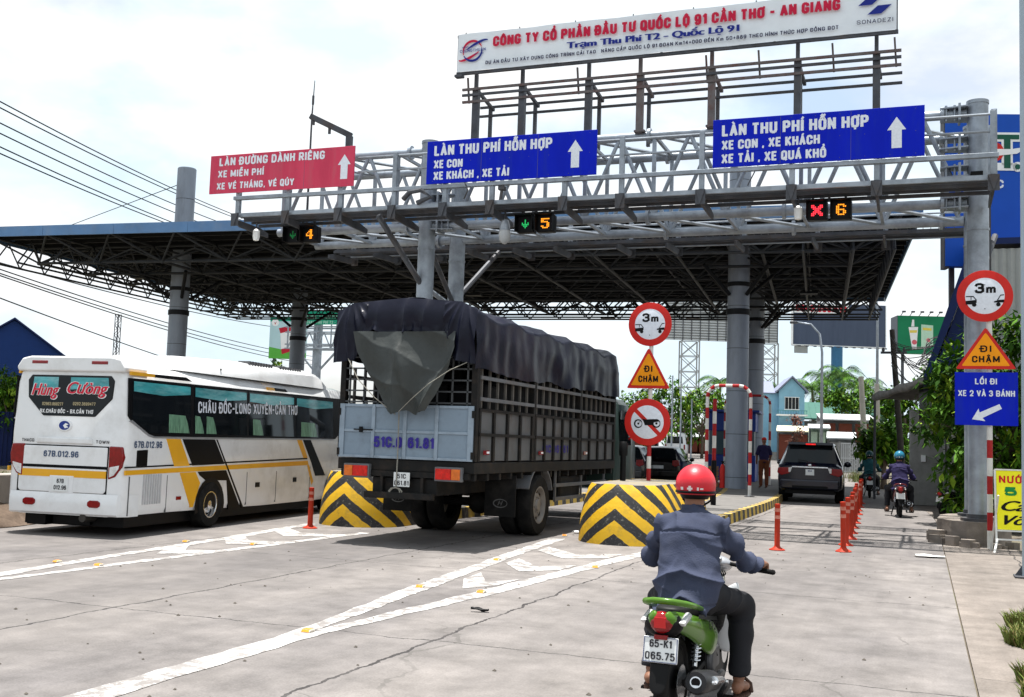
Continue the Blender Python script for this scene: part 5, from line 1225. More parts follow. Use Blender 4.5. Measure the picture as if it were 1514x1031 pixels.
bollard('orange bollard standing beside the bus, ahead of the striped barrier nose', -9.19, 15.32, .65)
rowlab = ['nearest orange bollard of the row beside the motorcycle lane', 'second orange bollard of the row, just behind the nearest one', 'third orange bollard of the row, still in full sun',
          'fourth orange bollard of the row, between sun and canopy shade', 'orange bollard mid row, fifth from the near end', 'orange bollard mid row, sixth from the near end', 'orange bollard of the row level with the far motorcycle',
          'shaded orange bollard, eighth from the near end of the row', 'shaded orange bollard, third from the far end of the row', 'shaded dark orange bollard, last but one at the far end', 'dark bollard at the far end of the row, under the canopy']
for i, y in enumerate((17.3, 18.5, 19.9, 21.3, 22.8, 24.4, 26.0, 27.8, 29.6, 31.6, 33.8)):
    bollard(rowlab[i], -1.08-.034*(y-17.2)+random.uniform(-.02, .02), y, random.uniform(.74, .80), (random.uniform(-3, 3), random.uniform(-3, 3)))
bollard('orange bollard beyond the low wall at the far road edge', -14.9, 14.2, .75)

def hoop(label, xl, xr, y, top, proto=[None]):
    z0 = gz(y)+.2; o = thing('height_hoop', label, 'barrier', ((xl+xr)/2, y, z0), 0, 'striped hoops on the toll island')
    w = (xr-xl)/2; h = top-z0; r = .32; pts = [(-w, 0)]
    def add(a, c, n): 
        for k in range(1, n+1): pts.append((a[0]+(c[0]-a[0])*k/n, a[1]+(c[1]-a[1])*k/n))
    add((-w, 0), (-w, h-r), 9)
    for k in range(1, 5): t = math.pi-math.pi/2*k/4; pts.append((-w+r+r*math.cos(t), h-r+r*math.sin(t)))
    add((-w+r, h), (w-r, h), 3)
    for k in range(1, 5): t = math.pi/2-math.pi/2*k/4; pts.append((w-r+r*math.cos(t), h-r+r*math.sin(t)))
    add((w, h-r), (w, 0), 9)
    b = MB()
    seg = 0
    for i in range(len(pts)-1):
        b.mt((i if i < 9 else i//1) % 2); b.tube((pts[i][0], 0, pts[i][1]), (pts[i+1][0], 0, pts[i+1][1]), .048, 10)
    b.build('tube', [cream, redpost], o); MB().box(-w-.12, -w+.12, -.12, .12, 0, .015).build('foot_plate', galvd, o); MB().box(w-.12, w+.12, -.12, .12, 0, .015).build('foot_plate', galvd, o)
hoop('red and white striped hoop standing in front of the canopy column', -5.62, -4.42, 30.4, 3.25)
hoop('red and white striped hoop half hidden behind the canopy column', -6.9, -5.25, 41.0, 3.5)
mp_ = thing('marker_post', 'post with black lower half and red and white top, right behind the red helmet', 'post', (-4.45, 25.0, .2))
MB().tube((0, 0, 0), (0, 0, 1.02), .062, 12).build('sleeve', black, mp_, smooth='auto'); b = MB(); banded(b, 0, 0, 1.02, 2.42, .045, .28, 0); b.build('post', [redpost, cream], mp_)
mp_ = thing('marker_post', 'short black capped post on the striped barrier, left of the red and white sign post', 'post', (-4.72, 17.9, .9))
MB().tube((0, 0, 0), (0, 0, .42), .05, 12).build('post', [galvd, black][1], mp_, smooth='auto'); MB().lathe([(.07, .42), (.075, .48), (.075, .62), (.05, .66)], 12).build('cap', blackm, mp_, smooth='auto')
fe = thing('fire_extinguisher', 'red fire extinguisher standing on the island near the foot of the canopy column', 'extinguisher', (-6.15, 36.2, .2))
MB().lathe([(.10, 0), (.10, .62), (.06, .74), (.03, .78)], 14).build('cylinder', regred, fe, smooth='auto'); MB().lathe([(.03, .78), (.03, .86)], 8).bar((-.06, 0, .86), (.08, 0, .88), .03).build('valve', black, fe); MB().path([(.03, 0, .84), (.14, 0, .7), (.12, 0, .3)], .015, 6).build('hose', black, fe)
bx = thing('wooden_crate', 'orange brown crate beside the red fire extinguisher on the island', 'crate', (-6.65, 36.4, .2)); b = MB()
for z in (.02, .2, .38, .56): b.box(-.3, .3, -.22, -.2, z, z+.14).box(-.3, -.28, -.2, .2, z, z+.14).box(.28, .3, -.2, .2, z, z+.14)
b.build('slats', mat('crate_wood', (.28, .12, .04), .7, 0, .3, 5), bx); MB().box(-.27, .27, -.19, .19, .0, .65).build('inner_box', mat('crate_in', (.16, .07, .03), .8), bx)
bo = thing('toll_booth', 'blue toll booth standing behind the canopy column on the island', 'booth', (-7.15, 44.0, .2), 4.8)
boothb = mat('booth_blue', (.02, .045, .22), .4, 0, .1, 2)
MB().box(-.95, .95, 0, 3.0, 0, 1.05).box(-.95, .95, 0, 3, 2.0, 2.75).box(-1.1, 1.1, -.2, 3.2, 2.76, 2.86).build('cabin', boothb, bo, bevel=.02)
b = MB(); 
for x in (-.93, .89): b.box(x, x+.05, .01, .06, 1.05, 2.0).box(x, x+.05, 2.9, 2.95, 1.05, 2)
b.build('mullion', silver, bo); MB().box(-.9, .9, .03, 2.95, 1.06, 1.99).build('window', glass('booth_glass', (.05, .08, .10), .05), bo)
MB().box(-.96, -.955, .4, 2.6, .9, 1.0).box(-.2, .5, -.012, -.002, .3, .8).build('notice', mat('notice_grey', (.3, .34, .42), .5), bo)

cs = thing('cafe_sign', 'leaning yellow board offering sugar cane juice and coffee beside the roadside sign post', 'sign', (1.60, 19.1, 0), 8)
yel = mat('board_yellow', (.85, .80, .02), .5, 0, .06, 2)
L_ = Matrix.Rotation(R(-6), 4, 'X') @ Matrix.Translation((0, 0, 0))
def cb(mb, name, m, par=cs): mb.xform(L_); return mb.build(name, m, par)
bp_ = cb(MB().box(-.46, .46, 0, .012, .36, 1.30), 'board', yel)
b = MB()
for x in (-.48, .48): b.box(x-.014, x+.014, -.012, .016, .20, 1.31)
b.box(-.48, .48, -.01, .016, .33, .355).box(-.48, .48, -.01, .016, 1.302, 1.325); b.box(-.5, .5, -.012, .016, .19, .215); cb(b, 'frame', cream)
b = MB().bar((-.47, 0, .2), (-.56, -.22, .0), .03).bar((.47, 0, .2), (.50, -.22, .0), .03).bar((-.47, -.08, .9), (-.5, .35, 0), .025).bar((.47, -.08, .9), (.5, .35, 0), .025); b.build('stand', cream, cs)
b = MB().text('NƯỚC MÍA', (-.42, -.004, 1.10), .84, .12, .04); cb(b, 'red_lettering', mat('letter_red', (.55, .01, .02), .5), bp_)
b = MB().text('5K', (-.34, -.004, .90), .46, .14, .09); cb(b, 'green_lettering', mat('letter_green', (.01, .22, .05), .5), bp_)
b = MB().text('Cafe', (-.40, -.004, .66), .66, .16, .035, shear=.45).text('Võng', (-.36, -.004, .44), .66, .15, .035, shear=.45); cb(b, 'black_lettering', black, bp_)
gpole = thing('steel_pole', 'grey steel pole on a base plate at the very edge of the road', 'pole', (1.262, 15.3, 0))
MB().lathe([(.068, .02), (.060, 3), (.052, 9)], 20).build('shaft', mat('pole_blue_grey', (.33, .40, .46), .5, .2, .12, 2, dirt=(.2, .2, .2), dirt_amt=.4), gpole, smooth='auto')
MB().box(-.16, .16, -.16, .16, 0, .02).build('base_plate', galvd, gpole, bevel=.004)
b = MB()
for k in range(4): b.prism([(.06*math.cos(k*1.571)+.0, .02), (.15*math.cos(k*1.571), .02), (.06*math.cos(k*1.571), .16)], 'y', -.006, .006) if k % 2 == 0 else b.prism([(.06*math.sin(k*1.571), .02), (.15*math.sin(k*1.571), .02), (.06*math.sin(k*1.571), .16)], 'x', -.006, .006)
b.build('gusset', galvd, gpole)
studm = mat('stud_orange', (.62, .25, .03), .4, 0, .2, 10); studw = mat('stud_body', (.55, .50, .42), .5, 0, .1, 10)
proto = None
for i, (x, y) in enumerate(((-4.37, 7.33), (-4.73, 10.06), (-4.06, 10.06), (-4.99, 12.86), (-5.4, 16.9), (-3.71, 12.86), (-8.93, 9.59), (-8.38, 9.61), (-9.27, 12.28), (-8.38, 12.55))):
    lb = ['orange road stud at the fork of the white V marking', 'orange road stud on the far leg of the V, first past the fork', 'orange road stud on the near leg of the V, first past the fork', 'orange road stud on the far leg of the V, second past the fork', 'orange road stud on the far leg of the V by the truck wheel', 'orange road stud near the striped nose on the near leg of the V',
          'orange stud on the outer white line by the bus, nearer the photographer', 'orange stud on the inner white line by the bus, nearer the photographer', 'orange stud on the outer white line beside the bus wheel', 'orange stud on the inner white line near the lone bollard'][i]
    if proto is None:
        proto = o = thing('road_stud', lb, 'road stud', (x, y, .005), 0, 'orange road studs on the white markings')
        MB().prism([(-.042, 0), (.042, 0), (.028, .02), (-.028, .02)], 'x', -.042, .042).build('body', studw, o, bevel=.006)
        MB().poly([(-.034, -.0415, .003), (.034, -.0415, .003), (.034, -.0295, .0195), (-.034, -.0295, .0195)]).box(-.034, .034, -.024, .024, .0205, .022).build('reflector', studm, o)
    else: o = copy_tree(proto, None, lb, (x, y, .005))
    o.rotation_euler = (0, 0, random.uniform(-.3, .3))
def litter(name, label, cat, x, y, L, W, m, rz):
    o = MB().grid(lambda u, v: (L*(u-.5), W*(v-.5)*(1-abs(u-.5)*.7), .012+.02*math.sin(u*5+v*3)*math.sin(v*4)), 8, 5).build(name, m, None, smooth=True); o.location = (x, y, .014); o.rotation_euler = (0, 0, R(rz)); tag(o, label, cat)
    sl = o.modifiers.new('thickness', 'SOLIDIFY'); sl.thickness = .003
litter('scrap', 'dark flattened scrap lying on the joint right of the white V', 'litter', -3.62, 8.95, .16, .06, blackm, 20)
litter('paper', 'pale sheet of paper on the road in front of the roadside sign post', 'litter', .12, 17.3, .42, .25, cream, 10)
litter('paper', 'white plastic litter beside the truck rear wheel', 'litter', -5.35, 17.6, .25, .18, white, 40)
litter('paper', 'white torn litter by the grass in the bottom corner', 'litter', .72, 7.1, .25, .10, white, -20)
0 and litter('leaf', 'thin curled strip on the road joint ahead of the rider', 'litter', -3.45, 6.9, .14, .09, cream, 60)
b = MB()
for i in range(260):
    x, y = random.uniform(-8.5, .2), random.uniform(4.5, 20); s = random.uniform(.004, .016)
    b.add([(x-s, y-s*.7, .003), (x+s*.9, y-s, .003), (x+s, y+s*.6, .003), (x-s*.5, y+s, .003), (x, y, .003+s*.8)], [(0, 1, 4), (1, 2, 4), (2, 3, 4), (3, 0, 4)])
g = b.build('road_grit', mat('grit', (.08, .07, .06), .9, 0, .5, 30)); tag(g, 'scattered grit and crumbs over the concrete', None, None, 'stuff')
grm = mat('grass_blade', (.085, .115, .018), .6, 0, .5, 4, spec=.25); grm2 = mat('dry_grass', (.17, .135, .05), .7, 0, .3, 4)
def grass(spots, name='grass', hh=(.05, .17)):
    b = MB()
    for cx, cy, r, n in spots:
        for i in range(n):
            a, q = random.uniform(0, 6.283), r*random.random()**.6; x, y = cx+q*math.cos(a), cy+q*math.sin(a)*1.3; h = random.uniform(*hh); ln = rnd()*h*.6; w = random.uniform(.005, .011)
            z = gz(y)-.01; d = random.uniform(0, 3.14); sx, sy = math.cos(d)*w, math.sin(d)*w; b.mt(0 if random.random() < .72 else 1)
            b.add([(x-sx, y-sy, z), (x+sx, y+sy, z), (x+ln.x*.45+sx*.7, y+ln.y*.45+sy*.7, z+h*.6), (x+ln.x*.45-sx*.7, y+ln.y*.45-sy*.7, z+h*.6), (x+ln.x, y+ln.y, z+h*.9)], [(0, 1, 2, 3), (3, 2, 4)])
    o = b.build(name, [grm, grm2]); return tag(o, 'grass tufts on the verge', None, None, 'stuff')
grass([(.86, 9.9, .22, 2600), (.98, 10.8, .26, 2200), (.78, 8.2, .17, 1500), (1.1, 9.2, .3, 1500), (.74, 7.6, .16, 600), (1.3, 8.3, .4, 900), (1.25, 11.3, .35, 500), (1.8, 9.5, .5, 900)])
grass([(.95+.12*(k % 3), 7.2+.42*k, .22, 420) for k in range(12)], 'weeds', (.02, .08))
grass([(-6.9+.6*k, 78-5*k, .9, 260) for k in range(4)]+[(-2.6, 56, .8, 400), (-3.0, 60, .8, 400), (-2.0, 52, .6, 250)], 'verge_grass', (.2, .6))

# ================================================================== PEOPLE (distance field surfaces, one continuous mesh each)
import numpy as np
class Field:
    def __init__(s, lo, hi, h):
        s.lo, s.h = np.array(lo, float), h; s.n = np.ceil((np.array(hi)-s.lo)/h).astype(int)+1
        s.ax = [s.lo[i]+h*np.arange(s.n[i]) for i in range(3)]; s.D = np.full(s.n, .3)
    def _sl(s, a, b, m):
        lo = np.minimum(a, b)-m; hi = np.maximum(a, b)+m; i0 = np.clip(((lo-s.lo)/s.h).astype(int), 0, s.n-1); i1 = np.clip(((hi-s.lo)/s.h).astype(int)+2, 1, s.n)
        sl = tuple(slice(i0[k], i1[k]) for k in range(3)); return sl, np.meshgrid(*[s.ax[k][sl[k]] for k in range(3)], indexing='ij')
    def _mix(s, sl, d, k):
        o = s.D[sl]; hh = np.clip(.5+.5*(o-d)/k, 0, 1); s.D[sl] = o*(1-hh)+d*hh-k*hh*(1-hh)
    def cap(s, a, b, ra, rb=None, k=.02, sc=(1, 1, 1)):
        a, b = np.array(a, float), np.array(b, float); rb = ra if rb is None else rb; sc = np.array(sc, float)
        sl, (X, Y, Z) = s._sl(a, b, max(ra, rb)*max(sc)+.07); P = [(q-a[i])/sc[i] for i, q in enumerate((X, Y, Z))]; ab = (b-a)/sc
        t = np.clip(sum(P[i]*ab[i] for i in range(3))/max(1e-9, ab@ab), 0, 1)
        d = np.sqrt(sum((P[i]-ab[i]*t)**2 for i in range(3)))-(ra+(rb-ra)*t); s._mix(sl, d*min(1, min(sc)), k); return s
    def chain(s, pts, k=.02, sc=(1, 1, 1)):
        for (a, ra), (b, rb) in zip(pts[:-1], pts[1:]): s.cap(a, b, ra, rb, k, sc)
        return s
    def ell(s, c, r, k=.02):
        c, r = np.array(c, float), np.array(r, float); sl, G = s._sl(c, c, max(r)+.06); q = [(G[i]-c[i])/r[i] for i in range(3)]
        k0 = np.sqrt(sum(x*x for x in q)); k1 = np.sqrt(sum((q[i]/r[i])**2 for i in range(3)))+1e-9; s._mix(sl, k0*(k0-1)/k1, k); return s
    def cut(s, nrm, off):
        n = np.array(nrm, float); d = sum(n[i]*s.ax[i].reshape([-1 if j == i else 1 for j in range(3)]) for i in range(3))-off; s.D = np.maximum(s.D, d); return s
    def carve(s, other): s.D = np.maximum(s.D, -other); return s
    def mesh(s):
        D = s.D; ins = D < 0; nx, ny, nz = D.shape; acc = np.zeros((nx-1, ny-1, nz-1, 3)); cnt = np.zeros((nx-1, ny-1, nz-1))
        C = [(i, j, k) for i in (0, 1) for j in (0, 1) for k in (0, 1)]
        S = lambda A, c: A[c[0]:nx-1+c[0], c[1]:ny-1+c[1], c[2]:nz-1+c[2]]
        for a in C:
            for ax in range(3):
                if a[ax]: continue
                b = list(a); b[ax] = 1; da, db = S(D, a), S(D, b); m = (da < 0) != (db < 0); t = np.where(m, da/np.where(m, da-db, 1), 0)
                for q in range(3): acc[..., q] += m*((a[q]+t) if q == ax else a[q])
                cnt += m
        act = cnt > 0; idx = -np.ones(cnt.shape, int); idx[act] = np.arange(act.sum()); I = np.argwhere(act)
        V = s.lo+(I+acc[act]/cnt[act][:, None])*s.h; F = []
        for ax in range(3):
            o = [q for q in range(3) if q != ax]; b = [slice(None)]*3; c = [slice(None)]*3; b[ax] = slice(0, -1); c[ax] = slice(1, None)
            m = ins[tuple(b)] != ins[tuple(c)]; E = np.argwhere(m); E = E[(E[:, o[0]] > 0) & (E[:, o[1]] > 0) & (E[:, o[0]] < D.shape[o[0]]-1) & (E[:, o[1]] < D.shape[o[1]]-1)]
            def g(d0, d1): q = E.copy(); q[:, o[0]] -= d0; q[:, o[1]] -= d1; return idx[q[:, 0], q[:, 1], q[:, 2]]
            F.append(np.stack([g(0, 0), g(1, 0), g(1, 1), g(0, 1)], 1))
        return V, np.concatenate(F)
    def build(s, name, m, parent, wrinkle=None):
        V, F = s.mesh(); F = F[(F >= 0).all(1)]
        me = bpy.data.meshes.new(name); me.from_pydata(V.tolist(), [], F.tolist()); me.materials.append(m)
        bm = bmesh.new(); bm.from_mesh(me); bmesh.ops.recalc_face_normals(bm, faces=bm.faces); bmesh.ops.smooth_vert(bm, verts=bm.verts, factor=.5, use_axis_x=True, use_axis_y=True, use_axis_z=True); bm.normal_update()
        if wrinkle:
            for v in bm.verts: v.co += v.normal*wrinkle(v.co)
        bm.to_mesh(me); bm.free()
        for p in me.polygons: p.use_smooth = True
        o = bpy.data.objects.new(name, me); col.objects.link(o); o.parent = parent; return o
def ridge(p, d, f, s=3.0, ph=0.0):
    """soft cloth folds running across direction d"""
    q = Vector(p); t = q.dot(Vector(d))*f+ph+1.6*mnoise.noise(q*s); return (1-abs(math.sin(t)))**2
skin = mat('skin_brown', (.21, .095, .055), .55, 0, .12, 9, spec=.35); jacket = mat('jacket_slate', (.042, .050, .084), .85, 0, .16, 5, spec=.12, bump=.18, bscale=120, dirt=(.07, .075, .10), dirt_amt=.4, dirt_scale=7); trouser = mat('trousers_black', (.012, .012, .015), .75, 0, .2, 5, spec=.2)
helm = mat('helmet_red', (.54, .010, .022), .42, 0, .08, 5, spec=.4, dirt=(.34, .02, .03), dirt_amt=.6, dirt_scale=14, bump=.05, bscale=40)

def rider(label, loc, mats, seat=.67, grip=(.312, .93, .82), group=None, detail=1.0):
    o = thing('person', label, 'person', loc, 0, group); sk, jk, tr, hm = mats
    h = .0085/detail
    f = Field((-.55, -.05, -.02), (.55, 1.15, 1.55), h)
    f.ell((0, .50, 1.345), (.076, .095, .112)); f.ell((0, .585, 1.315), (.055, .04, .06), .03); f.cap((0, .597, 1.335), (0, .612, 1.315), .013, .017, .012)
    for s in (-1, 1): f.ell((s*.077, .50, 1.33), (.012, .022, .032), .01); f.ell((s*.03, .583, 1.355), (.014, .010, .009), .008)
    f.cap((-.022, .598, 1.282), (.022, .598, 1.282), .008, None, .008)
    f.cap((0, .485, 1.27), (0, .455, 1.13), .052, .062, .03); f.chain([((0, .44, 1.08), .075), ((0, .36, .90), .085), ((0, .33, .70), .085)], .05, (1.35, .9, 1))
    for s in (-1, 1):
        gx, gy, gzz = s*grip[0], grip[1], grip[2]; el = (s*.325, .60, .90); wr = (gx*.985, gy-.10, gzz+.035)
        f.chain([((s*.08, .44, 1.12), .045), ((s*.15, .44, 1.10), .042), ((s*.21, .50, 1.005), .034), ((s*.275, .60, .893), .032), ((s*.30, .72, .862), .028), (wr, .025)], .02)
        f.chain([(wr, .026), ((gx, gy-.045, gzz+.035), .030), ((gx, gy-.012, gzz+.033), .028)], .015, (1.25, 1, .9))
        for i in range(4):                     # fingers curl over the grip, thumb passes beneath
            x = gx+s*(-.038+.0245*i); l = (.9, 1.0, .96, .8)[i]
            f.chain([((x, gy-.015, gzz+.036), .0105), ((x+s*.002, gy+.020*l, gzz+.027), .0100), ((x+s*.002, gy+.033*l, gzz+.001), .0092), ((x, gy+.020*l, gzz-.018), .0085)], .006)
        f.chain([((gx-s*.045, gy-.05, gzz+.025), .012), ((gx-s*.052, gy-.022, gzz+.0), .0105), ((gx-s*.040, gy+.012, gzz-.016), .009)], .008)
        kn = (s*.235, .72, .61); an = (s*.255, .56, .21)
        f.chain([((s*.08, .33, .69), .075), (kn, .058), ((s*.25, .66, .46), .05), (an, .034)], .03)
        f.chain([((s*.255, .545, .165), .034), ((s*.262, .62, .150), .036), ((s*.268, .70, .138), .034)], .02, (1.05, 1, .75))
        for i in range(5): x = s*(.244+.0135*i); f.cap((x, .70, .137), (x+s*.003, .752-.008*i, .130), .0105 if i else .013, .0095, .006)
        f.ell((s*.255, .515, .155), (.030, .032, .034), .02)
    f.build('body', sk, o)
    g = Field((-.50, .05, .52), (.50, 1.02, 1.30), h)
    g.chain([((0, .29, .64), .152), ((0, .30, .70), .152), ((0, .34, .86), .150), ((0, .40, 1.03), .158), ((0, .435, 1.11), .11)], .05, (1.12, .80, 1))
    for s in (-1, 1):
        gx, gy, gzz = s*grip[0], grip[1], grip[2]
        g.chain([((s*.06, .43, 1.14), .062), ((s*.150, .44, 1.11), .064), ((s*.212, .50, 1.01), .066), ((s*.276, .60, .895), .060), ((s*.303, .72, .865), .052), ((gx*.97, gy-.115, gzz+.035), .044)], .035)
    g.cap((0, .452, 1.16), (0, .460, 1.19), .070, .068, .02)
    g.cut((.12, .10, -1), -.60); hole = np.sqrt(((g.ax[0][:, None, None])/.054)**2+((g.ax[1][None, :, None]-.472)/.056)**2)-1; hole = np.where(g.ax[2][None, None, :] > 1.165, hole*.05, 1.0); g.carve(hole)
    for s in (-1, 1): pass
    def wr_(p):
        k = .0
        tx = abs(p.x)
        if tx > .20: k += .026*ridge(p, (.5*(1 if p.x > 0 else -1), .7, -.5), 24, 4)
        else: k += .034*ridge(p, (.55*(1 if p.x > 0 else -1), .1, .8), 17, 3.0)*max(0, min(1, (1.08-p.z)/.25)) + .026*ridge(p, (.9, 0, -.25), 15, 3.5, 1.1)*max(0, min(1, (.95-p.z)/.2))
        if p.z < .63: k += .010
        if p.y < .42 and tx < .2 and abs(p.z-1.065-.02*math.cos(p.x*9)) < .007: k -= .006
        if abs(p.z-.665) < .006: k -= .006
        k += .012*ridge(p, (.35, 0, .7), 30, 5, 2.0)*max(0, mnoise.noise(p*4+Vector((3, 1, 7))))*2
        return k-.018+.014*mnoise.noise(p*5)+.004*mnoise.noise(p*16)
    g.build('jacket', jk, o, wr_)
    q = Field((-.42, .10, .15), (.42, .92, .86), h)
    q.ell((0, .32, .66), (.165, .13, .10), .04)
    for s in (-1, 1): q.chain([((s*.085, .34, .715), .10), ((s*.235, .71, .615), .078), ((s*.247, .66, .45), .070), ((s*.256, .575, .235), .060)], .04)
    q.cut((0, .15, -1), -.14)
    q.build('trousers', tr, o, lambda p: .010*ridge(p, (.1, .6, -.8), 22, 4)-.005)
    hb = MB(); pr = []
    r0 = .122
    for k in range(15):
        a = R(90-k*8.2); pr.append((max(.001, r0*math.cos(a)), r0*1.02*math.sin(a)))
    pr += [(r0*.965, -.058), (r0*.90, -.052)]; hb.lathe(pr, 40, (0, .505, 1.345), 'z', (.95, 1.08))
    ho = hb.build('helmet', hm, o, smooth=True)
    MB().lathe([(r0*1.002, -.050), (r0*1.004, -.036)], 40, (0, .505, 1.345), 'z', (.95, 1.08)).build('rim_band', black, ho, smooth=True)
    MB().lathe([(.088, -.085), (.098, -.06), (.105, -.03)], 24, (0, .495, 1.345), 'z', (.86, .98)).build('hair', mat('hair_black', (.008, .007, .006), .6), o, smooth=True)
    MB().path([(-.085, .52, 1.30), (-.082, .545, 1.25), (-.03, .57, 1.215), (.03, .57, 1.215), (.082, .545, 1.25), (.085, .52, 1.30)], .007, 6).build('chin_strap', black, ho)
    pk = MB().grid(lambda u, v: (.10*(u-.5)*2*.95, .60+.07*v*(1-((u-.5)*2)**2*.6)+.0, 1.352-.02*v-.03*((u-.5)*2)**2), 10, 4).build('visor', hm, ho, smooth=True); pk.modifiers.new('t', 'SOLIDIFY').thickness = .005
    for s in (-1, 1):
        sd = MB(); out = []
        for k in range(20): a = 6.283*k/20; out.append((s*.262+.046*math.cos(a)*(1+.12*math.sin(a)), .63+.145*math.sin(a)))
        sd.prism(out, 'z', .095, .112); so_ = sd.build('sandal', mat('sandal_brown', (.07, .04, .03), .7), o, smooth='auto')
        MB().path([(s*.215, .66, .11), (s*.228, .69, .165), (s*.268, .705, .178), (s*.300, .69, .155), (s*.312, .66, .11)], .012, 6).build('strap', MATS['sandal_brown'], so_)
    return o

# ------------------------------------------------------------------ motorcycles
green = mat('bike_green', (.060, .150, .008), .3, 0, .06, 3, coat=.35, dirt=(.05, .06, .03), dirt_amt=.5, dirt_scale=6); bikewhite = mat('bike_white', (.50, .52, .54), .25, 0, .05, 3, coat=.6); seatm = mat('seat_vinyl', (.012, .012, .012), .5, 0, .2, 8)
def motorbike(label, loc, paint, group):
    o = thing('motorbike', label, 'motorbike', loc, 0, group)
    for y in (0, 1.17):
        w = bpy.data.objects.new('wheel', None); col.objects.link(w); w.parent = o; w.location = (0, y, .265)
        b = MB(); pr = []
        for k in range(13): a = 6.283*k/12; pr.append((.228+.037*math.cos(a), .040*math.sin(a)))
        b.lathe(pr, 36, ax='x'); b.build('tyre', rubber, w, smooth=True)
        b = MB().lathe([(.195, -.025), (.205, -.03), (.205, .03), (.195, .025)], 30, ax='x').lathe([(.035, -.05), (.035, .05)], 12, ax='x')
        for k in range(5): a = 6.283*k/5; b.bar((0, .03*math.cos(a), .03*math.sin(a)), (0, .2*math.cos(a), .2*math.sin(a)), .03, .02, (1, 0, 0))
        b.build('rim', blackm, w)
        MB().lathe([(.10, .052), (.10, .056)], 20, ax='x').build('brake_disc', chrome, w)
    fr = MB()
    for s in (-1, 1): fr.path([(s*.075, 0, .265), (s*.07, .42, .30)], .024, 8)
    fr.path([(0, .40, .30), (0, .50, .55), (0, .95, .72)], .035, 8).path([(0, .30, .60), (0, -.10, .60)], .03, 8).box(-.09, .09, .42, .72, .20, .42)
    fr.build('frame', blackm, o, smooth='auto')
    en = MB().box(-.10, .10, .50, .80, .22, .36).lathe([(.075, -.12), (.085, -.08), (.085, .08), (.075, .12)], 20, (0, .55, .30), 'x').lathe([(.055, 0), (.055, .2)], 16, (0, .72, .30), 'y')
    en.build('engine', mat('engine_grey', (.10, .10, .105), .5, .4, .2), o, bevel=.02)
    mf = MB(); mf.path([(.13, .70, .20), (.15, .45, .22), (.16, .30, .235)], .022, 8).path([(.16, .32, .235), (.165, .22, .25), (.175, -.17, .315), (.175, -.20, .32)], [.03, .058, .066, .055], 18)
    mo = mf.build('exhaust', mat('muffler_black', (.025, .025, .027), .4, .3), o, smooth='auto')
    MB().path([(.235, .18, .27), (.243, -.08, .315)], [.018, .024], 8).path([(.175, -.195, .32), (.175, -.204, .322)], .03, 16).build('heat_shield', chrome, mo, smooth='auto')
    MB().path([(.175, -.2045, .322), (.175, -.2075, .322)], .024, 12).build('outlet', black, mo)
    # tail: seat, green side fairings, grab rail, lamp
    def loft(sec, name, m, par=o, smooth='auto'):
        n = len(sec[0]); b = MB(); b.add([p for r in sec for p in r], [tuple(range(n))[::-1], tuple(range((len(sec)-1)*n, len(sec)*n))]+[(j*n+i, j*n+(i+1) % n, (j+1)*n+(i+1) % n, (j+1)*n+i) for j in range(len(sec)-1) for i in range(n)])
        ob = b.build(name, m, par, smooth=True); md = ob.modifiers.new('subsurf', 'SUBSURF'); md.levels = 2; md.render_levels = 2; return ob
    def ring(y, z0, z1, w0, w1): return [(-w1, y, z1), (-w0, y, (z0+z1)/2), (-w0*.8, y, z0), (w0*.8, y, z0), (w0, y, (z0+z1)/2), (w1, y, z1)]
    loft([ring(-.13, .655, .69, .06, .05), ring(-.05, .62, .70, .09, .075), ring(.15, .60, .69, .12, .10), ring(.40, .56, .655, .125, .10), ring(.62, .56, .68, .09, .06), ring(.68, .58, .69, .06, .04)], 'seat', seatm)
    for s in (-1, 1):
        P = [(-.27, .60, .055, .10), (-.20, .575, .09, .115), (.0, .51, .120, .145), (.22, .41, .142, .20), (.42, .33, .148, .245), (.56, .34, .135, .19), (.64, .42, .115, .08)]
        sec = []
        for y, z, x, hh in P: sec.append([(s*(x-.02), y, z), (s*x, y, z+hh*.25), (s*(x+.004), y, z+hh*.6), (s*(x-.025), y, z+hh), (s*(x-.055), y, z+hh*.9), (s*(x-.05), y, z+.01)])
        sf = loft(sec, 'side_fairing', paint)
        MB().text('EXCITER', (s*(.157), .20 if s > 0 else .54, .535 if s > 0 else .50), .34, .050, .03, ex=(0, s*1, -.16), ez=(-.10*s, .25*s, 1)).build('badge_lettering', black, sf)
        MB().poly([(s*.130, .05, .638), (s*.148, .44, .575), (s*.152, .44, .552), (s*.134, .03, .618)]).build('stripe', blackm, sf)
        ins = MB().prism([(-.24, .63), (-.08, .665), (-.02, .64), (-.20, .605)], 'x', s*.085, s*.118).build('turn_signal', clrlens, o, bevel=.01)
    gr = MB(); gr.path([(.13, .12, .66), (.125, -.06, .70), (.105, -.17, .722), (.05, -.215, .735), (-.05, -.215, .735), (-.105, -.17, .722), (-.125, -.06, .70), (-.13, .12, .66)], [.013, .016, .018, .018, .018, .018, .016, .013], 10)
    gr.build('grab_rail', paint, o, smooth=True)
    MB().ball((0, -.235, .625), .075, 18, (.85, .55, .80)).build('tail_light', redlens, o, smooth=True); MB().box(-.035, .035, -.255, -.225, .535, .56).build('reflector', redlens, o, bevel=.004)
    MB().ball((0, -.19, .61), .10, 14, (1.05, .7, .75)).build('tail_cowl', blackm, o, smooth=True)
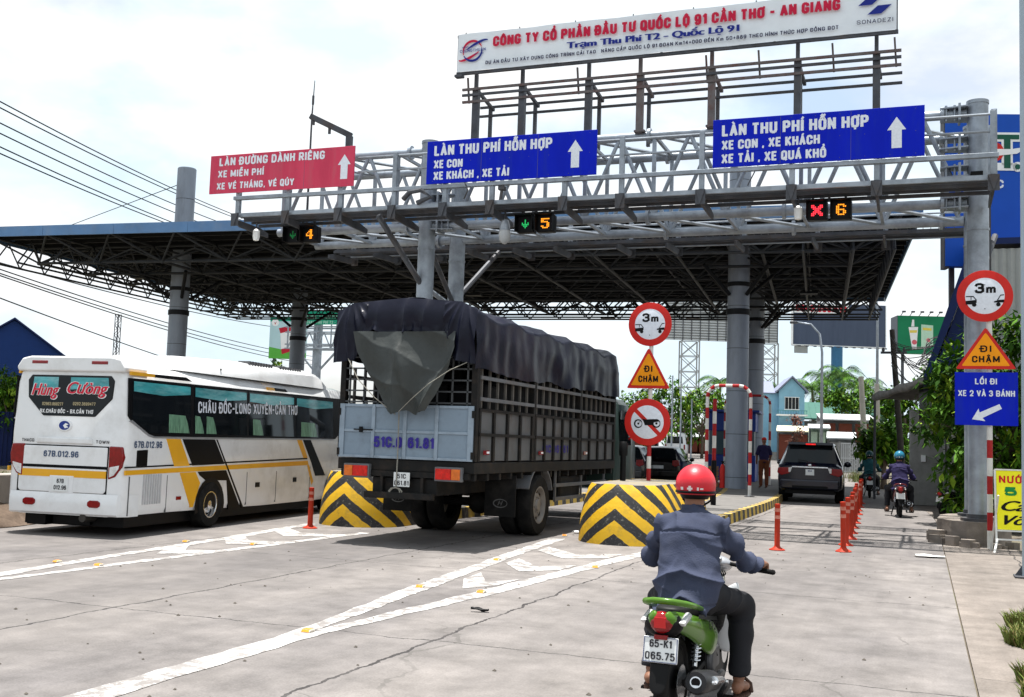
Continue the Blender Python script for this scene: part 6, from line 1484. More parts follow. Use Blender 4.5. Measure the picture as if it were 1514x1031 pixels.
    loft([[(-.09, .05, .58), (.09, .05, .58), (.09, .03, .55), (-.09, .03, .55)], [(-.075, -.16, .56), (.075, -.16, .56), (.075, -.15, .52), (-.075, -.15, .52)], [(-.06, -.245, .46), (.06, -.245, .46), (.055, -.225, .44), (-.055, -.225, .44)], [(-.058, -.285, .34), (.058, -.285, .34), (.05, -.27, .335), (-.05, -.27, .335)], [(-.045, -.32, .25), (.045, -.32, .25), (.04, -.305, .245), (-.04, -.305, .245)]], 'mudguard', blackm)
    pl = plate(o, (0, -.335, .43), .182, .135, [('65-K1', .012, .115, .040), ('065.75', -.052, .155, .040)], platek); pl.rotation_euler = (R(-10), 0, R(0)); pl.location = (0, .0, .0)
    b = MB(); e = .004
    for x0, x1, z0, z1 in ((-.088, .088, .537, .540), (-.088, .088, .410, .413), (-.088, -.085, .4135, .5365), (.085, .088, .4135, .5365)): b.box(x0, x1, -.3385, -.3355, z0-.045, z1-.045)
    b.build('border', plateb, pl)
    # leg shield, headlamp cowl, forks and bars
    for s in (-1, 1):
        P = [(.80, .30, .66, .07), (.88, .27, .72, .15), (.98, .28, .74, .19), (1.06, .36, .70, .15), (1.10, .45, .62, .09)]
        sec = [[(s*x, y, z0), (s*(x+.02), y, (z0+z1)/2), (s*x, y, z1), (s*(x-.03), y, z1-.01), (s*(x-.01), y, (z0+z1)/2), (s*(x-.03), y, z0+.01)] for y, z0, z1, x in P]
        loft(sec, 'leg_shield', bikewhite if True else paint); sec2 = [[(s*(x+.022), y, z0+.04), (s*(x+.026), y, z0+.12), (s*(x+.02), y, z0+.2), (s*(x+.01), y, z0+.12)] for y, z0, z1, x in P[1:4]]; loft(sec2, 'shield_flash', paint)
        MB().tube((s*.07, 1.17, .27), (s*.06, 1.0, .75), .022, 10).build('fork', chrome, o, smooth='auto')
        MB().path([(s*.28, .90, .84), (s*.30, .87, 1.00)], .006, 6).ball((s*.31, .87, 1.03), .06, 12, (1, .25, .65)).build('mirror', blackm, o, smooth=True) if False else None
        MB().tube((s*.25, .925, .815), (s*.385, .905, .805), .016, 10).ball((s*.387, .905, .805), .018, 8).build('grip', rubber, o, smooth='auto')
        MB().path([(s*.25, .955, .82), (s*.28, .985, .815), (s*.375, .97, .80)], .006, 6).build('lever', chrome, o)
        MB().box(s*.17-.02 if s > 0 else -.31, s*.17+.14 if s > 0 else -.15, .53, .57, .085, .10).build('foot_peg', rubber, o)
    MB().path([(-.27, .925, .815), (-.12, .98, .83), (.12, .98, .83), (.27, .925, .815)], .013, 8).build('handlebar', blackm, o, smooth='auto')
    loft([[(-.10, .90, .80), (.10, .90, .80), (.12, .92, .86), (.0, .93, .885), (-.12, .92, .86)], [(-.13, 1.0, .76), (.13, 1.0, .76), (.16, 1.0, .86), (0, 1.0, .91), (-.16, 1.0, .86)], [(-.09, 1.16, .74), (.09, 1.16, .74), (.11, 1.14, .82), (0, 1.12, .86), (-.11, 1.14, .82)]], 'headlamp_cowl', silver if paint is green else paint)
    MB().box(-.08, .08, .895, .93, .845, .875).build('dashboard', silver, o, bevel=.01)
    loft([[(-.10, .72, .34), (.10, .72, .34), (.11, .74, .62), (-.11, .74, .62)], [(-.14, .86, .34), (.14, .86, .34), (.16, .88, .74), (-.16, .88, .74)], [(-.10, 1.02, .44), (.10, 1.02, .44), (.12, 1.02, .72), (-.12, 1.02, .72)]], 'inner_cowl', blackm)
    b = MB()
    for k in range(9):
        a0, a1 = R(20+k*14), R(34+k*14); b.add([(x, 1.17+.295*math.cos(a), .265+.295*math.sin(a)) for a in (a0, a1) for x in (-.055, .055)], [(0, 1, 3, 2)])
    fm = b.build('mudguard', paint, o); fm.modifiers.new('t', 'SOLIDIFY').thickness = .006
    sh_ = MB()
    for s in (-1, 1):
        sh_.tube((s*.10, .10, .34), (s*.085, .26, .60), .014, 8)
        for k in range(9): sh_.lathe([(.028, -.004), (.030, 0), (.028, .004)], 10, (s*(.10-.0015*k*1.0), .12+.0125*k, .375+.02*k))
    sh_.build('shock_absorber', chrome, o, smooth='auto')
    cb_ = MB()
    for k in range(4): cb_.path([(.02+.015*k, .96, .83), (.05+.01*k, 1.0+.01*k, .76), (.03, .95, .66)], .005, 5)
    cb_.path([(.08, .60, .40), (.11, .40, .44), (.10, .15, .50)], .007, 5).path([(-.02, .45, .48), (.09, .58, .38), (.10, .70, .30)], .008, 5); cb_.build('cables', rubber, o)
    MB().prism([(-.04, .20), (.03, .17), (.45, .215), (.46, .245), (.03, .235)], 'x', .092, .108).build('swingarm', silver, o, bevel=.006)
    bl_ = MB()
    for y_, z_ in ((.25, .305), (.05, .345), (-.12, .372)): bl_.lathe([(.010, 0), (.010, .012)], 6, (.243, y_, z_-.06), 'x')
    bl_.build('muffler_bolts', chrome, mo)
    MB().box(-.03, .03, -.277, -.262, .60, .655).build('bulb_glow', mat('lens_bright', (.5, .03, .03), .2), [q for q in o.children if q.name.startswith('tail_light')][0])
    MB().bar((.16, .50, .10), (.16, .78, .13), .03).bar((-.12, .45, .22), (-.17, .50, .03), .018).build('pedal_and_stand', blackm, o)
    return o
pw = at(978, 963, 5.5); BX, BYY = pw.x, pw.y+.30
bike = motorbike('green and white motorbike ridden by the person in the red helmet, plate 65-K1 065.75', (BX, BYY, 0), green, 'motorbikes on the road')
bike.rotation_euler = (0, 0, R(-1.5)); bike.location = (BX-.01, BYY, 0)
rid = rider('person in a red helmet and slate blue jacket riding the green motorbike', (BX, BYY, 0), (skin, jacket, trouser, helm), detail=1.25, group='riders and people at the toll')
rid.rotation_euler = (0, 0, R(-1.5)); rid.location = bike.location
bike.scale = rid.scale = (1, 1, .955)
dec = mat('decal_white', (.65, .6, .6), .5)
hl = [c for c in rid.children if c.name.startswith('helmet')][0]
b = MB()
def dc(a, z, w, h):
    r = .1235; ca = R(-90+a); pts = []
    for du, dz in ((-1, -1), (1, -1), (1, 1), (-1, 1)):
        t = ca+du*w/2/r; rr = math.sqrt(max(0, 1-((z+dz*h/2)/(r*1.02))**2))*r; pts.append((rr*.95*math.cos(t)*1.008, .505+rr*1.08*math.sin(t)*1.008, 1.345+z+dz*h/2))
    b.poly(pts)
for a, w, h in ((-28, .020, .018), (-3, .016, .034), (-3, .034, .012), (20, .012, .018), (31, .020, .010)): dc(a, -.022, w, h)
b.build('decal', dec, hl)
def recolor(root, mp):
    for ch in [c for c in scene.objects if c.parent == root]:
        if ch.type == 'MESH':
            new = [mp.get(m.name, m) for m in ch.data.materials]
            if any(a != c for a, c in zip(new, ch.data.materials)):
                ch.data = ch.data.copy()
                for i, m in enumerate(new): ch.data.materials[i] = m
        recolor(ch, mp)
bred = mat('scooter_dark_red', (.10, .01, .012), .3, 0, .1, 3, coat=.5); shirt1 = mat('shirt_indigo', (.022, .018, .06), .8); shirt2 = mat('shirt_teal', (.015, .07, .085), .8); hblue = mat('helmet_teal', (.02, .16, .26), .25, 0, .1, 4, coat=.5); skd = skin
for lb, lr, (x, y), mpb, mpr in (('dark scooter with white plate in the motorcycle lane past the bollards', 'person in a teal helmet and indigo shirt riding beyond the bollards', (-.47, 27.6), {'bike_green': bred, 'bike_white': blackm}, {'jacket_slate': shirt1, 'helmet_red': hblue}),
                                 ('dark motorbike with lit red lamp farther along the lane by the pavement', 'person in a teal shirt riding farthest away in the motorcycle lane', (-1.62, 38.5), {'bike_green': carblk, 'bike_white': blackm}, {'jacket_slate': shirt2, 'helmet_red': mat('helmet_dark', (.01, .05, .06), .4)})):
    c = copy_tree(bike, None, lb, (x, y, 0), 3); recolor(c, mpb); c.scale = (1.08,)*3
    for s in [q for q in scene.objects if q.parent == c]:      # plates of the others cannot be read
        if s.name.startswith('licence_plate'):
            for q in [q for q in scene.objects if q.parent == s]: bpy.data.objects.remove(q)
        elif s.name.startswith('side_fairing'):
            for q in [q for q in scene.objects if q.parent == s and q.name.startswith('badge')]: bpy.data.objects.remove(q)
    c = copy_tree(rid, None, lr, (x, y, 0), 3); recolor(c, mpr); c.scale = (1.08,)*3
# pedestrian by the booth
pd = thing('person', 'person in a red cap and dark blue shirt standing at the booth beside the SUV', 'person', (-5.05, 38.0, .2), 20, 'riders and people at the toll')
f = Field((-.35, -.25, -.02), (.35, .3, 1.75), .012)
f.ell((0, .02, 1.60), (.075, .09, .11)); f.cap((0, .10, 1.59), (0, .115, 1.58), .015, None, .01); f.cap((0, 0, 1.5), (0, 0, 1.38), .055); f.chain([((0, 0, 1.35), .11), ((0, 0, 1.1), .105), ((0, 0, .92), .12)], .05, (1.3, .85, 1))
for s in (-1, 1):
    f.chain([((s*.16, 0, 1.38), .055), ((s*.24, .02, 1.12), .042), ((s*.22, .14, .90), .03), ((s*.21, .18, .82), .03)], .03); f.chain([((s*.09, 0, .9), .09), ((s*.10, .03, .48), .06), ((s*.10, 0, .08), .04), ((s*.11, .14, .03), .035)], .03)
f.build('body', skin, pd)
f = Field((-.35, -.25, .8), (.35, .3, 1.5), .012); f.chain([((0, 0, 1.36), .12), ((0, 0, 1.1), .115), ((0, 0, .90), .128)], .05, (1.32, .88, 1))
for s in (-1, 1): f.chain([((s*.16, 0, 1.38), .068), ((s*.235, .02, 1.15), .058)], .03)
f.cut((0, 0, -1), -.86); f.build('shirt', shirt1, pd, lambda p: .008*ridge(p, (.5, .2, .8), 20))
f = Field((-.3, -.25, .05), (.3, .3, 1.0), .012); f.ell((0, 0, .92), (.16, .12, .10))
for s in (-1, 1): f.chain([((s*.085, 0, .88), .10), ((s*.10, .03, .48), .075), ((s*.10, 0, .12), .06)], .03)
f.build('trousers', mat('trousers_rust', (.14, .045, .02), .8), pd)
MB().lathe([(.001, .10), (.05, .092), (.082, .05), (.086, .0)], 16, (0, .02, 1.63)).add([(-.07, .09, 1.64), (.07, .09, 1.64), (.05, .19, 1.62), (-.05, .19, 1.62)], [(0, 1, 2, 3)]).build('cap', regred, pd, smooth=True)
# ================================================================== SURROUNDINGS
def ground_at(u, v, d):
    p = at(u, v, d); return Vector((p.x, p.y, gz(p.y)))
corr = lambda n, c, rot=0: mat(n, c, .5, .1, .15, 2, dirt=tuple(x*.6 for x in c), dirt_amt=.5)
navyroof = corr('navy_sheet', (.012, .022, .085)); bluewall = corr('blue_sheet', (.008, .03, .13)); greysheet = corr('grey_sheet', (.34, .35, .35)); greenroof = corr('green_sheet', (.05, .13, .105)); palesheet = corr('pale_sheet', (.52, .54, .55)); brownsh = corr('brown_shutter', (.16, .045, .028)); palewall = mat('grey_render', (.26, .26, .25), .85, 0, .15, 1.5, dirt=(.12, .12, .11), dirt_amt=.5)
def corrugated(mb, p, q, z0, z1, pitch=.2, amp=.03):
    p, q = Vector(p), Vector(q); L = (q-p).length; n = int(L/pitch*2); d = (q-p)/n; nr = Vector((-d.y, d.x, 0)).normalized()*amp; vs = []
    for i in range(n+1): c = p+d*i+nr*(1 if i % 2 else -1); vs += [(c.x, c.y, z0), (c.x, c.y, z1)]
    mb.add(vs, [(2*i, 2*i+2, 2*i+3, 2*i+1) for i in range(n)])
# low wall with rubble footing at the far edge of the road
w = thing('low_wall', 'low concrete wall with rubble footing along the far road edge behind the bus', 'wall', (-12.75, 8, 0), 5)
b = MB(); x0 = 0
for k in range(16): b.box(-.18, .18, k*2.0, k*2.0+1.985, .18+.02*random.random(), .74+.03*random.random())
b.build('blocks', mat('wall_concrete', (.30, .28, .26), .9, 0, .2, 2, dirt=(.14, .12, .10), dirt_amt=.7, bump=.5, bscale=10), w, bevel=.02)
b = MB()
b.grid(lambda u, v: (.75*(1-u)-.15+.12*mnoise.noise(Vector((u*4, v*40, 0))), 32*v, .01+.34*min(1, u*1.5)+.10*mnoise.noise(Vector((u*5, v*60, 3)))*(u > .05)), 8, 120)
b.build('rubble', mat('rubble_soil', (.115, .085, .065), .95, 0, .4, 4, bump=.9, bscale=12), w, smooth=True)
# far west side
f = thing('sheet_fence', 'dark blue corrugated fence behind the low wall at the left edge', 'fence', (0, 0, 0)); p, q = at(-140, 640, 34), at(330, 640, 52); b = MB()
corrugated(b, (p.x, p.y, 0), (q.x, q.y, 0), .05, 1.95, .22, .025); f.location = (p.x, p.y, 0); b.xform(Matrix.Translation(-Vector((p.x, p.y, 0)))); b.build('sheets', navyroof, f)
b = MB(); 
for k in range(9): c = (q-p)*(k/8); b.box(c.x-.05, c.x+.05, c.y+.05, c.y+.13, 0, 1.98)
b.build('fence_post', dksteel, f)
g0 = at(5, 640, 30); grass([(g0.x+k*.8, g0.y+k*.5, 1.0, 400) for k in range(-2, 5)], 'far_grass', (.1, .3))
def gable(name, label, cat, loc, rz, w, L, zw, zr, wallm, roofm, over=.3):
    o = thing(name, label, cat, loc, rz); hw = w/2
    MB().prism([(-hw, 0), (hw, 0), (hw, zw), (0, zr-.05), (-hw, zw)], 'y', 0, L).build('wall', wallm, o)
    k = (zr-zw)/hw; b = MB()
    for s in (-1, 1): b.prism([(0, zr), (s*(hw+over), zw-k*over), (s*(hw+over), zw-k*over+.12), (0, zr+.14)], 'y', -over, L+over)
    b.build('roof', roofm, o); return o
h = ground_at(20, 500, 80); gable('warehouse', 'dark blue gabled warehouse roof rising behind the hedge on the left', 'warehouse', h, 45, 7.8, 18, 6.3, 9.1, bluewall, navyroof)
for i, (u, d, r, lb) in enumerate(((-5, 40, 1.25, 'leafy hedge tree behind the blue fence, cut by the frame edge'), (20, 39, 1.1, 'leafy hedge tree behind the blue fence, next to the bus'), (48, 42, 1.1, 'hedge tree mostly hidden behind the back of the bus'))):
    tree('hedge_tree', lb, 'tree', ground_at(u, 640, d), 3.4, crown_spots(2.6, 2, 1.5, 3.1, 9, .5, .85), 3200, .20, .10, .10, 'hedge trees behind the fence')
def lattice_mast(name, label, cat, loc, h, w, m=galvd, t=.03):
    o = thing(name, label, cat, loc); b = MB(); n = int(h/w/1.2)
    for sx in (-1, 1):
        for sy in (-1, 1): b.bar((sx*w/2, sy*w/2, 0), (sx*w/2, sy*w/2, h), t*1.6)
    b.build('mast_leg', m, o) if False else b.build('legs', m, o); b = MB()
    for k in range(n):
        z0, z1 = h*k/n, h*(k+1)/n; s = 1 if k % 2 else -1
        for y in (-w/2, w/2): b.bar((-s*w/2, y, z0), (s*w/2, y, z1), t); b.bar((-w/2, y, z1), (w/2, y, z1), t)
        for x in (-w/2, w/2): b.bar((x, -s*w/2, z0), (x, s*w/2, z1), t)
    b.build('lattice', m, o); return o
lattice_mast('lattice_mast', 'thin lattice radio mast above the back of the bus', 'mast', ground_at(173, 500, 90), 10.6, .34)
# green snack billboard and the far gantry
def panel_at(name, label, u0, v0, u1, v1, d, m, thick=.25, tilt=0, group=None, cat='billboard'):
    """board facing the camera side, standing on its own posts"""
    a, c = at(u0, v0, d), at(u1, v1, d); cx = (a.x+c.x)/2; cy = (a.y+c.y)/2; w = math.hypot(c.x-a.x, c.y-a.y); ang = math.degrees(math.atan2(c.y-a.y, c.x-a.x))+tilt
    g_ = gz(cy); o = thing(name, label, cat, (cx, cy, g_), ang, group); z0, z1 = c.z-g_, a.z-g_
    MB().box(-w/2, w/2, 0, thick, z0, z1).build('panel', m, o); return o, w, z0, z1
gb, gw, z0, z1 = panel_at('snack_billboard', 'green billboard with a red and white packet beyond the left canopy post', 400, 469, 452, 532, 85, mat('board_sky', (.42, .60, .64), .5, 0, .1, .6))
b = MB().poly([(-gw/2, -.01, z1), (-gw/2, -.01, z1-.35), (0, -.01, z1-.25), (gw/2, -.01, z1-.5), (gw/2, -.01, z1)]); b.mt(1).poly([(-gw/2, -.01, z0), (gw/2, -.01, z0), (gw/2, -.01, z0+.5), (0, -.01, z0+.65), (-gw/2, -.01, z0+.9)]); b.mt(2).lathe([(.28, -.012), (.28, -.008)], 20, (-gw/2+.4, 0, z1-.42), 'y')
b.mt(3).poly([(-.75, -.015, z1-.85), (.35, -.015, z1-.55), (.28, -.015, z1-1.0), (-.62, -.015, z1-1.25)]).poly([(-.42, -.015, z0+.35), (.55, -.015, z0+.72), (.55, -.015, z0+1.05), (-.5, -.015, z0+.75)]); b.mt(2).poly([(-.62, -.014, z1-1.2), (.28, -.014, z1-.95), (.55, -.014, z0+1.0), (-.5, -.014, z0+.7)]); b.mt(3).poly([(-gw/2+.3, -.016, z1-.4), (-gw/2+.4, -.016, z1-.58), (-gw/2+.52, -.016, z1-.3), (-gw/2+.41, -.016, z1-.45)])
b.build('printed_design', [mat('print_green', (.02, .30, .20), .5), mat('print_lime', (.10, .40, .06), .5), white, mat('print_red', (.45, .02, .04), .5)], gb)
b = MB(); 
for x in (-gw*.35, gw*.35): b.bar((x, .2, 0), (x, .2, z1), .22)
b.build('posts', galvd, gb)
fg = thing('far_gantry', 'distant grey lattice gantry with a green company banner for the opposite direction', 'gantry', ground_at(468, 500, 75), 4)
s75 = 75/1600; zf = lambda v: 1.5+(645-v)*s75
MB().box(-.7, 3.8, -.6, -.5, zf(489), zf(469)).build('banner', mat('far_green', (.01, .28, .17), .5), fg)
MB().text('CÔNG TY CỔ PHẦN ĐẦU TƯ', (-.5, -.612, zf(480)), 3.9, .26, .03).text('TRẠM THU PHÍ T2 - QUỐC LỘ 91', (-.5, -.612, zf(488)), 3.6, .2, .03).build('lettering', mat('far_letter', (.35, .65, .52), .5), fg)
b = MB()
for z in (zf(492), zf(500), zf(518), zf(524)): b.bar((-2.2, -.4, z), (8, -.4, z), .09); b.bar((-2.2, .8, z), (8, .8, z), .09)
for k in range(9):
    x = -2.0+k*1.1; b.bar((x, -.4, zf(524)), (x+.55, -.4, zf(500)), .07); b.bar((x+.55, -.4, zf(500)), (x+1.1, -.4, zf(524)), .07); b.bar((x, -.4, zf(524)), (x, -.4, zf(489)), .08); b.bar((x, -.4, zf(524)), (x, .8, zf(518)), .06)
b.build('truss', galv, fg); MB().tube((.0, .2, 0), (.0, .2, zf(486)), .32, 14).build('column', galv, fg, smooth='auto')
b = MB().bar((0, .2, zf(560)), (-1.6, .2, zf(524)), .12).bar((0, .2, zf(560)), (1.6, .2, zf(524)), .12); b.build('strut', galv, fg)
for u, lb in ((407, 'small tree under the green billboard, on the left'), (428, 'small tree under the green billboard, against the canopy post')):
    g1 = ground_at(u, 560, 70); tree('small_tree', lb, 'tree', g1, 5.6, crown_spots(1.4, 1.2, 3.6, 5.6, 5, .35, .55), 700, .22, .12, .10, 'trees beyond the toll plaza')
# dark blank billboard, green cream billboard, slatted billboard back on a lattice tower
db, w_, z0, z1 = panel_at('blank_billboard', 'large blank slate grey billboard on a single blue pole beyond the canopy', 1173, 447, 1309, 514, 120, mat('billboard_slate', (.070, .090, .140), .5, 0, .1, .4, dirt=(.03, .04, .07), dirt_amt=.5, dirt_scale=.35, stretch=(1.5, 1, .2)), .5)
MB().box(-w_/2-.05, w_/2+.05, -.06, .56, z0-.12, z0).box(-w_/2-.08, -w_/2, -.06, .56, z0, z1).box(w_/2, w_/2+.08, -.06, .56, z0, z1).build('frame', white, db)
MB().tube((-.15, .3, 0), (-.15, .3, z0-.1), .62, 18).build('pole', mat('pole_blue', (.05, .16, .30), .5), db, smooth='auto')
b = MB()
for k in range(12): x = -w_/2+.4+k*(w_-.8)/11; b.bar((x, 0, z0-.1), (x, -1.0, z0-.25), .05).box(x-.15, x+.15, -1.15, -.95, z0-.32, z0-.2)
b.build('lamp_arms', galvd, db)
MB().box(-w_/2+.1, w_*.10, -.04, -.01, z1-1.15, z1-.05).build('strip', white, db); MB().text('0905.009.512', (-w_/2+.25, -.05, z1-1.0), w_*.55, .75, .06).build('phone_number', mat('phone_red', (.55, .02, .04), .5), db)
MB().box(-w_/2+.2, -w_/2+1.7, .1, .2, z0-.95, z0-.15).build('small_notice', greysheet, db)
cbd, w_, z0, z1 = panel_at('cream_billboard', 'green billboard showing a tube and carton beyond the canopy edge', 1329, 466, 1402, 525, 70, mat('board_green', (.012, .19, .085), .5, 0, .08, .8), .5, -8)
b = MB().poly([(-.95, -.01, z1-.75), (-.35, -.01, z1-.72), (-.45, -.01, z0+.3), (-.72, -.01, z0+.28)]); b.mt(1).poly([(-.90, -.014, z1-.95), (-.40, -.014, z1-.93), (-.44, -.014, z1-1.1), (-.86, -.014, z1-1.12)]); b.mt(0).prism([(-.78, z1-.7), (-.58, z1-.7), (-.60, z1-.25), (-.72, z1-.25)], 'y', -.012, -.008)
b.mt(2).poly([(-.15, -.01, z1-.55), (.6, -.01, z1-.6), (.6, -.01, z0+.55), (-.15, -.01, z0+.45)]); b.mt(3).lathe([(.16, -.016), (.16, -.012)], 14, (-.58, 0, z0+.75), 'y').lathe([(.13, -.016), (.13, -.012)], 14, (.3, 0, z0+.9), 'y'); b.mt(1).poly([(-.05, -.015, z1-.75), (.5, -.015, z1-.78), (.5, -.015, z1-.95), (-.05, -.015, z1-.92)])
b.build('printed_design', [white, mat('print_yellow', (.70, .55, .10), .5), mat('print_mint', (.45, .65, .50), .5), mat('print_pink', (.60, .12, .15), .5)], cbd)
MB().box(-w_/2-.03, -w_/2, -.02, 1.5, z0, z1).build('side_panel', mat('side_slate', (.10, .11, .13), .6), cbd); MB().bar((-w_*.38, .3, 0), (-w_*.38, .3, z0), .16).bar((w_*.3, .3, 0), (w_*.3, .3, z0), .16).build('posts', galvd, cbd)
b = MB()
for k in range(6): x = -w_/2+.2+k*(w_-.4)/5; b.bar((x, 0, z1), (x, -.7, z1+.2), .035).box(x-.1, x+.1, -.8, -.62, z1+.12, z1+.22)
b.build('lamp_arms', galvd, cbd)
sb, w_, z0, z1 = panel_at('slatted_billboard', 'pale slatted back of a billboard on lattice towers behind the canopy post', 985, 440, 1149, 508, 140, greysheet, .2)
b = MB()
for k in range(16): z = z0+(z1-z0)*k/16; b.box(-w_/2, w_/2, -.14, -.01, z, z+.14)
b.build('slats', palesheet, sb)
b = MB()
for k in range(14): x = -w_/2+w_*k/13; b.box(x-.05, x+.05, -.22, -.142, z0, z1)
b.build('stiffeners', galvd, sb)
for xt in (-w_/2+3.3, w_/2-1.0):
    b = MB(); ww = 2.3
    for sx in (-1, 1):
        for sy in (0, 1.6): b.bar((xt+sx*ww/2, sy, 0), (xt+sx*ww/2, sy, z0), .16)
    for k in range(7):
        za, zb_ = z0*k/7, z0*(k+1)/7
        for sy in (0, 1.6): b.bar((xt-ww/2, sy, za), (xt+ww/2, sy, zb_), .09); b.bar((xt+ww/2, sy, za), (xt-ww/2, sy, zb_), .09); b.bar((xt-ww/2, sy, zb_), (xt+ww/2, sy, zb_), .09)
    b.build('lattice_tower', greysheet, sb)
# blue roadside billboard with the winged letter emblem
bl = thing('blue_billboard', 'tall blue billboard with a winged green letter emblem behind the roadside posts', 'billboard', (.58, 29.6, 0), 16)
MB().box(0, 3.6, 0, .3, 6.35, 10.35).build('panel', mat('board_blue', (.010, .075, .42), .45, 0, .08, .8), bl)
MB().box(-.02, .10, .04, .36, 6.3, 10.3).box(.2, .32, .31, .42, 0, 10).box(2.6, 2.72, .31, .42, 0, 10).build('frame', galvd, bl)
b = MB()
for (xa, xb, za, zb_) in ((1.18, 1.90, 9.62, 9.86), (1.40, 1.68, 9.0, 9.62), (1.18, 1.78, 8.86, 9.06)): b.box(xa, xb, -.02, -.005, za, zb_)
b.lathe([(.13, -.02), (.13, -.005)], 16, (1.80, 0, 8.96), 'y'); b.poly([(1.1, -.034, 9.42), (1.65, -.034, 9.42), (2.08, -.034, 9.50), (1.78, -.034, 9.30), (1.1, -.034, 9.22)])
b.mt(1)
for (xa, xb, za, zb_) in ((1.22, 1.84, 9.68, 9.80), (1.46, 1.62, 8.92, 9.68)): b.box(xa, xb, -.03, -.021, za, zb_)
b.lathe([(.07, -.03), (.07, -.021)], 14, (1.80, 0, 8.96), 'y'); b.mt(2).lathe([(.26, -.028), (.26, -.022)], 20, (1.20, 0, 9.35), 'y'); b.build('emblem', [white, mat('emblem_green', (.015, .09, .06), .5), regred], bl)
MB().text('CTC', (.72, -.01, 8.40), .72, .22, .04).text('NHÔM KÍNH', (1.45, -.01, 6.80), 1.7, .14, .03).build('lettering', retro, bl)
# roadside building with navy sheet roof slope, awning and grey wall
sh = thing('roadside_shop', 'roadside shop with a steep navy sheet roof edge and grey corrugated wall behind the tree', 'building', (0, 0, 0)); O = Vector((.1, 28.2, 0)); sh.location = O
MB().prism([(-.05, 3.4), (.08, 3.4), (1.25, 6.55), (1.25, 6.9), (1.1, 6.9)], 'y', -.15, 8).prism([(1.25, 6.6), (5, 6.6), (5, 6.75), (1.25, 6.75)], 'y', -.15, 8).build('roof', navyroof, sh)
MB().prism([(.14, 3.4), (1.22, 6.5), (2.2, 6.5), (2.2, 3.4)], 'y', .02, .08).build('gable_cladding', navyroof, sh)
b = MB(); corrugated(b, (1.0, -.06, 0), (5, -.06, 0), 0, 6.5, .18, .03); b.build('corrugated_wall', greysheet, sh)
MB().box(2.2, 5, .1, 8, 0, 6.4).box(.6, .7, .2, 8, 0, 3.4).build('wall', palewall, sh)
aw = thing('awning', 'sagging grey tarpaulin awning over the dark stall past the motorcycle lane', 'awning', (-.4, 34.5, 0)); O = Vector((-.4, 34.5, 0))
A, B_ = Vector((-1.45, 38.0, 3.35))-O, Vector((.62, 31.6, 3.72))-O; ex_ = Vector((2.4, .9, .25))
MB().grid(lambda u, v: A.lerp(B_, u)+ex_*v+Vector((0, 0, -.25*math.sin(math.pi*v)*(.6+.4*math.sin(u*9)))), 20, 10).build('sheet', mat('awning_grey', (.09, .09, .095), .8, 0, .3, 3), aw, smooth=True)
b = MB(); b.path([A.lerp(B_, k/10)+Vector((0, 0, .03*math.sin(k*2.1))) for k in range(11)], [.12+.03*math.sin(k*1.7) for k in range(11)], 10); b.build('rolled_edge', mat('awning_roll', (.24, .23, .22), .85, 0, .3, 4), aw, smooth=True)
MB().bar(A-Vector((0, 0, 3.35)), A, .08).bar(B_-Vector((0, 0, 3.72)), B_, .07).bar(A+ex_-Vector((0, 0, 3.6)), A+ex_, .08).build('posts', galvd, aw)
MB().grid(lambda u, v: A.lerp(B_, .55+.45*u)+Vector((.25, .1, -.05-1.0*v)), 8, 3).build('shade_sheet', black, aw)  # black hanging sheet stands in for the shade under the awning
kw = thing('grey_wall', 'plain grey rendered wall of the stall under the awning', 'wall', (-.30, 34.6, 0), 12); MB().box(0, 1.9, 0, .2, 0, 2.85).build('render', palewall, kw, bevel=.02); MB().box(.3, .42, -.05, 0, 1.3, 1.5).box(.95, 1.05, -.04, 0, 1.55, 1.85).build('meter_box', white, kw)
# poles and street lamps
def upole(label, p0, p1, r, m, arms=(), cat='pole', name='utility_pole', group='poles along the road'):
    o = thing(name, label, cat, p0, 0, group); v = Vector(p1)-Vector(p0); MB().path([(0, 0, -.1), v], [r, r*.75], 12).build('shaft', m, o, smooth='auto')
    if arms:
        b = MB()
        for t, L_ in arms: c = v*t; b.bar(c+Vector((-L_/2, 0, 0)), c+Vector((L_/2, 0, 0)), .08); [b.lathe([(.04, 0), (.06, .05), (.03, .14)], 8, tuple(c+Vector((x, 0, .04)))) for x in (-L_*.4, 0, L_*.4)]
        b.build('crossarm', galvd, o)
    return o
conc = mat('pole_concrete', (.36, .34, .30), .85, 0, .15, 3)
upole('dark leaning wooden pole at the corner of the awning', (-.55, 41.0, 0), (-1.0, 41.5, 6.0), .12, mat('old_pole', (.05, .045, .04), .9, 0, .3, 6), [(.86, .9)])
upole('pale concrete pole beside the awning, the nearer of the pair', (-2.45, 55.0, gz(55)), (-2.75, 55.2, 5.2), .16, conc); upole('pale concrete pole beside the awning, farther of the pair', (-2.0, 57.5, gz(57)), (-2.1, 57.6, 5.0), .15, conc)
def street_lamp(label, x, y, h, arm):
    o = thing('street_lamp', label, 'street lamp', (x, y, gz(y)), 0, 'street lamps beyond the canopy'); MB().path([(0, 0, -.1), (0, 0, h*.8), (arm*.1, 0, h*.92), (arm*.45, 0, h*.985), (arm, 0, h)], [.10, .07, .06, .05, .04], 10).build('pole', galv, o, smooth=True)
    MB().box(min(arm, arm*1.3), max(arm, arm*1.3), -.12, .12, h-.08, h+.05).build('lamp_head', galvd, o, bevel=.03)
street_lamp('slim street lamp with curved arm in front of the blank billboard', -5.15, 62, 8.5, -1.35); street_lamp('slim street lamp at the right end of the blank billboard', -2.3, 63.5, 11.5, -1.4)
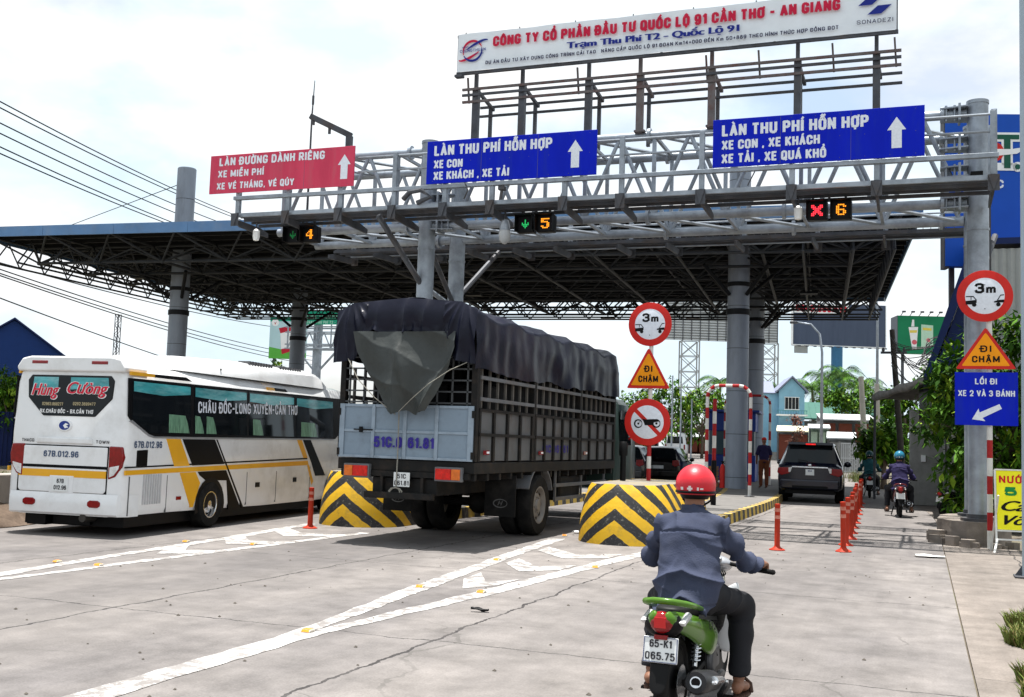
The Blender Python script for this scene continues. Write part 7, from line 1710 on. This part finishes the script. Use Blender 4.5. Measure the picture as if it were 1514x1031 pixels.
for i, (u, d, v, lb) in enumerate(((993, 80, 555, 'thin grey pole above the parked cars, left of the lattice tower'), (1006, 84, 575, 'thin grey pole below the lattice tower, second of the thin poles'), (1022, 90, 590, 'thin grey pole just left of the striped hoop'))):
    g1 = ground_at(u, 640, d); upole(lb, g1, (g1.x, g1.y, at(u, v, d).z), .07, galv, name='thin_pole', group='thin poles beyond the plaza')
# trees on the right and beyond
tree('roadside_tree', 'dense leafy tree behind the roadside signs and gantry posts', 'tree', (1.9, 25.2, 0), 4.2,
     [(-1.5, .6, 2.2, .55), (-1.35, 0, 2.9, .6), (-1.0, .3, 3.5, .7), (-.5, 0, 4.0, .6), (-.8, -.3, 2.4, .7), (-.9, -.4, 1.6, .6), (-.2, -.5, 3.2, .7), (.3, -.4, 3.9, .7), (.6, -.5, 2.6, .8), (1.0, -.3, 3.4, .8), (.1, -.5, 1.5, .7), (1.0, -.5, 1.6, .8), (1.8, 0, 2.6, .9), (1.7, 0, 3.8, .8), (-.3, -.6, .8, .5), (.7, -.6, .7, .6), (-1.2, -.2, 1.2, .45), (-1.1, -.3, .6, .4), (-.7, -.7, .4, .45), (-.6, -.7, 1.2, .5)], 10500, .23, .10, .14, None)
tree('shade_tree', 'dark leafy tree over the parked motorbikes beside the grey wall', 'tree', (1.6, 29.3, 0), 4.4, [(-.9, 0, 3.6, .7), (-.3, 0, 4.2, .8), (-1.1, .3, 2.8, .5), (.5, 0, 3.4, .9), (-.4, -.2, 2.4, .7), (.6, -.4, 1.8, .9), (-.5, -.3, 1.2, .6), (.4, -.5, .7, .7), (1.4, 0, 2.6, 1)], 4500, .24, .12, .14)
for j in range(1): pass
c = copy_tree(bike, None, 'dark motorbike parked in the deep shade under the roadside tree', (.55, 28.2, 0), -35); recolor(c, {'bike_green': carblk, 'bike_white': blackm})
for s in [q for q in scene.objects if q.parent == c]:
    if s.name.startswith(('licence_plate', 'side_fairing')):
        for q in [q for q in scene.objects if q.parent == s and not q.name.startswith('stripe')]: bpy.data.objects.remove(q)
far = 'trees beyond the toll plaza'
for u, d, hgt, W, n, lb in ((1306, 46, 3.0, 1.7, 1800, 'bright green bushy tree between the concrete poles and the grey wall'), (1322, 50, 3.8, 1.8, 1700, 'bushy tree behind the dark leaning pole'),
                          (1258, 88, 7.0, 4.0, 2600, 'yellow green tree above the green shed roof, below the blank billboard'), (1282, 95, 6.4, 4.4, 2300, 'tree behind the street lamp at the end of the blank billboard'), (1226, 105, 7.4, 4.6, 2300, 'dark tree under the blue billboard pole'), (1338, 62, 6.0, 3.4, 2600, 'leafy tree in front of the green cream billboard'),
                          (960, 90, 5.4, 5.5, 2300, 'tree right behind the no motorcycle sign, over the parked cars'), (985, 95, 7.2, 4.5, 2200, 'taller tree left of the lattice tower foot'), (1012, 100, 6.4, 5, 2200, 'round tree at the foot of the lattice tower'), (1038, 92, 6.2, 4.5, 2200, 'bright tree seen through the striped hoop'), (1058, 105, 6.5, 5, 1800, 'tree behind the striped hoop beside the booth'), (935, 100, 5, 6, 2000, 'low tree above the grey hatchback')):
    g1 = ground_at(u, 640, d); tree('far_tree', lb, 'tree', g1, hgt, crown_spots(W, W*.8, hgt*.35, hgt-.5, 12, W*.17, W*.27), n, .34, .18, .14, far)
for u, v, d, lb in ((1150, 572, 135, 'palm tree above the blue house roof'), (1200, 572, 105, 'palm tree beside the slim street lamp'), (1222, 560, 118, 'tall palm tree just left of the blue billboard pole'), (1246, 552, 112, 'palm tree just right of the blue billboard pole'), (1272, 572, 100, 'palm tree near the right end of the blank billboard'), (1064, 566, 125, 'palm tree showing above the striped hoop')):
    g1 = ground_at(u, 640, d); palm(lb, g1, at(u, v, d).z-g1.z, 15, 3.4, 'palms beyond the plaza')
# houses and stalls past the booths
h = ground_at(1166, 600, 140); ho_ = thing('blue_house', 'pale blue two storey house with a gabled balcony front beyond the SUV', 'house', h, 14)
hb_ = mat('house_blue', (.22, .42, .55), .8, 0, .1, 1); zt = at(1166, 558, 140).z-h.z
MB().box(-3.6, 2.0, 1, 8, 0, zt-2.0).prism([(-1.2, 0), (2.0, 0), (2.0, zt-1.7), (.4, zt-.1), (-1.2, zt-1.7)], 'y', 0, 6).build('wall', hb_, ho_)
b = MB().prism([(.4, zt), (2.4, zt-2.0), (2.4, zt-1.75), (.4, zt+.22), (-1.6, zt-1.75), (-1.6, zt-2.0)], 'y', -.5, 8).prism([(0.8, zt-2.1), (4.5, zt-.4), (4.5, zt-.3), (.8, zt-2.0)], 'x', -4.0, -1.61); b.build('roof', mat('roof_slate', (.20, .22, .30), .7), ho_)
wd = MB().box(-.5, 1.3, -.06, .02, zt-4.1, zt-2.6).build('window', glassd, ho_); b = MB()
for k in range(5): b.box(-.5+k*.44, -.46+k*.44, -.10, -.061, zt-4.1, zt-2.6)
b.box(-.56, 1.36, -.12, -.04, zt-4.2, zt-4.1).box(-.56, 1.36, -.12, -.04, zt-2.6, zt-2.52); b.build('grille', white, wd)
MB().box(-1.6, 2.3, -.9, -.1, zt-5.0, zt-4.8).build('balcony', white, ho_); b = MB()
for k in range(12): b.box(-1.5+k*.33, -1.45+k*.33, -.88, -.84, zt-4.8, zt-4.35)
b.box(-1.55, 2.25, -.9, -.82, zt-4.35, zt-4.27); b.build('balustrade', mat('rail_teal', (.10, .28, .30), .6), ho_)
ho_.location = Vector((0, 0, 1.5))+(h-Vector((0, 0, 1.5)))*.66; ho_.scale = (.66,)*3
MB().box(-3.6, 2.0, .02, 8, -1.6, .02).build('plinth', palewall, ho_)
g1 = ground_at(1236, 640, 95); o = thing('green_shed', 'long shed with a sloping sea green sheet roof behind the stalls', 'shed', g1, 8); z_ = lambda v, d: at(1236, v, d).z-g1.z
MB().prism([(-1, z_(622, 95)), (5, z_(594, 95)), (5, z_(594, 95)+.12), (-1, z_(622, 95)+.12)], 'x', -3.4, 4.2).build('roof', greenroof, o); MB().box(-3.2, 4, 0, 5, 0, z_(622, 95)-.1).build('wall', palewall, o)
b = MB()
for k in range(14): x = -3.3+k*.56; b.prism([(-1.01, z_(622, 95)+.12), (5, z_(594, 95)+.12), (5, z_(594, 95)+.16), (-1.01, z_(622, 95)+.16)], 'x', x, x+.05)
b.build('roof_ribs', greenroof, o)
def stall(label, u0, u1, vt, d, roofm, wallm, depth=3, rz=6, slope=.5, open_=True):
    a = ground_at((u0+u1)/2, 650, d); W = (u1-u0)*d/1600/.95; z = at((u0+u1)/2, vt, d).z-a.z; o = thing('market_stall', label, 'stall', a, rz, 'stalls along the far roadside')
    MB().prism([(-.7, z-slope), (depth, z), (depth, z+.08), (-.7, z-slope+.08)], 'x', -W/2, W/2).build('roof', roofm, o)
    MB().box(-W/2+.05, W/2-.05, depth-.2, depth-.05, 0, z-.1).box(-W/2+.05, -W/2+.15, .2, depth, 0, z-slope-.05).box(W/2-.15, W/2-.05, .2, depth, 0, z-slope-.05).build('wall', wallm, o)
    b = MB(); n = max(2, int(W/1.2))
    for k in range(n): x = -W/2+.2+(W-.4)*k/n; b.box(x, x+(W-.4)/n*.8, .15, .25, .2, z-slope-.2)
    b.build('shutters', wallm if not open_ else brownsh, o); b = MB()
    for x in (-W/2+.1, W/2-.1): b.bar((x, -.6, 0), (x, -.6, z-slope), .08)
    b.build('posts', galvd, o)
stall('long stall with pale metal roof edge and rust brown shutters', 1215, 1290, 612, 78, palesheet, greysheet, 3, 10); stall('low grey metal stall with pale sloping roof beside the white gate', 1224, 1264, 640, 66, palesheet, greysheet, 2, 4, .4, False)
stall('stall with a cream awning right above the SUV roof', 1150, 1200, 630, 88, mat('cream_awning', (.60, .55, .40), .7), greysheet, 3, 6, .5); stall('grey roofed stall row seen past the red helmet', 985, 1062, 624, 135, greysheet, palewall, 4, 12, .9); stall('pale roofed stall behind the minibus and the striped hoop', 1018, 1050, 640, 112, palesheet, brownsh, 3, 12, .5); stall('dark roofed stall behind the truck cab and parked cars', 905, 972, 634, 120, greysheet, brownsh, 3, 12, .5)
stall('small stall with a pale green box front beside the blue house', 1196, 1226, 628, 74, palesheet, mat('mint_panel', (.35, .45, .35), .7), 2, 6, .3, False)
g1 = ground_at(1178, 640, 80); tree('dry_tree', 'reddish dry shrub standing above the SUV roof', 'shrub', g1, 3.6, crown_spots(1.3, 1.2, 1.8, 3.6, 6, .3, .5), 500, .25, .1, .07); 
dry = mat('dry_leaf', (.16, .07, .05), .8, 0, .3, 4); o = [q for q in scene.objects if q.name.startswith('dry_tree')][0]
for q in o.children:
    if q.name.startswith('crown'):
        for i in range(3): q.data.materials[i] = dry
g1 = ground_at(1262, 690, 64); gt = thing('metal_gate', 'white wrought metal gate at the road edge near the concrete poles', 'gate', g1, 8); b = MB(); H = at(1262, 656, 64).z-g1.z
for k in range(12): x = -.7+k*.127; b.box(x-.02, x+.02, -.02, .02, .05, H)
for z in (.1, H*.5, H): b.box(-.75, .75, -.025, .025, z-.03, z+.03)
for k in range(7):
    for s in (-1, 1): arc(b, s*.14, .2+k*(H-.3)/6.5, .11, .11, 0, 360, .05, 10, -.03)
b.build('bars', palesheet, gt); MB().box(-.85, -.75, -.05, .05, 0, H+.1).box(.75, .85, -.05, .05, 0, H+.1).build('gate_post', palewall, gt); MB().box(-.72, .72, .05, .07, .05, H-.05).build('backing', greysheet, gt)
# tangle of service cables by the awning and cables on the posts
def wire(name, label, pts, r, group, m=None):
    o = MB().path(pts, r, 5).build(name, m or mat('cable_black', (.012, .012, .013), .6), None); return tag(o, label, 'cable', group)
def catenary(a, c, sag, n=14): return [a.lerp(c, k/n)-Vector((0, 0, sag*4*(k/n)*(1-k/n))) for k in range(n+1)]
b = MB()
for k in range(16):
    a = Vector((-.95+random.uniform(-.1, .1), 41.0, 5.2+random.uniform(-.6, .5))); c = Vector((1.1+random.uniform(-.3, .5), 31+random.uniform(-1, 1), 4.2+random.uniform(-.3, 1.0))); b.path(catenary(a, c, random.uniform(.2, 1.1)), .014, 4)
for k in range(7): q = [Vector((.45+.38*math.cos(t*.8+k)*(1+.1*k), 31.5+.2*math.sin(t), 4.35+.42*math.sin(t*.8+k*1.3))) for t in range(10)]; b.path(q, .014, 4)
o = b.build('cable_tangle', mat('cable_grey', (.10, .10, .10), .7)); tag(o, 'tangle of loose service cables looping above the awning', 'cables', None, 'stuff')
up = 'power lines crossing the sky on the left'; seqs = [((-60, 118), (430, 346), 'topmost power line in the sky, passing just behind the top of the canopy post'), ((-60, 128), (430, 349), 'second power line from the top, close under the topmost one'), ((-60, 152), (430, 362), 'third power line from the top on the left'), ((-60, 168), (430, 372), 'fourth power line from the top on the left'), ((-60, 189), (430, 385), 'fifth power line from the top, meeting the blue fascia'), ((-60, 200), (430, 386), 'lowest power line above the blue canopy fascia')]
for (a, c, lb) in seqs: wire('power_line', lb, catenary(at(a[0], a[1], 34), at(c[0], c[1], 85), .5, 20), .026, up)
seqs = [((-60, 372), (470, 490), 'topmost power line under the canopy edge on the left'), ((-60, 378), (470, 528), 'second power line under the canopy edge'), ((-60, 384), (470, 534), 'third power line under the canopy edge'), ((-60, 387), (470, 540), 'fourth power line under the canopy edge'), ((-60, 418), (470, 590), 'lowest power line under the canopy, over the bus roof')]
for (a, c, lb) in seqs: wire('power_line', lb, catenary(at(a[0], a[1], 42), at(c[0], c[1], 120), .6, 20), .030, up)
wire('power_line', 'thin guy wire rising the opposite way to the canopy post', [at(60, 350, 60), at(262, 274, 46)], .018, up)
